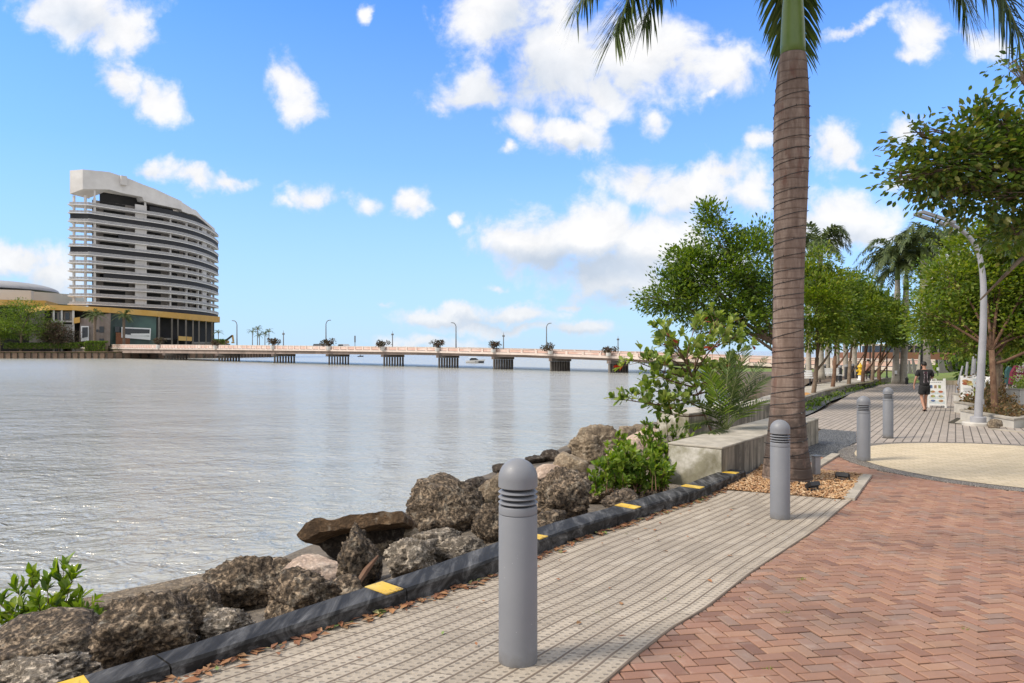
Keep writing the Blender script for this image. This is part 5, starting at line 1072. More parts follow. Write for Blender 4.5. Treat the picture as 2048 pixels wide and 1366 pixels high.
M['verd'] = pm('verdigris_glass', (.035, .07, .062), (.02, .035, .034), .12, .4, 0, c3=(.065, .13, .11), streak=(3, 3, .4))
Fc = [Vector((x, y, 0)) for x, y in ((-180.4, 290), (-168.5, 305), (-160.5, 315), (-156.4, 326), (-155.2, 340), (-157.2, 358), (-160.8, 371))]; Fs = resample(smooth_poly(Fc, 2), 61)
Ft = thing('hotel_tower', 'curved white tower block stripped to bare floors with black netting bands and a gold podium', 'tower block', Vector((-168, 330, IZ)))
def back(i, d):                                        # inward of the front curve
    a, b = Fs[max(0, i - 1)], Fs[min(60, i + 1)]; u = (b - a).normalized(); return Fs[i] + Vector((-u.y, u.x, 0)) * d
def zpx(y, d=290): return CZ - (y - HY) / F * d
# floors: railing-top rows at the left corner of the facade
FL = [zpx(y) for y in (603, 586.5, 569, 552, 535, 517, 499.5, 482, 464.5, 447, 432.5, 416.5, 404.5)]
FL = [FL[0] + (FL[-1] - FL[0]) * i / 12 - 1.05 for i in range(13)]; FH = FL[1] - FL[0]
Lend = [Vector((-186.4, 289.4, 0)), Vector((-187.6, 292.5, 0))]
bk = [back(i, 17.) for i in range(60, -1, -6)]
def tpoly(d=0.):
    fr = [back(i, -d) for i in range(0, 61, 3)]; e = [Vector((-186.8 - d * .5, 289.2 - d, 0)), Vector((-188.4 - d * .6, 293.5, 0)), Vector((-183, 297.5, 0))]; return [(p.x, p.y) for p in fr] + [(p.x, p.y) for p in bk[:-2]] + [(p.x, p.y) for p in e[::-1]]
BANDS = {1: 0, 5: 1, 7: 2, 9: 3, 11: 4}
nets = {-1: (0, 60), 3: (4, 60), 6: (0, 60), 8: (8, 60), 10: (0, 60)}
for k, z in enumerate(FL):
    mb = MB(); mb.prism(tpoly(1.3), z - .38, z); mb.build('floor_slab', M['tw_slab'], Ft)
    m2 = MB(); rl = [back(i, -1.15) for i in range(0, 61)]; rl = [Vector((-188.1, 293, 0)), Vector((-186.9, 288.3, 0))] + rl
    m2.strip([Vector((p.x, p.y, z + .12)) for p in rl], [Vector((p.x, p.y, z + .9)) for p in rl])
    for p in resample(rl, 66): m2.box((p.x, p.y, z + .5), (.14, .14, 1.02))
    r_ = m2.build('railing', M['tw_rail'], Ft); m3 = MB(); m3.tube([Vector((p.x, p.y, z + 1.02)) for p in rl[::2]], .07, 4); m3.build('handrail', M['tw_slab'], r_)
# column lines and solid fins
cols = [(2, .7), (16, .8), (24, .6), (31, .6), (38, .6), (50, .6), (56, .6)]
top_z = FL[-1] + FH + .2
for i, w in cols:
    p = back(i, .5); MB().box((p.x, p.y, (FL[0] + top_z) / 2), (w, w * 1.6, top_z - FL[0] - .4), math.atan2(*(Fs[min(60, i + 1)] - Fs[i - 1]).yx)).build('column', M['tw_white'], Ft)
for i0, i1 in ((13, 16), (41, 45)):
    a, b = back(i0, .2), back(i1, .2); c = (a + b) / 2; MB().box((c.x, c.y, (FL[0] + top_z) / 2), ((b - a).length, .5, top_z - FL[0] - .4), math.atan2((b - a).y, (b - a).x)).build('wall_fin', M['tw_white'], Ft)
for x, y in ((-186.2, 290.2), (-181.6, 290.6)): MB().box((x, y, (FL[0] + top_z) / 2 + .2), (.8, .8, top_z - FL[0])).build('column', M['tw_white'], Ft)
# recessed walls, with near-black sheets painted as the shade in their openings
for k, z in enumerate(FL):
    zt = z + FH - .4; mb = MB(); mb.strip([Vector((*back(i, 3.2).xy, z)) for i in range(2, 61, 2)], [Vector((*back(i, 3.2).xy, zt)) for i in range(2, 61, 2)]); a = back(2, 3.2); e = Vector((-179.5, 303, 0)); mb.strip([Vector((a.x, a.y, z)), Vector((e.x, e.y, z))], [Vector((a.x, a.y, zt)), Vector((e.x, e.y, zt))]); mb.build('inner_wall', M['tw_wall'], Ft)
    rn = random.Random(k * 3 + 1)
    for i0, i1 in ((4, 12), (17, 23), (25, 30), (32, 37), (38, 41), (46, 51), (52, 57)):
        a0_ = i0 + rn.choice((0, 1)); a1_ = i1 - rn.choice((0, 1, 1)); m2 = MB(); rngs = list(range(a0_, a1_ + 1)); m2.strip([Vector((*back(i, 3.1).xy, z + .05)) for i in rngs], [Vector((*back(i, 3.1).xy, zt - .1)) for i in rngs]); m2.build('opening_shade', M['tw_open'], Ft)
for k, (i0, i1) in nets.items():
    z = FL[k] if k >= 0 else FL[0] - FH + .2; zt = (FL[k + 1] if k >= 0 else FL[0]) - .4; mb = MB(); r_ = list(range(i0, i1 + 1)); n_ = len(r_)
    pts = [back(i, -1.0) for i in r_]
    if i0 == 0 and k >= 0: pts = [Vector((-187.7, 292.4, 0)), Vector((-186.9, 288.7, 0))] + pts
    mb.strip([Vector((p.x, p.y, z + .02)) for p in pts], [Vector((p.x, p.y, zt)) for p in pts]); mb.build('netting', M['net'], Ft)
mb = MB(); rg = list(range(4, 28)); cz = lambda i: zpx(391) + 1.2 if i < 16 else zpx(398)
mb.strip([Vector((*back(i, 3.2).xy, FL[-1] + FH - .5)) for i in rg], [Vector((*back(i, 3.2).xy, zpx(376))) for i in rg]); mb.build('inner_wall', M['tw_open'], Ft)  # dark sheet standing in for the shaded void under the crown
for i, w in ((2, .7), (16, .8)):
    p = back(i, .5); MB().box((p.x, p.y, top_z + 1.2), (w, w * 1.5, 4.4), .6).build('column', M['tw_white'], Ft)
# top storey netting between the white columns and the sloping white crown
pts = [back(i, -.7) for i in range(17, 46)]; mb = MB(); mb.strip([Vector((p.x, p.y, FL[-1])) for p in pts], [Vector((p.x, p.y, FL[-1] + FH - .1)) for p in pts]); mb.build('netting', M['net'], Ft)
CR = [(219, 344, 379), (246, 353, 386.5), (265, 360, 390), (285, 368.5, 394), (288, 369.5, 402), (310, 377.5, 407.5), (333, 388.5, 412.5), (363, 402, 419), (365, 405, 423), (378, 413, 427.6), (385, 418, 428.5), (392, 420, 431), (405, 435.5, 441), (418, 447, 452), (430, 457.5, 463)]
def fpt(i): a = int(i); return Fs[a].lerp(Fs[min(60, a + 1)], i - a)
def pxx(p): return 1024 + F * p.x / p.y
fr = []
FO = [back(i, -1.25) for i in range(61)]
for x, yt, yb in CR:
    i = min(range(60), key=lambda i: abs(pxx(FO[i].lerp(FO[i + 1], .5)) - x)); a, q = FO[i], FO[i + 1]; u = (x - pxx(a)) / max(1e-6, pxx(q) - pxx(a)); a = a.lerp(q, max(-.5, min(1.5, u)))
    fr.append((a, CZ - (yt - HY) / F * a.y, CZ - (yb - HY) / F * a.y))
le = Vector((-188., 291.6, 0)); le0 = Vector((-187.2, 289., 0))
outer = [(le, zpx(342, 291), zpx(388, 291)), (le0, zpx(341, 289), zpx(388, 289)), (Vector((-181.2, 288.2, 0)), zpx(338.5, 288), zpx(378, 288))] + fr
mb = MB(); n = len(outer); O = [Vector((p.x, p.y, zb)) for p, zt, zb in outer]; T_ = [Vector((p.x, p.y, zt)) for p, zt, zb in outer]; cen = Vector((-176, 334, 0))
In = []
for p, zt, zb in outer:
    d = Vector((-1, .55, 0)).normalized() * 9 if p.x > -181 else Vector((.25, 1, 0)).normalized() * 9
    In.append((p + d, zt, zb))
IO = [Vector((p.x, p.y, zb)) for p, zt, zb in In]; IT = [Vector((p.x, p.y, zt)) for p, zt, zb in In]
mb.strip(O, T_); mb.strip(T_, IT); mb.strip(O, IO); mb.strip(IO, IT); mb.build('crown', M['tw_white'], Ft)
p = fr[1][0]; MB().box((p.x + .2, p.y - .2, CZ - (362 - HY) / F * p.y), (2.4, 2.6, 4.0), .85).build('crown_block', M['tw_white'], Ft)
# curved corner at the far right: lower floors' end and roof frame
# ------------------------------------------------------------------ podium
pf = [PX(100, 640, 283), PX(150, 640, 285), PX(220, 640, 288.5), PX(313, 640, 303), PX(380, 640, 325), PX(440, 640, 362)]
top_y = [610, 611.5, 615, 622, 628, 633.5]; bot_y = [620, 620.5, 625.5, 633, 639.5, 645]
def strip_px(ys0, ys1, pts): return [Vector((p.x, p.y, CZ - (y - HY) / F * p.y)) for p, y in zip(pts, ys0)], [Vector((p.x, p.y, CZ - (y - HY) / F * p.y)) for p, y in zip(pts, ys1)]
def thick(pts, ys0, ys1, dx, dy):
    a, b = strip_px(ys0, ys1, pts); a2 = [p + Vector((dx, dy, 0)) for p in a]; b2 = [p + Vector((dx, dy, 0)) for p in b]; mb = MB(); mb.strip(a, b); mb.strip(b, b2); mb.strip(a, a2); mb.strip(a2, b2); n = len(a)
    mb.add([a[0], b[0], b2[0], a2[0]], [(0, 1, 2, 3)]); mb.add([a[-1], b[-1], b2[-1], a2[-1]], [(0, 1, 2, 3)]); return mb
thick(pf, top_y, bot_y, -26, 22).build('gold_roof_band', M['gold'], Ft)
base_y = [694, 694, 693.5, 693, 692.5, 692]
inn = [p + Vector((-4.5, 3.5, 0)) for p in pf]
mb = thick(inn, [y + .5 for y in bot_y], base_y, -18, 16); mb.build('dark_interior', M['tw_open'], Ft)  # solid box whose near-black colour stands in for an unlit interior
def on_pf(x, dd=0.):                                   # point of the podium front line under a photo column
    for a, b in zip(pf, pf[1:]):
        xa, xb = pxx(a), pxx(b)
        if xa <= x <= xb or b is pf[-1]:
            lo_, hi = 0., 1.
            for _ in range(30):
                m = (lo_ + hi) / 2
                if pxx(a.lerp(b, m)) < x: lo_ = m
                else: hi = m
            p = a.lerp(b, lo_); return PX(x, 640, p.y + dd)
def pz(p, y): return Vector((p.x, p.y, CZ - (y - HY) / F * p.y))
def slab_px(poly, name, mat, dd=0., depth=1.2, parent=None):
    pts = [pz(on_pf(x, dd), y) for x, y in poly]; b = [p + Vector((-depth * .55, depth * .83, 0)) for p in pts]; n = len(pts); mb = MB(); mb.add(pts + b, [tuple(range(n)), tuple(range(2 * n - 1, n - 1, -1))] + [(i, (i + 1) % n, n + (i + 1) % n, n + i) for i in range(n)]); return mb.build(name, mat, parent or Ft)
slab_px([(161, 637), (222, 626), (220, 692), (158, 692)], 'slatted_wing', M['wood'], .5, 3)
slab_px([(222, 626), (270, 629), (313, 634), (312, 693), (214, 693)], 'green_glass_wing', M['verd'], .9, 3)
for w in ([(162, 652), (178, 652), (178, 681), (162, 683)], [(243, 654), (302, 656.5), (301, 680), (243, 675)]):
    o = slab_px(w, 'white_frame', M['white'], -.6, .9); x0, y0 = w[0]; x1, y1 = w[2]
    slab_px([(x0 + 2.5, y0 + 2.5), (w[1][0] - 2.2, w[1][1] + 2.3), (x1 - 2.2, y1 - 7.5), (w[3][0] + 2.5, w[3][1] - 7)], 'frame_glazing', M['glass'], -.75, .5, o)
slab_px([(232, 665), (260, 665.5), (260, 690), (232, 690)], 'rust_panel', pm('rust_panel', (.25, .1, .045), (.2, .08, .035), .5, .8, 0), -.4, .8)
for x0, y0, x1, y1 in ((189, 659, 197, 664), (199, 653, 208, 665), (199, 677, 208, 682), (230, 653, 240, 664), (262, 667, 300, 671.5)):
    slab_px([(x0, y0), (x1, y0), (x1, y1), (x0, y1)], 'window', M['glass'] if y0 != 667 else M['white'], -.8 if y0 == 667 else .3, .4)
for x, w in ((108, 5), (124, 5), (147, 6), (318, 6), (344, 5), (356, 4), (372, 5), (386, 4), (398, 4), (412, 4), (424, 5)):
    ix = [p for p in bot_y]; ytop = np.interp(x, [100, 150, 220, 313, 380, 440], bot_y); p = on_pf(x, 1.); k = p.y / F; zt, zb = pz(p, ytop).z, IZ; MB().box((p.x, p.y, (zt + zb) / 2), (w * k * .62, 1.2, zt - zb), .5).build('podium_column', M['tw_wall'] if x > 200 else M['hall'], Ft)
for x0, x1, y in ((102, 148, 641), (313, 345, 676), (355, 384, 677), (384, 424, 684)):
    slab_px([(x0, y), (x1, y), (x1, y + 3.5), (x0, y + 3.5)], 'mezzanine_slab', M['conc_white'] if x0 < 200 else M['tw_wall'], .6, 5)
for x0, y0, x1, y1 in ((331, 637, 337, 650), (341, 638, 345, 656), (331, 660, 337, 675), (391, 648, 395, 656), (402, 648, 406, 659), (418, 648, 421, 656), (391, 662, 397, 680)):
    pass
slab_px([(104, 623), (146, 623), (146, 640), (104, 640)], 'recessed_wall', M['tw_wall'], 1.6, .6)
for x0 in (106, 119, 131): slab_px([(x0, 625), (x0 + 8, 625), (x0 + 8, 639), (x0, 639)], 'window', M['glass'], 1.3, .2)
slab_px([(104, 648), (146, 648), (146, 690), (104, 690)], 'lower_wall', M['hall'], 2.2, .6)
slab_px([(148, 636), (160, 634), (160, 645), (148, 647)], 'gold_corner', M['gold'], -.4, 2)
slab_px([(357, 672), (384, 674), (384, 682), (357, 681)], 'gold_panel', M['gold'], -.2, .6)
# ------------------------------------------------------------------ hall with the shallow dome behind, gold band
M['dome'] = pm('dome_roof', (.32, .32, .33), (.26, .26, .275), .1, .6, 0, streak=(1, 4, 1))
ah = thing('domed_hall', 'pale windowless hall with a shallow grey dome roof behind the island trees', 'building', PX(40, 690, 330)); ah.location.z = IZ
mb = MB(); a, b, c, e = PX(-160, 700, 310), PX(62, 700, 330), PX(66, 700, 334), PX(146, 700, 352)
for p, q, y0, y1, mt, nm in ((a, b, 581, 604, 'hall', 'upper_wall'), (c, e, 589, 610, 'hall', 'annex_wall'), (a, PX(100, 700, 326), 601, 612, 'gold', 'gold_band')):
    off = Vector((0, -3 if nm == 'gold_band' else 0, 0)); p = p + off; q = q + off; z1, z0 = CZ - (y0 - HY) / F * q.y, CZ - (y1 - HY) / F * q.y; mb = MB(); mb.prism([(p.x, p.y), (q.x, q.y), (q.x - 12, q.y + 30), (p.x - 12, p.y + 30)], z0 if nm != 'gold_band' else z0, z1); mb.build(nm, M[mt], ah)
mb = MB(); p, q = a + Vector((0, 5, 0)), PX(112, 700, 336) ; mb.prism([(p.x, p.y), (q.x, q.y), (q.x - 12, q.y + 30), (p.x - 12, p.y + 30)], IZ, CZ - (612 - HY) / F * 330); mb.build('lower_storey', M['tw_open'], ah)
dc = PX(-10, 582, 352); mb = MB(); r_ = 108 * 352 / F; hh = 20 * 352 / F; mb.lathe([(r_, 0)] + [(r_ * math.cos(R(x)), hh * math.sin(R(x))) for x in range(5, 90, 8)] + [(.05, hh)], 64, (dc.x, dc.y, dc.z)); mb.build('dome', M['dome'], ah, True)
# ------------------------------------------------------------------ island planting
def itree(label, x, y, d, blobs, fork_y, tw, leaf='leaf_tree', r=.35, seed=1, grp='trees on the island'):
    b = PX(x, y, d); b.z = IZ; tree(label, b, PX(x + 1, fork_y, d), [B(bx, by, d, rx, ry) for bx, by, rx, ry in blobs], tw, 26, 1.0, .62, .34, leaf, 'bark', r, group=grp, hollow=.3, seed=seed, ntw=5)
itree('largest dark tree on the island at the left edge, spreading over the shore', 42, 699, 280.5, [(48, 640, 52, 32), (20, 655, 40, 24), (84, 658, 32, 24), (38, 614, 30, 18), (66, 620, 32, 18), (28, 668, 34, 13), (72, 669, 34, 13), (100, 648, 18, 16)], 670, 420, 'leaf_tree', .5, 51)
itree('yellow green tree at the extreme left edge of the island', 0, 699, 279.5, [(4, 652, 16, 16), (-8, 668, 22, 16)], 680, 110, 'leaf_yel', .3, 52)
itree('thin brownish tree in front of the podium between the big tree and the date palm', 118, 694, 280.5, [(108, 658, 20, 15), (128, 668, 18, 12), (98, 674, 18, 12), (120, 680, 20, 9), (140, 681, 12, 7)], 678, 190, 'bougain', .2, 53)
def hedge(label, x0, x1, y0, y1, d, dark='leaf_tree', seed=1):
    k = d / F; t = thing('hedge', label, 'hedge', PX((x0 + x1) / 2, y1, d)); n = int((x1 - x0) * (y1 - y0) * 5); L_ = (x1 - x0) * k; H_ = (y1 - y0) * k; c = PX((x0 + x1) / 2, (y0 + y1) / 2, d)
    P = RNG.random((n, 3)) - .5; s = RNG.integers(0, 3, n); P[s == 0, 2] = .5; P[s == 1, 1] = -.5; P = P * np.array([L_, 2.2, H_]) + np.array([c.x, c.y, c.z]) + RNG.normal(size=(n, 3)) * .12
    leaves('foliage', P, rdir(n, .4), RNG.normal(size=(n, 3)), .5, .3, DIAM, M[dark], t); MB().box((c.x, c.y, c.z - .1), (L_ * .98, 1.9, H_ * .92)).build('twigs', M['bark'], t)
hedge('long clipped hedge on the island lawn left of the date palm', 12, 160, 687.5, 697, 280); hedge('taller dark clipped bush at the left end of the bridge', 173, 214, 684, 703, 279); hedge('low hedge strip behind the long clipped one', 140, 180, 686, 692, 282.5, 'leaf_yel')
def date_palm(label, x, yb, yt, d, cr, seed, name='date_palm', grp='date palms in front of the podium', w=1.1, nf=26, mat='frond_bg', drp=.2, nl=26):
    b = PX(x, yb, d); rn = random.Random(seed); royal_b = PX(x, yt, d); t = thing(name, label, 'palm tree', b, grp); MB().tube([b - Vector((0, 0, .3)), b.lerp(royal_b, .5), royal_b], [w * .55, w * .42, w * .5], 8).build('trunk', M['bark'], t, True)
    P, D, U, Ls = [], [], [], []; mr = MB()
    for i in range(nf):
        a = rn.uniform(0, 2 * PI); el = rn.uniform(-.45, 1.2); dv = Vector((math.cos(a), math.sin(a), 0)); L = cr * rn.uniform(.85, 1.1); c = royal_b
        frond(mr, P, D, U, Ls, (c, c + dv * L * .6 * math.cos(el * .7) + Vector((0, 0, L * (.18 + .5 * el))), c + dv * L * (1 - .25 * el) + Vector((0, 0, L * (-.32 + .62 * el)))), nl, cr * .2, .4, drp, .08, seed * 40 + i, .5)
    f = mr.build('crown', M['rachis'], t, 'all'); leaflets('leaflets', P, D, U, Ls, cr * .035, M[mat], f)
date_palm('date palm in front of the slatted wing of the podium', 190, 690, 632, 280, 5.4, 61); date_palm('date palm in front of the green glass wing of the podium', 248, 690, 634, 285, 5.2, 62)
for i, (x, yb, yt, cr, lb) in enumerate(((505, 691, 664, 3.2, 'leftmost palm of the clump beyond the bridge'), (515, 691, 657, 2.7, 'tallest palm of the clump beyond the bridge'), (519, 691, 671, 2.6, 'low palm in the middle of the clump beyond the bridge'), (530, 691, 668, 2.8, 'palm right of the middle of the clump beyond the bridge'), (538, 691, 664, 2.7, 'rightmost palm of the clump beyond the bridge'), (437, 690, 665, 2.8, 'lone small palm between the tower and the excavator'))):
    date_palm(lb, x, yb, yt, 300, cr, 70 + i, 'coconut_palm', 'palms beyond the bridge', .35, 15, nl=16)
hedge('dark shrub at the foot of the excavator', 428, 452, 680, 690, 300)
# excavator
M['exc'] = pm('excavator_yellow', (.42, .26, .05), (.3, .19, .05), 2, .6, 0)
ex = thing('excavator', 'orange excavator with its dark arm raised and bent, right of the tower', 'excavator', PX(452, 690, 302)); d = 302; k = d / F
def E(x, y): return PX(x, y, d)
MB().box(tuple(E(452, 684)), (9 * k, 2.6, 6 * k), 0, .2).build('cab', M['exc'], ex); MB().box(tuple(E(452, 689)), (13 * k, 2.8, 2.6 * k), 0, .2).build('tracks', M['black'], ex)
MB().bar(E(447, 685), E(465, 671), .7, .7).build('boom', M['black'], ex); MB().bar(E(465, 670), E(467, 683), .6, .6).build('stick', M['exc'], ex); MB().box(tuple(E(466, 685)), (4 * k, 1.2, 3 * k)).build('bucket', M['exc'], ex)
# ------------------------------------------------------------------ raised promenade at left of the walkway
PZ = -.2
wl = [G(1540, 842), G(1605, 822), G(1628, 808), G(1666, 794), G(1700, 783.5), G(1730, 776), G(1760, 769), G(1790, 764.5)]
wl = [Vector((p.x - .45, p.y, PZ)) for p in wl]
edge = [(p.x, p.y) for p in wl]
far_ = [(wl[-1].x + 2, wl[-1].y + 14), (wl[-1].x - 8, wl[-1].y + 16), (15.5, 48), (13.2, 39), (12.2, 34), (10.4, 27.5), (8.2, 21)]
mb = MB(); mb.prism(edge + far_, -1.2, PZ - .004); struct('promenade', mb, M['soil'], label='raised soil terrace')
pw = offset(wl, .38); pw2 = offset(wl, 1.5)
mb = MB(); mb.strip([p + Vector((0, 0, .01)) for p in wl], [p + Vector((0, 0, .01)) for p in pw2]); struct('promenade_path', mb, M['conc_top'], label='pale concrete path on the raised terrace')
mb = MB()
for a, b in zip(wl, wl[1:]):
    u = (b - a).normalized(); c = (a + b) / 2; n = Vector((-u.y, u.x, 0)); c = c - n * .02; mb.box((c.x, c.y, PZ - .34), ((b - a).length + .05, .22, .74), math.atan2(u.y, u.x))
tag(mb.build('retaining_wall', M['conc_streak']), 'low concrete retaining wall along the row of small trees', 'wall')
mb = MB(); q = [at_z(1604, 797, PZ + .012), at_z(1626, 788, PZ + .012), at_z(1612, 784.5, PZ + .012), at_z(1596, 790, PZ + .012)]; mb.add(q, [(0, 1, 2, 3)]); struct('orange_mat', mb, pm('orange_ground', (.5, .25, .06), (.42, .2, .05), 2, .9, .1), label='orange patch of ground on the terrace')
mb = MB(); q = [at_z(x, y, PZ + .008) for x, y in ((1650, 783), (1700, 770), (1740, 765), (1750, 761), (1690, 761), (1640, 768))]; mb.add(q, [tuple(range(6))]); struct('terrace_grass', mb, pm('dry_terrace', (.2, .14, .08), (.15, .15, .06), .8, .95, .3, 20), label='dry grass and soil on the terrace')
# planting strip at the foot of the trees
P = []; rn = random.Random(4)
st_ = [G(1612, 822), G(1640, 806), G(1680, 790), G(1715, 779), G(1762, 769)]
for a in resample(st_, 400):
    for _ in range(int(5 * max(0, .15 + 1.5 * noise.noise(a * 1.3)))): P.append((a.x + rn.gauss(-.02, .13), a.y + rn.gauss(0, .2), gz(a.y) + abs(rn.gauss(.02, .09))))
P = np.array(P); n = len(P); tag(leaves('groundcover', P, rdir(n, .6), RNG.normal(size=(n, 3)), .13, .06, OVAL, M['leaf_tree'], None), 'low green groundcover at the foot of the row of small trees', 'groundcover', None, 'stuff')
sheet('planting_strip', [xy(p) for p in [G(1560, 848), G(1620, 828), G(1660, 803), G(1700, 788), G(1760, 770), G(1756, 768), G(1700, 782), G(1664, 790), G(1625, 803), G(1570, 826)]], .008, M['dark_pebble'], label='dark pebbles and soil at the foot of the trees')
# ------------------------------------------------------------------ lawn beyond the walkway
def lz(x, y): return -.5 + max(0, (y - 47) * .006) + 1.3 * math.exp(-((x - 41) / 5.5) ** 2 - ((y - 52) / 6.) ** 2)
mb = MB(); V = []; nx, ny = 46, 26
for j in range(ny):
    for i in range(nx):
        y = 46.2 + j * 2.6; x = 20 + i * 1.8 - max(0, 3 - j * .3); V.append((x, y, lz(x, y) + .01))
mb.add(V, [(j * nx + i, j * nx + i + 1, (j + 1) * nx + i + 1, (j + 1) * nx + i) for j in range(ny - 1) for i in range(nx - 1)]); struct('lawn', mb, M['lawn'], smooth='all', label='mown green lawn at the end of the walkway')
mb = MB(); a, b = G(1860, 768.5), G(1945, 770); mb.bar(a + Vector((0, 0, .1)), b + Vector((0, 0, .1)), .3, .35); tag(mb.build('lawn_kerb', M['yellow_paver']), 'sandy stone kerb edging the lawn right of the walking person', 'kerb')
n = 9000; P = np.stack([RNG.uniform(34, 56, n), RNG.uniform(62, 72, n), np.zeros(n)], 1); P[:, 2] = RNG.random(n) * 2.6 + .1
def blobbush(label, name, blobs, tw, per, spread, L, leaf, base, cat='bush'):
    t = thing(name, label, cat, base); P, D, T = crown_points(blobs, tw, per, spread, .3); n = len(P); mb = MB()
    for q in blobs: mb.tube([Vector(base), Vector(q[:3])], [.09, .03], 5)
    mb.build('stem', M['bark'], t); leaves('foliage', P, D, RNG.normal(size=(n, 3)) + np.array([0, 0, 1.]), L, L * .55, DIAM, M[leaf], t); return t
blobbush('bright green bush on the lawn behind the leaning metal fins', 'round_bush', [B(1905, 736, 64, 22, 14), B(1930, 732, 64, 20, 16), B(1950, 735, 64, 18, 14), B(1885, 740, 64, 16, 9)], 160, 26, .35, .3, 'leaf_mang', PX(1915, 748, 64))
blobbush('dark green mass of shrubs behind the planters at the right edge', 'dark_shrubs', [B(2010, 720, 44, 30, 24), B(2050, 700, 44, 36, 40), B(1965, 712, 44, 18, 22), B(2075, 740, 44, 40, 40), B(1950, 745, 46, 14, 18)], 260, 30, .4, .28, 'leaf_tree', PX(2020, 765, 44))
blobbush('distant dark trees closing the view left of the walkway behind the row', 'far_trees', [B(1720, 590, 120, 40, 24), B(1700, 620, 120, 46, 30), B(1760, 630, 120, 36, 30), B(1730, 560, 120, 12, 14)], 150, 26, .9, .7, 'leaf_tree', PX(1720, 720, 120), 'tree')
blobbush('tall leafy mass behind the planter trees at the right edge', 'tall_tree', [B(2010, 620, 60, 80, 70), B(1925, 600, 60, 50, 60), B(2080, 560, 60, 70, 80), B(1900, 660, 60, 50, 40), B(1990, 690, 60, 60, 30), B(1960, 540, 60, 60, 50)], 330, 32, .6, .5, 'leaf_tree', PX(2010, 765, 60), 'tree')
# ------------------------------------------------------------------ leaning metal fins and posts
def fin(pts, d, lb, th=.35, name='metal_fin', grp='curved metal fins on the lawn', mat='fin'):
    v = [PX(x, y, d) for x, y in pts]; n = len(v); b = [p + Vector((.15, th, 0)) for p in v]; mb = MB(); mb.add(v + b, [tuple(range(n)), tuple(range(2 * n - 1, n - 1, -1))] + [(i, (i + 1) % n, n + (i + 1) % n, n + i) for i in range(n)]); return tag(mb.build(name, M[mat]), lb, 'sculpture', grp)
fin([(1817, 721), (1820, 722), (1823, 740), (1829, 757), (1812, 757), (1817, 742)], 62, 'leftmost dark curved metal fin on the lawn')
fin([(1824, 716), (1827, 717), (1833, 738), (1842, 756), (1828, 757), (1826, 738)], 60, 'second dark curved metal fin, left of the black post')
fin([(1856, 712), (1860, 715), (1866, 738), (1880, 753), (1862, 754), (1858, 735)], 58, 'curved metal fin just right of the walking person')
fin([(1877, 719), (1887, 720), (1891, 738), (1905, 751), (1879, 751), (1878, 735)], 60, 'broad pale curved metal fin in front of the green bush')
fin([(1893, 722), (1902, 722), (1906, 738), (1918, 748), (1903, 749), (1897, 738)], 63, 'rightmost curved metal fin against the green bush')
for i, (x0, y0, x1, y1, w, d, lb) in enumerate(((1912, 776, 1925, 732, 4, 33, 'shortest leaning grey metal post behind the planters'), (1929, 765, 1935, 724, 5.5, 33, 'middle leaning grey metal post behind the planters'), (1945, 760, 1949, 707, 8.5, 34, 'tallest thick grey metal post behind the planters'))):
    k = d / F; a, b = PX(x0, y0, d), PX(x1, y1, d); a.z = min(a.z, gz(d)) ; mb = MB(); mb.tube([a, a.lerp(b, .5) + Vector((-.03, 0, 0)), b], [w * k * .55, w * k * .5, w * k * .42], 12); mb.tube([a, a + Vector((0, 0, .08))], w * k, 12); tag(mb.build('leaning_post', M['steel'], None, True), lb, 'post', 'leaning grey metal posts')
# ------------------------------------------------------------------ building with the brown roof band
M['brown'] = pm('brown_roof', (.27, .125, .075), (.21, .095, .058), .4, .8, .05, streak=(1, 1, .2))
d = 105; bt = thing('low_building', 'low building with a brown roof band beyond the end of the lawn', 'building', PX(1820, 752, d))
def slabb(x0, x1, y0, y1, dd, name, mat, dep=14): a, b = PX(x0, y0, d + dd), PX(x1, y1, d + dd); MB().box(((a.x + b.x) / 2, d + dd + dep / 2, (a.z + b.z) / 2), (b.x - a.x, dep, a.z - b.z)).build(name, mat, bt)
slabb(1775, 1960, 705, 720, -3, 'roof_band', M['brown'], 17); slabb(1740, 1945, 720, 733, 0, 'dark_windows', M['glass']); slabb(1735, 1945, 733, 752, -1, 'white_wall', M['white'], 15); slabb(1790, 1930, 690, 705, 1, 'upper_storey', M['glass'], 10); slabb(1785, 1935, 687, 691, 0, 'flat_roof', M['conc_white'], 12)
for i in range(9):
    x = 1795 + i * 16; slabb(x, x + 2.5, 691, 705, .6, 'mullion', M['conc_white'], .4)
for x in (1752, 1778, 1806, 1842, 1872): slabb(x, x + 3, 720, 733, -.6, 'pier', M['white'], .5)
d2 = 300; tt = thing('distant_tower', 'pale distant high rise with rows of windows glimpsed through the leaves', 'tower block', PX(1912, 740, d2)); a, b = PX(1896, 462, d2), PX(1928, 760, d2)
MB().box(((a.x + b.x) / 2, d2 + 8, (a.z + b.z) / 2), (b.x - a.x, 16, a.z - b.z)).build('wall', pm('pale_tower', (.62, .66, .7), (.58, .62, .66), .1, .6, 0), tt)
for r in range(14):
    y = 466 + r * 19
    for x in (1899, 1909, 1919): p, q = PX(x, y, d2), PX(x + 6, y + 9, d2); MB().box(((p.x + q.x) / 2, d2 - .1, (p.z + q.z) / 2), (q.x - p.x, .3, p.z - q.z)).build('window', M['lampdark'], tt)
p = G(1800, 745) if False else None
mb = MB(); d3 = 78; a, b = PX(1760, 752, d3), PX(1800, 735, d3); mb.box(((a.x + b.x) / 2, d3, (a.z + b.z) / 2), (b.x - a.x, .4, b.z - a.z)); tag(mb.build('stone_wall', M['conc_white']), 'pale weathered garden wall left of the royal palm pair', 'wall')
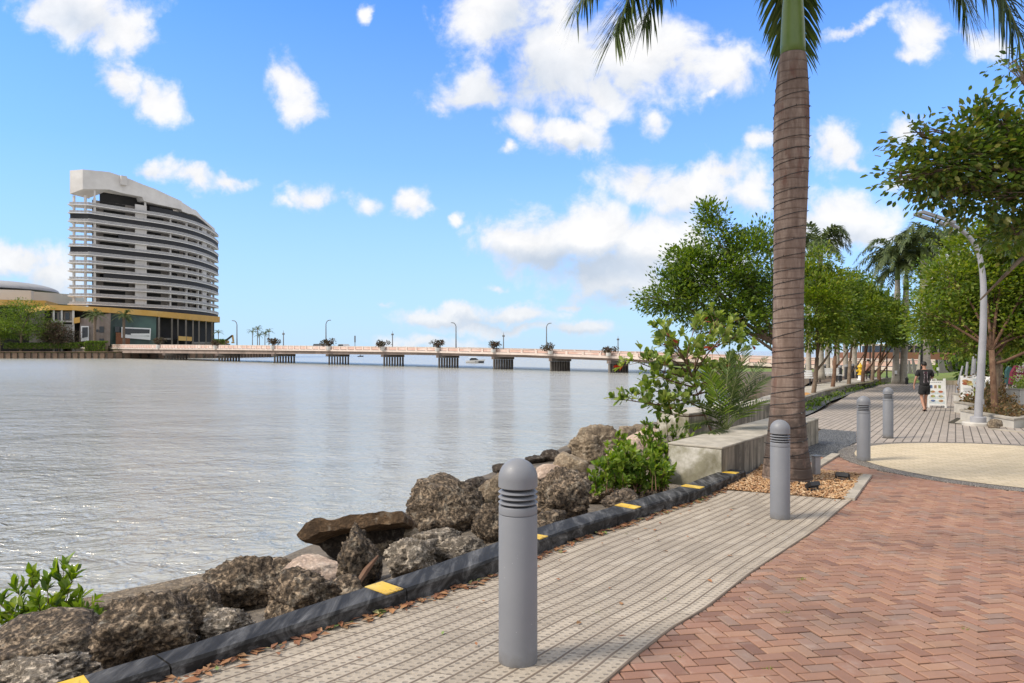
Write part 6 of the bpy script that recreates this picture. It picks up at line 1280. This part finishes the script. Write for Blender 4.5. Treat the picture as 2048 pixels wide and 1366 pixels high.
# ------------------------------------------------------------------ black posts, hydrant, benches on the terrace
def post(x, y0, y1, lb, d=None, r=.05, cat='post', name='lamp_pole', head=True):
    b = at_z(x, y0, PZ) if d is None else PX(x, y0, d); t = PX(x, y1, b.y); o = thing(name, lb, cat, b); MB().tube([b, t], [r, r * .8], 8).build('pole', M['black'], o, True); MB().lathe([(r * 2.2, 0), (r * 2.2, .12), (r * 1.2, .3)], 10, b).build('base', M['black'], o, True)
    if head: MB().box((t.x, t.y, t.z + .08), (.5, .3, .14), 0, .03).build('lamp_head', M['black'], o)
    return o
post(1740, 757, 640, 'slim dark lamp pole behind the fourth small tree', 48); post(1773.5, 761, 650, 'slim black lamp pole left of the royal palm pair', 47.5); post(1843, 760, 664, 'thick black lamp post just left of the walking person', 42, .08); post(1913, 752, 640, 'thin black pole in front of the green bush', 60, .08)
hp = at_z(1720.5, 760.5, PZ); hy = thing('fire_hydrant', 'yellow fire hydrant with a white foot behind the row of small trees', 'hydrant', hp); Y = pm('hydrant_yellow', (.7, .45, .02), None, 3, .45, 0)
MB().lathe([(.2, 0), (.2, .06), (.13, .08), (.13, .35)], 14, hp).build('foot', M['white'], hy, True); MB().lathe([(.19, .35), (.19, .4), (.14, .42), (.13, .8), (.18, .84), (.17, .92), (.09, 1.02), (.04, 1.06), (.04, 1.14), (.005, 1.15)], 14, hp).build('barrel', Y, hy, True)
for s in (-1, 1): MB().tube([hp + Vector((s * .1, 0, .62)), hp + Vector((s * .25, 0, .62))], .075, 10).build('outlet_cap', Y, hy, True)
MB().tube([hp + Vector((0, -.1, .58)), hp + Vector((0, -.26, .58))], .09, 10).build('outlet_cap', Y, hy, True)
def wbench(x, y, lb, s=1.):
    p = at_z(x, y, PZ); t = thing('park_bench', lb, 'bench', p, 'white benches on the terrace')
    for i in range(4): MB().box((p.x, p.y - .2 + i * .12, PZ + .44), (1.5 * s, .1, .035)).build('seat_slat', M['white'], t)
    for i in range(3): MB().box((p.x, p.y + .26 + i * .02, PZ + .56 + i * .12), (1.5 * s, .03, .1)).build('back_slat', M['white'], t)
    for sx in (-.6, .6):
        for sy in (-.18, .2): MB().box((p.x + sx * s, p.y + sy, PZ + .21), (.06, .06, .42)).build('leg', M['black'], t)
wbench(1657, 764.5, 'white slatted bench on the terrace between the first two small trees'); wbench(1601, 772, 'white slatted bench mostly hidden behind the royal palm trunk')
for x, y, lb in ((1604, 768, 'short black bollard just right of the royal palm trunk'), (1613.5, 752, 'short black bollard beside the first grey palm trunk of the promenade'), (1648.5, 757, 'short black bollard behind the white bench'), (1680, 762, 'short black bollard left of the third small tree'), (1692.5, 759, 'short black bollard beside the trunk of the third small tree'), (1705, 756, 'short black bollard midway between the third tree and the hydrant'), (1715.5, 755, 'short black bollard just left of the hydrant')):
    p = at_z(x, y, PZ); o = thing('black_bollard', lb, 'bollard', p, 'short black bollards on the terrace'); MB().lathe([(.12, 0), (.12, .8), (.1, .84)], 12, p).build('post', M['black'], o, True); MB().lathe([(.1, .845), (.13, .86), (.12, .95), (.05, 1.)], 12, p).build('cap', M['steel'], o, True)
p = G(1813.5, 768.5); o = thing('path_light', 'short dark path light at the edge of the lawn left of the walking person', 'light', p); MB().lathe([(.09, 0), (.09, .3), (.12, .32), (.1, .4), (.02, .43)], 12, p).build('post', M['black'], o, True); MB().lathe([(.05, .43), (.05, .46)], 10, p).build('cap', M['black'], o)
# small white notice boards
for x, y0, y1, yb, d, lb in ((1791.5, 741, 748, 752, 45.4, 'small white notice fixed to the left palm trunk of the pair'), (1875.5, 735, 741, 752, 52, 'small white notice board on a thin post in front of the broad metal fin')):
    a, b = PX(x - 2, y0, d), PX(x + 2.4, y1, d); o = thing('notice', lb, 'sign', PX(x, yb, d)); MB().box(((a.x + b.x) / 2, d, (a.z + b.z) / 2), (b.x - a.x, .03, a.z - b.z)).build('panel', M['white'], o); MB().tube([PX(x, yb, d + .06), PX(x, y0 + 1, d + .06)], .03, 6).build('post', M['black'], o)
# ------------------------------------------------------------------ planters on the right
M['stone_top'] = pm('planter_coping', (.36, .33, .28), (.27, .245, .21), 5, .9, .25, 40, c3=(.42, .38, .32))
def planter(c, a_len, b_len, ztop, lb, fill='drybush', dens=900, hgt=.35, a=(.16, .98), b=(.83, .56), seed=1):
    c = Vector((c[0], c[1], 0)); a = Vector((*a, 0)).normalized(); b = Vector((*b, 0)).normalized(); zb = gz(c.y) - .25; t = thing('concrete_planter', lb, 'planter', Vector((c.x, c.y, gz(c.y))), 'concrete planters right of the walkway'); w = .1; mb = MB(); cop = MB()
    def quadbox(mb, p, u, v, lu, lv, z0, z1): P = [p, p + u * lu, p + u * lu + v * lv, p + v * lv]; mb.add([Vector((q.x, q.y, z0)) for q in P] + [Vector((q.x, q.y, z1)) for q in P], [(0, 1, 2, 3), (4, 5, 6, 7), (0, 1, 5, 4), (1, 2, 6, 5), (2, 3, 7, 6), (3, 0, 4, 7)])
    for p, u, v, lu in ((c, a, b, a_len), (c + b * b_len, a, -b, a_len), (c + a * w, b, a, b_len), (c + a * a_len - a * w, b, -a, b_len)):
        pass
    quadbox(mb, c, a, b, a_len, w, zb, ztop - .05); quadbox(mb, c + b * (b_len - w), a, b, a_len, w, zb, ztop - .05); quadbox(mb, c + b * w, b, a, b_len - 2 * w, w, zb, ztop - .05); quadbox(mb, c + b * w + a * (a_len - w), b, a, b_len - 2 * w, w, zb, ztop - .05); mb.build('wall', M['conc_white'], t)
    cw = .3; o_ = .03; q = c - a * o_ - b * o_; A_, B__ = a_len + 2 * o_, b_len + 2 * o_
    quadbox(cop, q, a, b, A_, cw, ztop - .048, ztop); quadbox(cop, q + b * (B__ - cw), a, b, A_, cw, ztop - .048, ztop); quadbox(cop, q + b * (cw + .004), b, a, B__ - 2 * cw - .008, cw, ztop - .048, ztop - .002); quadbox(cop, q + b * (cw + .004) + a * (A_ - cw), b, a, B__ - 2 * cw - .008, cw, ztop - .048, ztop - .002); cop.build('coping', M['stone_top'], t)
    s = MB(); quadbox(s, c + a * .05 + b * .05, a, b, a_len - .1, b_len - .1, zb, ztop - .07); s.build('soil', M['soil'], t)
    n = dens; P = RNG.random((n, 2)); uu = cw + P[:, :1] * (a_len - 2 * cw + .3) - .15; vv = cw + P[:, 1:] * (b_len - 2 * cw + .3) - .15; xy_ = np.array([c.x, c.y]) + uu * np.array([a.x, a.y]) + vv * np.array([b.x, b.y]); z = ztop - .06 + np.abs(RNG.normal(size=(n, 1))) * hgt * .5 * (.5 + .8 * np.sin(xy_[:, :1] * 5 + seed) ** 2)
    Q = np.concatenate([xy_, z], 1); return t, Q
def plant_in(lb, Q, leaf, L=.1): n = len(Q); o = leaves('planter_plants', Q, rdir(n, .5), RNG.normal(size=(n, 3)) + np.array([0, 0, .6]), L * RNG.uniform(.6, 1.2, n), L * .5, OVAL, M[leaf], None); tag(o, lb, 'plants', None, 'stuff')
t, Q = planter((12.35, 16.8), 2.7, 2.3, .04, 'nearest concrete planter with a broad stone rim, behind the lamp post base', seed=1); plant_in('sparse brownish bedding plants in the nearest planter', Q[:700], 'drybush')
t, Q = planter((14.6, 20.7), 2.5, 2.2, .0, 'second concrete planter, its front wall running behind the lamp post', seed=2); plant_in('rusty brown bedding plants in the second planter', Q, 'drybush', .12)
t, Q = planter((17.6, 25.3), 2.6, 2.4, -.02, 'third concrete planter ending beside the menu board', dens=1200, hgt=.6, seed=3); plant_in('taller mixed green and brown plants in the third planter', Q, 'drybush', .15)
t, Q = planter((18.6, 25.), .9, 4., .3, 'upper concrete planter at the right edge behind the second one', dens=700, hgt=.6, seed=4); plant_in('grey green tufts in the upper planter at the right edge', Q, 'leaf_shrub', .12)
t, Q = planter((14.6, 18.4), .9, 2.5, .2, 'concrete planter cut by the right edge of the view, behind the nearest one', dens=500, seed=5); plant_in('dark plants in the planter cut by the right edge', Q, 'leaf_tree')
Q = np.stack([RNG.uniform(13.2, 14.6, 500), RNG.uniform(16.2, 17.4, 500), np.full(500, gz(16.8))], 1); n = 500; D = rdir(n, 1.2); tag(leaves('grass_clump', Q, D, RNG.normal(size=(n, 3)), .42, .03, DIAM, M['leaf_mang'], None), 'yellow green grassy clump at the right edge beside the nearest planter', 'grass')
mb = MB(); a, b = G(1985, 859), G(2070, 868); mb.bar(a, b, .12, .06); tag(mb.build('stone_edging', M['edging']), 'pale stone edging in front of the nearest planter', 'edging')
p = G(1996, 857); me = rock_mesh(.42, .26, .3, 77, 7, .12, 3); o = link('boulder', me, M['rock_tan'], None, 'all', fix=False); o.location = p + Vector((0, .1, .1)); tag(o, 'small tan stone at the foot of the nearest planter, right of the lamp base', 'stone')
mb = MB(); q = [G(1895, 846), G(1925, 849), G(1938, 838.5), G(1914, 836)]; mb.add([v + Vector((0, 0, .012)) for v in q], [(0, 1, 2, 3)]); hat = thing('drain_cover', 'dark and pale drain cover in the pavers left of the lamp post base', 'drain cover', q[0]); mb.build('plate', M['joint'], hat); mb = MB(); mb.add([v + Vector((0, 0, .018)) for v in (q[0].lerp(q[1], .45), q[1], q[2], q[3].lerp(q[2], .45))], [(0, 1, 2, 3)]); mb.build('cover', M['conc_top'], hat)
# ------------------------------------------------------------------ lamp post
lb_ = G(1956, 851); d = lb_.y; lp = thing('lamp_post', 'tall curved pale grey lamp post with a flat twin bar head beside the planters', 'lamp post', lb_); k = d / F
MB().lathe([(.36, -.05), (.36, .07), (.34, .09)], 28, lb_).build('concrete_foot', M['conc_white'], lp, True); q = lb_ + Vector((0, 0, .09)); MB().lathe([(.18, 0), (.18, .13), (.165, .145)], 28, q).build('base_collar', M['lamp'], lp, True)
cl = [(1956, 838, 7.4), (1958, 800, 7.2), (1963, 720, 6.8), (1967, 640, 6.2), (1967, 570, 5.6), (1963, 530, 5.), (1955, 497, 4.6), (1940, 475, 4.2), (1920, 458, 3.8), (1897, 446, 3.2)]
MB().tube(smooth_poly([PX(x, y, d) for x, y, r in cl], 2), [v.x for v in smooth_poly([Vector((r * k, 0, 0)) for x, y, r in cl], 2)], 16).build('pole', M['lamp'], lp, True)
hd = MB(); e0, e1 = PX(1898, 446.5, d), PX(1838, 426.5, d)
for off in (-.16, .16): hd.bar(e0 + Vector((0, off, 0)), e1 + Vector((0, off, 0)), .1, .07)
hd.bar(e1 + Vector((0, -.2, 0)), e1 + Vector((0, .2, 0)), .07, .07); hd.bar(e0 + Vector((0, -.2, 0)), e0 + Vector((0, .2, 0)), .1, .08); hd.build('lamp_head', M['steel'], lp); MB().obox(Matrix.Translation(PX(1962, 803, d) + Vector((-.02, -.09, 0))), (.07, .02, .14)).build('hatch', M['steel'], lp)
# ------------------------------------------------------------------ floodlights at the palm
def flood(px, py, rz, tilt, lb):
    p = G(px, py, .035); t = thing('floodlight', lb, 'floodlight', p, 'black floodlights in the gravel'); MB().box((p.x, p.y, p.z + .012), (.11, .08, .024), rz, .006).build('base', M['black'], t)
    Mx = Matrix.Translation(p + Vector((0, 0, .085))) @ Matrix.Rotation(rz, 4, 'Z') @ Matrix.Rotation(tilt, 4, 'X'); MB().obox(Mx, (.15, .05, .11)).build('housing', M['black'], t); MB().obox(Mx @ Matrix.Translation((0, .028, 0)), (.125, .006, .085)).build('lens', M['glass'], t); MB().obox(Mx @ Matrix.Translation((0, -.032, .0)), (.12, .014, .02)).build('fins', M['black'], t)
    for s in (-1, 1): MB().bar(p + Vector((s * .082 * math.cos(rz), s * .082 * math.sin(rz), .02)), p + Vector((s * .082 * math.cos(rz), s * .082 * math.sin(rz), .1)), .012, .02).build('bracket', M['black'], t)
flood(1625, 983, R(20), R(62), 'black floodlight in the gravel just right of the palm foot'); flood(1685, 962, R(-35), R(75), 'black floodlight lying tilted in the gravel near the brick edge')
p = G(1632, 952, .03); t = thing('electric_box', 'grey weathered electric box standing against the right side of the palm foot', 'electric box', p); MB().box((p.x, p.y, p.z + .14), (.1, .08, .28), .3, .012).build('box', M['steel'], t); MB().box((p.x, p.y, p.z + .285), (.12, .1, .02), .3, .006).build('lid', M['lampdark'], t)
# ------------------------------------------------------------------ menu boards
FOOD = [(.42, .2, .09), (.5, .33, .1), (.25, .3, .08), (.4, .12, .06), (.1, .16, .32), (.5, .45, .2), (.36, .24, .16)]
FM = [pm('food_%d' % i, c, tuple(x * .55 for x in c), 25, .5, 0, c3=tuple(min(1, x * 1.4) for x in c)) for i, c in enumerate(FOOD)]
M['tile'] = pm('menu_tile', (.5, .6, .64), (.55, .63, .66), 4, .6, 0); M['ink'] = pm('menu_ink', (.25, .27, .32), None, 4, .7, 0); M['plate'] = pm('menu_plate', (.7, .68, .66), None, 4, .6, 0)
def aframe(c, w, h, rz, lb, layout, group='white menu boards'):
    t = thing('menu_board', lb, 'sandwich board', c, group, 0); lean = R(10); ms = {}
    for s, nm in ((-1, 'front_panel'), (1, 'back_panel')):
        Mx = Matrix.Translation(c) @ Matrix.Rotation(rz, 4, 'Z') @ Matrix.Translation((0, s * .02 + s * math.sin(lean) * h * .9, .0)) @ Matrix.Rotation(s * lean, 4, 'X')
        mb = MB(); mb.obox(Mx @ Matrix.Translation((0, 0, h * .49)), (w * .98, .022, h * .84))
        for q in (-1, 1): mb.obox(Mx @ Matrix.Translation((q * w * .44, 0, h * .03)), (w * .1, .03, h * .1)); mb.obox(Mx @ Matrix.Translation((q * w * .43, 0, h * .94)), (w * .13, .026, h * .1))
        mb.obox(Mx @ Matrix.Translation((-w * .12, 0, h * .97)), (w * .26, .02, h * .02)); mb.obox(Mx @ Matrix.Translation((-w * .24, 0, h * .935)), (w * .04, .02, h * .06)); mb.obox(Mx @ Matrix.Translation((0, 0, h * .935)), (w * .04, .02, h * .06))
        o = mb.build(nm, M['white'], t)
        if s < 0: ms['M'] = Mx; ms['o'] = o
    def pic(u, v, du, dv, mat, nm, lift=.013, rnd=False):
        Mx = ms['M'] @ Matrix.Translation((u * w, -lift, v * h)); mb = MB()
        if rnd: mb.add([Mx @ Vector((du * w / 2 * math.cos(2 * PI * i / 18), 0, dv * h / 2 * math.sin(2 * PI * i / 18))) for i in range(18)], [tuple(range(18))])
        else: mb.obox(Mx, (du * w, .003, dv * h))
        mb.build(nm, mat, ms['o'])
    layout(pic); return t
def lay1(pic):
    for i in range(6): pic(-.28 + i * .1, .86, .07, .022, M['ink'], 'heading')
    for i, m in enumerate((4, 6, 2)): pic(-.28 + i * .22, .71, .13, .11, FM[m], 'drink_picture')
    for r in range(3):
        for cc in range(2):
            x, y = -.22 + cc * .42, .52 - r * .155; pic(x, y - .02, .4, .1, M['tile'], 'menu_tile'); pic(x, y + .01, .32, .1, M['plate'], 'plate_picture', .016, True); pic(x + .01, y + .02, .24, .075, FM[(r * 2 + cc * 3) % 7], 'food_picture', .019, True); pic(x - .05, y + .03, .1, .035, FM[(r + cc + 2) % 7], 'food_picture', .022, True)
def lay2(pic):
    for x, y, m in ((-.3, .78, 0), (-.16, .74, 1), (-.3, .68, 3), (-.12, .66, 5)): pic(x, y, .26, .12, FM[m], 'food_picture', .017, True)
    pic(.24, .72, .44, .3, M['tile'], 'menu_tile'); pic(.22, .72, .34, .22, M['plate'], 'plate_picture', .016, True)
    for x, y, m in ((.2, .74, 4), (.26, .7, 1), (.16, .7, 3), (.34, .82, 6), (.3, .58, 4)): pic(x, y, .14, .07, FM[m], 'food_picture', .02, True)
    for i in range(5): pic(-.22, .5 - i * .035, .36 - .05 * (i % 2), .01, M['ink'], 'text_line')
    pic(.22, .33, .42, .3, FM[2], 'food_picture'); pic(.26, .33, .3, .2, FM[6], 'food_picture', .017, True); pic(-.22, .22, .3, .16, M['plate'], 'plate_picture', .015, True); pic(-.22, .22, .24, .12, FM[3], 'food_picture', .018, True)
c = G(1876, 815); c.y += .12; aframe(c, .62, 1.12, -R(22), 'white menu board with drinks and dishes, standing right of the walking person', lay1)
c = PX(1945, 803, 26.4); c.z = PX(0, 802, 26.2).z; aframe(c, .82, .98, -R(25), 'white menu board with food pictures, partly behind the lamp post', lay2)
c = PX(1965, 792, 33); aframe(c, .8, 1.05, -R(25), 'third white menu board, only its top corner showing left of the brown tree', lambda pic: pic(-.2, .78, .3, .12, FM[0], 'food_picture'))
# low pale stool-like block beside the third planter, dark parasols at the right edge
M['maroon'] = pm('maroon_cloth', (.16, .012, .035), (.12, .01, .028), 3, .8, 0); M['teal'] = pm('teal_cloth', (.03, .09, .09), (.02, .07, .07), 3, .8, 0)
d = 31; t = thing('maroon_parasol', 'folded maroon parasol with pale lettering tilted at the right edge under the trees', 'parasol', PX(2024, 778, d)); P_ = [(2020, 768), (2036, 772), (2060, 735), (2032, 731), (2024, 745)]
v = [PX(x, y, d) for x, y in P_]; b = [p + Vector((.06, .22, 0)) for p in v]; n = len(v); mb = MB(); mb.add(v + b, [tuple(range(n)), tuple(range(2 * n - 1, n - 1, -1))] + [(i, (i + 1) % n, n + (i + 1) % n, n + i) for i in range(n)]); cloth = mb.build('cloth', M['maroon'], t); MB().tube([PX(2022, 782, d + .1), PX(2048, 730, d + .1)], .03, 8).build('pole', M['lampdark'], t)
for i, (x, y, tx) in enumerate(((2040.5, 751, 'Coffee Shop'), (2033.5, 753, 'Pastry Bar'))):
    cu = bpy.data.curves.new('lettering', 'FONT'); cu.body = tx; cu.size = .26; cu.align_x = 'CENTER'; cu.align_y = 'CENTER'; cu.extrude = .002; o = bpy.data.objects.new('lettering', cu); COL.objects.link(o); dg = bpy.context.evaluated_depsgraph_get(); me = bpy.data.meshes.new_from_object(o.evaluated_get(dg)); bpy.data.objects.remove(o)
    me.materials.clear(); o = link('lettering', me, M['conc_white'], cloth, False, fix=False); o.location = PX(x, y, d - .03) - origin(cloth); o.rotation_euler = (R(90), R(-75), 0)
d = 33; t = thing('teal_parasol', 'folded dark teal parasol just left of the maroon one', 'parasol', PX(2013, 774, d)); v = [PX(x, y, d) for x, y in ((2013, 768), (2020, 769), (2030, 738), (2018, 733), (2013, 742))]; b = [p + Vector((.06, .22, 0)) for p in v]; n = len(v); mb = MB(); mb.add(v + b, [tuple(range(n)), tuple(range(2 * n - 1, n - 1, -1))] + [(i, (i + 1) % n, n + (i + 1) % n, n + i) for i in range(n)]); mb.build('cloth', M['teal'], t); MB().tube([PX(2013.5, 778, d + .1), PX(2017, 732, d + .1)], .025, 8).build('pole', M['lamp'], t)
# ------------------------------------------------------------------ people
M['skin'] = pm('skin', (.46, .25, .17), (.4, .21, .14), 6, .55, .02); M['hair'] = pm('hair', (.012, .01, .009), (.02, .016, .014), 30, .6, .2, streak=(6, 6, 1)); M['cloth_black'] = pm('black_cloth', (.014, .014, .016), (.022, .022, .024), 9, .9, .2)
M['print'] = pm('shirt_print', (.6, .58, .6), (.4, .3, .36), 30, .8, 0); M['shirt_panel'] = pm('shirt_panel', (.05, .015, .028), None, 5, .9, 0); M['sandal'] = pm('sandal', (.06, .035, .025), None, 5, .7, 0)
def skinmesh(name, verts, edges, radii, mat, parent, root=0, sub=2, M4=None):
    me = bpy.data.meshes.new(name); me.from_pydata(verts, edges, []); o = bpy.data.objects.new(name, me); COL.objects.link(o); m = o.modifiers.new('s', 'SKIN'); m.use_smooth_shade = True; m.use_x_symmetry = False
    for i, sv in enumerate(me.skin_vertices[0].data): r = radii[i]; sv.radius = r if hasattr(r, '__len__') else (r, r); sv.use_root = (i == root)
    s = o.modifiers.new('d', 'SUBSURF'); s.levels = sub; s.render_levels = sub; dg = bpy.context.evaluated_depsgraph_get(); dg.update(); m2 = bpy.data.meshes.new_from_object(o.evaluated_get(dg)); bpy.data.objects.remove(o)
    if M4: m2.transform(M4)
    return link(name, m2, mat, parent, 'all', fix=False)
def chain(V, E, Rr, pts, start=None):
    prev = start
    for x, y, z, r in pts:
        V.append((x, y, z)); Rr.append(r); i = len(V) - 1
        if prev is not None: E.append((prev, i))
        prev = i
    return prev
# walking away from us: x to the right, y away; z up from the soles; about 1.70 m
fp = G(1849, 822); S = Matrix.Rotation(-R(12), 4, 'Z'); per = thing('person', 'person in black printed T-shirt and black shorts walking away along the walkway', 'person', fp)
V, E, Rr = [], [], []
chain(V, E, Rr, [(0, 0, .93, (.125, .095)), (0, 0, 1.08, (.12, .09)), (0, .01, 1.25, (.15, .11)), (0, .015, 1.38, (.14, .095)), (0, .02, 1.46, (.06, .055)), (0, .035, 1.53, .052), (0, .05, 1.6, (.072, .085)), (0, .055, 1.665, (.06, .075))])
for s, sw in ((-1, -1), (1, 1)):
    n = len(V); hipx = s * .085
    if s < 0: leg = [(hipx * .9, 0, .8, .084), (hipx * 1., .03, .66, .074), (hipx * .9, .05, .48, .055), (hipx * .85, -.02, .32, .052), (hipx * .75, -.13, .14, .036), (hipx * .7, -.17, .07, .036), (hipx * .7, -.08, .02, .03), (hipx * .7, -.02, .015, .022)]
    else: leg = [(hipx * .9, .01, .8, .084), (hipx * .95, .06, .66, .074), (hipx * .8, .1, .48, .055), (hipx * .7, .1, .32, .054), (hipx * .6, .07, .12, .036), (hipx * .6, .06, .05, .036), (hipx * .65, .15, .03, .03), (hipx * .7, .22, .02, .022)]
    chain(V, E, Rr, leg, 0)
arm_l = [(-.19, .01, 1.395, .052), (-.245, -.01, 1.25, .044), (-.285, .02, 1.09, .038), (-.3, .07, .96, .03), (-.305, .095, .885, .022)]; arm_r = [(.19, .01, 1.395, .052), (.26, .0, 1.26, .044), (.265, .06, 1.14, .038), (.2, .24, 1.2, .03), (.16, .31, 1.235, .022)]
hl = chain(V, E, Rr, arm_l, 3); hr = chain(V, E, Rr, arm_r, 3)
for h, base, dr in ((hl, Vector((-.305, .105, .86)), Vector((0, .1, -1))), (hr, Vector((.14, .335, 1.25)), Vector((-.6, .6, .3)))):
    dr.normalize(); sd = Vector((0, 1, 0)) if abs(dr.z) > .8 else Vector((0, .1, 1)); sd = (sd - dr * sd.dot(dr)).normalized(); pv = chain(V, E, Rr, [(*base, .03)], h)
    for f, ln in ((-.028, .068), (-.01, .08), (.009, .076), (.026, .06)): q = base + sd * f; chain(V, E, Rr, [(*(q + dr * .045), .0098), (*(q + dr * (.045 + ln * .55) + Vector((.006, 0, 0))), .0088), (*(q + dr * (.045 + ln) + Vector((.016, 0, .004))), .0075)], pv)
    q = base - sd * .035; chain(V, E, Rr, [(*(q + dr * .012 - sd * .012), .011), (*(q + dr * .045 - sd * .022), .009)], pv)
body = skinmesh('body', V, E, Rr, M['skin'], per, 0, 2, S)
def part_mb(mb, name, mat, parent=per, smooth=True): o = mb.build(name, mat, parent, 'all' if smooth else False, world=False); o.data.transform(S); return o
hm = bmesh.new(); bmesh.ops.create_icosphere(hm, subdivisions=3, radius=1)
for v in hm.verts:
    c_ = v.co.copy(); f = .6 if (c_.y > .25 and c_.z < .25) else 1.; v.co = Vector((c_.x * .088 * f, .05 + c_.y * .1 * f, 1.645 + c_.z * (.088 if c_.z > 0 else .085) * f)) + c_ * noise.noise(c_ * 7) * .008
me = bpy.data.meshes.new('hair'); hm.to_mesh(me); hm.free(); me.transform(S); link('hair', me, M['hair'], per, 'all')
fm = MB()
for s in (-1, 1): fm.lathe([(.0, -.03), (.012, -.02), (.014, 0), (.01, .022), (.0, .03)], 8, (s * .079, .055, 1.6))
fm.lathe([(.003, -.012), (.014, -.008), (.01, .02), (.003, .03)], 8, (0, .142, 1.595)); part_mb(fm, 'ears_and_nose', M['skin'])
fm = MB()
for s in (-1, 1): fm.lathe([(.001, -.008), (.009, 0), (.001, .008)], 8, (s * .03, .125, 1.625))
fm.box((0, .13, 1.555), (.045, .012, .01)); part_mb(fm, 'eyes_and_mouth', M['hair'])
V, E, Rr = [], [], []
chain(V, E, Rr, [(0, 0, .83, (.2, .165)), (0, 0, 1.05, (.168, .135)), (0, .008, 1.25, (.172, .135)), (0, .012, 1.38, (.16, .115)), (0, .015, 1.45, (.085, .075))])
chain(V, E, Rr, [(-.2, .01, 1.385, .078), (-.235, 0, 1.28, .074), (-.26, .005, 1.2, .07)], 3); chain(V, E, Rr, [(.2, .01, 1.385, .078), (.245, .0, 1.28, .074), (.262, .03, 1.19, .07)], 3); shirt = skinmesh('shirt', V, E, Rr, M['cloth_black'], per, 0, 2, S)
V, E, Rr = [], [], []
chain(V, E, Rr, [(0, 0, .99, (.18, .145)), (0, 0, .86, (.19, .15))]); chain(V, E, Rr, [(-.088, .02, .76, .115), (-.09, .03, .64, .112), (-.09, .035, .56, .11)], 1); chain(V, E, Rr, [(.088, .04, .76, .115), (.088, .06, .64, .112), (.085, .065, .56, .11)], 1); skinmesh('shorts', V, E, Rr, M['cloth_black'], per, 0, 2, S)
pr = MB(); rn = random.Random(2); bvs = BVHTree.FromPolygons([tuple(v.co) for v in shirt.data.vertices], [tuple(p.vertices) for p in shirt.data.polygons]); iS = S.inverted()
def onback(x, z, r): 
    h = bvs.ray_cast(S @ Vector((x, -2, z)), (S.to_3x3() @ Vector((0, 1, 0))))[0]
    return (iS @ h) if h is not None else None
for s in (-1, 1):
    for i in range(9):
        z = 1.36 - i * .045; x = s * (.06 - .012 * math.sin(i * .5)) + rn.uniform(-.006, .006); h = onback(x, z, 0)
        if h: r = rn.uniform(.007, .013); pr.box((h.x, h.y - .001, h.z), (r * 2, .004, r * 2.2), 0, .001)
part_mb(pr, 'shirt_print', M['print'], shirt, False)
pn = MB(); A_ = [onback(-.045 + .09 * (i % 2), 1.38 - .05 * (i // 2), 0) for i in range(18)]
if all(A_): pn.add([Vector((h.x, h.y - .002, h.z)) for h in A_], [(2 * i, 2 * i + 1, 2 * i + 3, 2 * i + 2) for i in range(8)]); part_mb(pn, 'back_panel', M['shirt_panel'], shirt, False)
for (x, y, z, a) in ((-.06, -.12, .012, -.35), (.05, .14, .008, 0.)):
    mb = MB(); mb.box((0, 0, 0), (.09, .26, .022), 0, .009); o = mb.build('sandal', M['sandal'], per, False, world=False); o.data.transform(S @ Matrix.Translation((x, y, z + .01)) @ Matrix.Rotation(a, 4, 'X'))
# the seated pinkish figure far away on the terrace
sp_ = at_z(1736.5, 759, PZ); st2 = thing('person', 'distant bare backed person sitting beside the fourth tree of the row', 'person', sp_); V, E, Rr = [], [], []
chain(V, E, Rr, [(0, 0, .5, (.17, .13)), (0, .02, .72, (.16, .11)), (0, .03, .95, (.17, .11)), (0, .04, 1.07, .06), (0, .05, 1.13, .055), (0, .06, 1.24, (.075, .09)), (0, .06, 1.3, .06)])
for s in (-1, 1): chain(V, E, Rr, [(s * .1, .2, .5, .085), (s * .11, .42, .48, .065), (s * .11, .44, .25, .05), (s * .11, .44, .05, .04), (s * .11, .54, .03, .03)], 0); chain(V, E, Rr, [(s * .2, .03, 1., .05), (s * .25, .06, .78, .042), (s * .2, .25, .62, .035), (s * .16, .36, .58, .026)], 2)
skinmesh('body', V, E, Rr, pm('skin_pink', (.55, .3, .22), (.48, .25, .18), 6, .55, 0), st2, 0, 1); hm = MB(); hm.lathe([(.02, -.05), (.085, 0), (.088, .06), (.05, .11), (.005, .125)], 12, (0, .05, 1.24)); hm.build('hair', M['hair'], st2, True, world=False); V, E, Rr = [], [], []
chain(V, E, Rr, [(0, 0, .48, (.19, .15)), (0, .12, .47, (.2, .12))]); 
for s in (-1, 1): chain(V, E, Rr, [(s * .1, .26, .48, .1), (s * .11, .38, .47, .085)], 1)
skinmesh('shorts', V, E, Rr, M['cloth_black'], st2, 0, 1); t = thing('stool', 'dark low seat under the distant sitting person', 'seat', sp_); MB().box((sp_.x, sp_.y, sp_.z + .3), (.5, .45, .06), 0, .01).build('seat', M['black'], t)
for sx in (-.2, .2):
    for sy in (-.18, .18): MB().box((sp_.x + sx, sp_.y + sy, sp_.z + .135), (.05, .05, .27)).build('leg', M['black'], t)
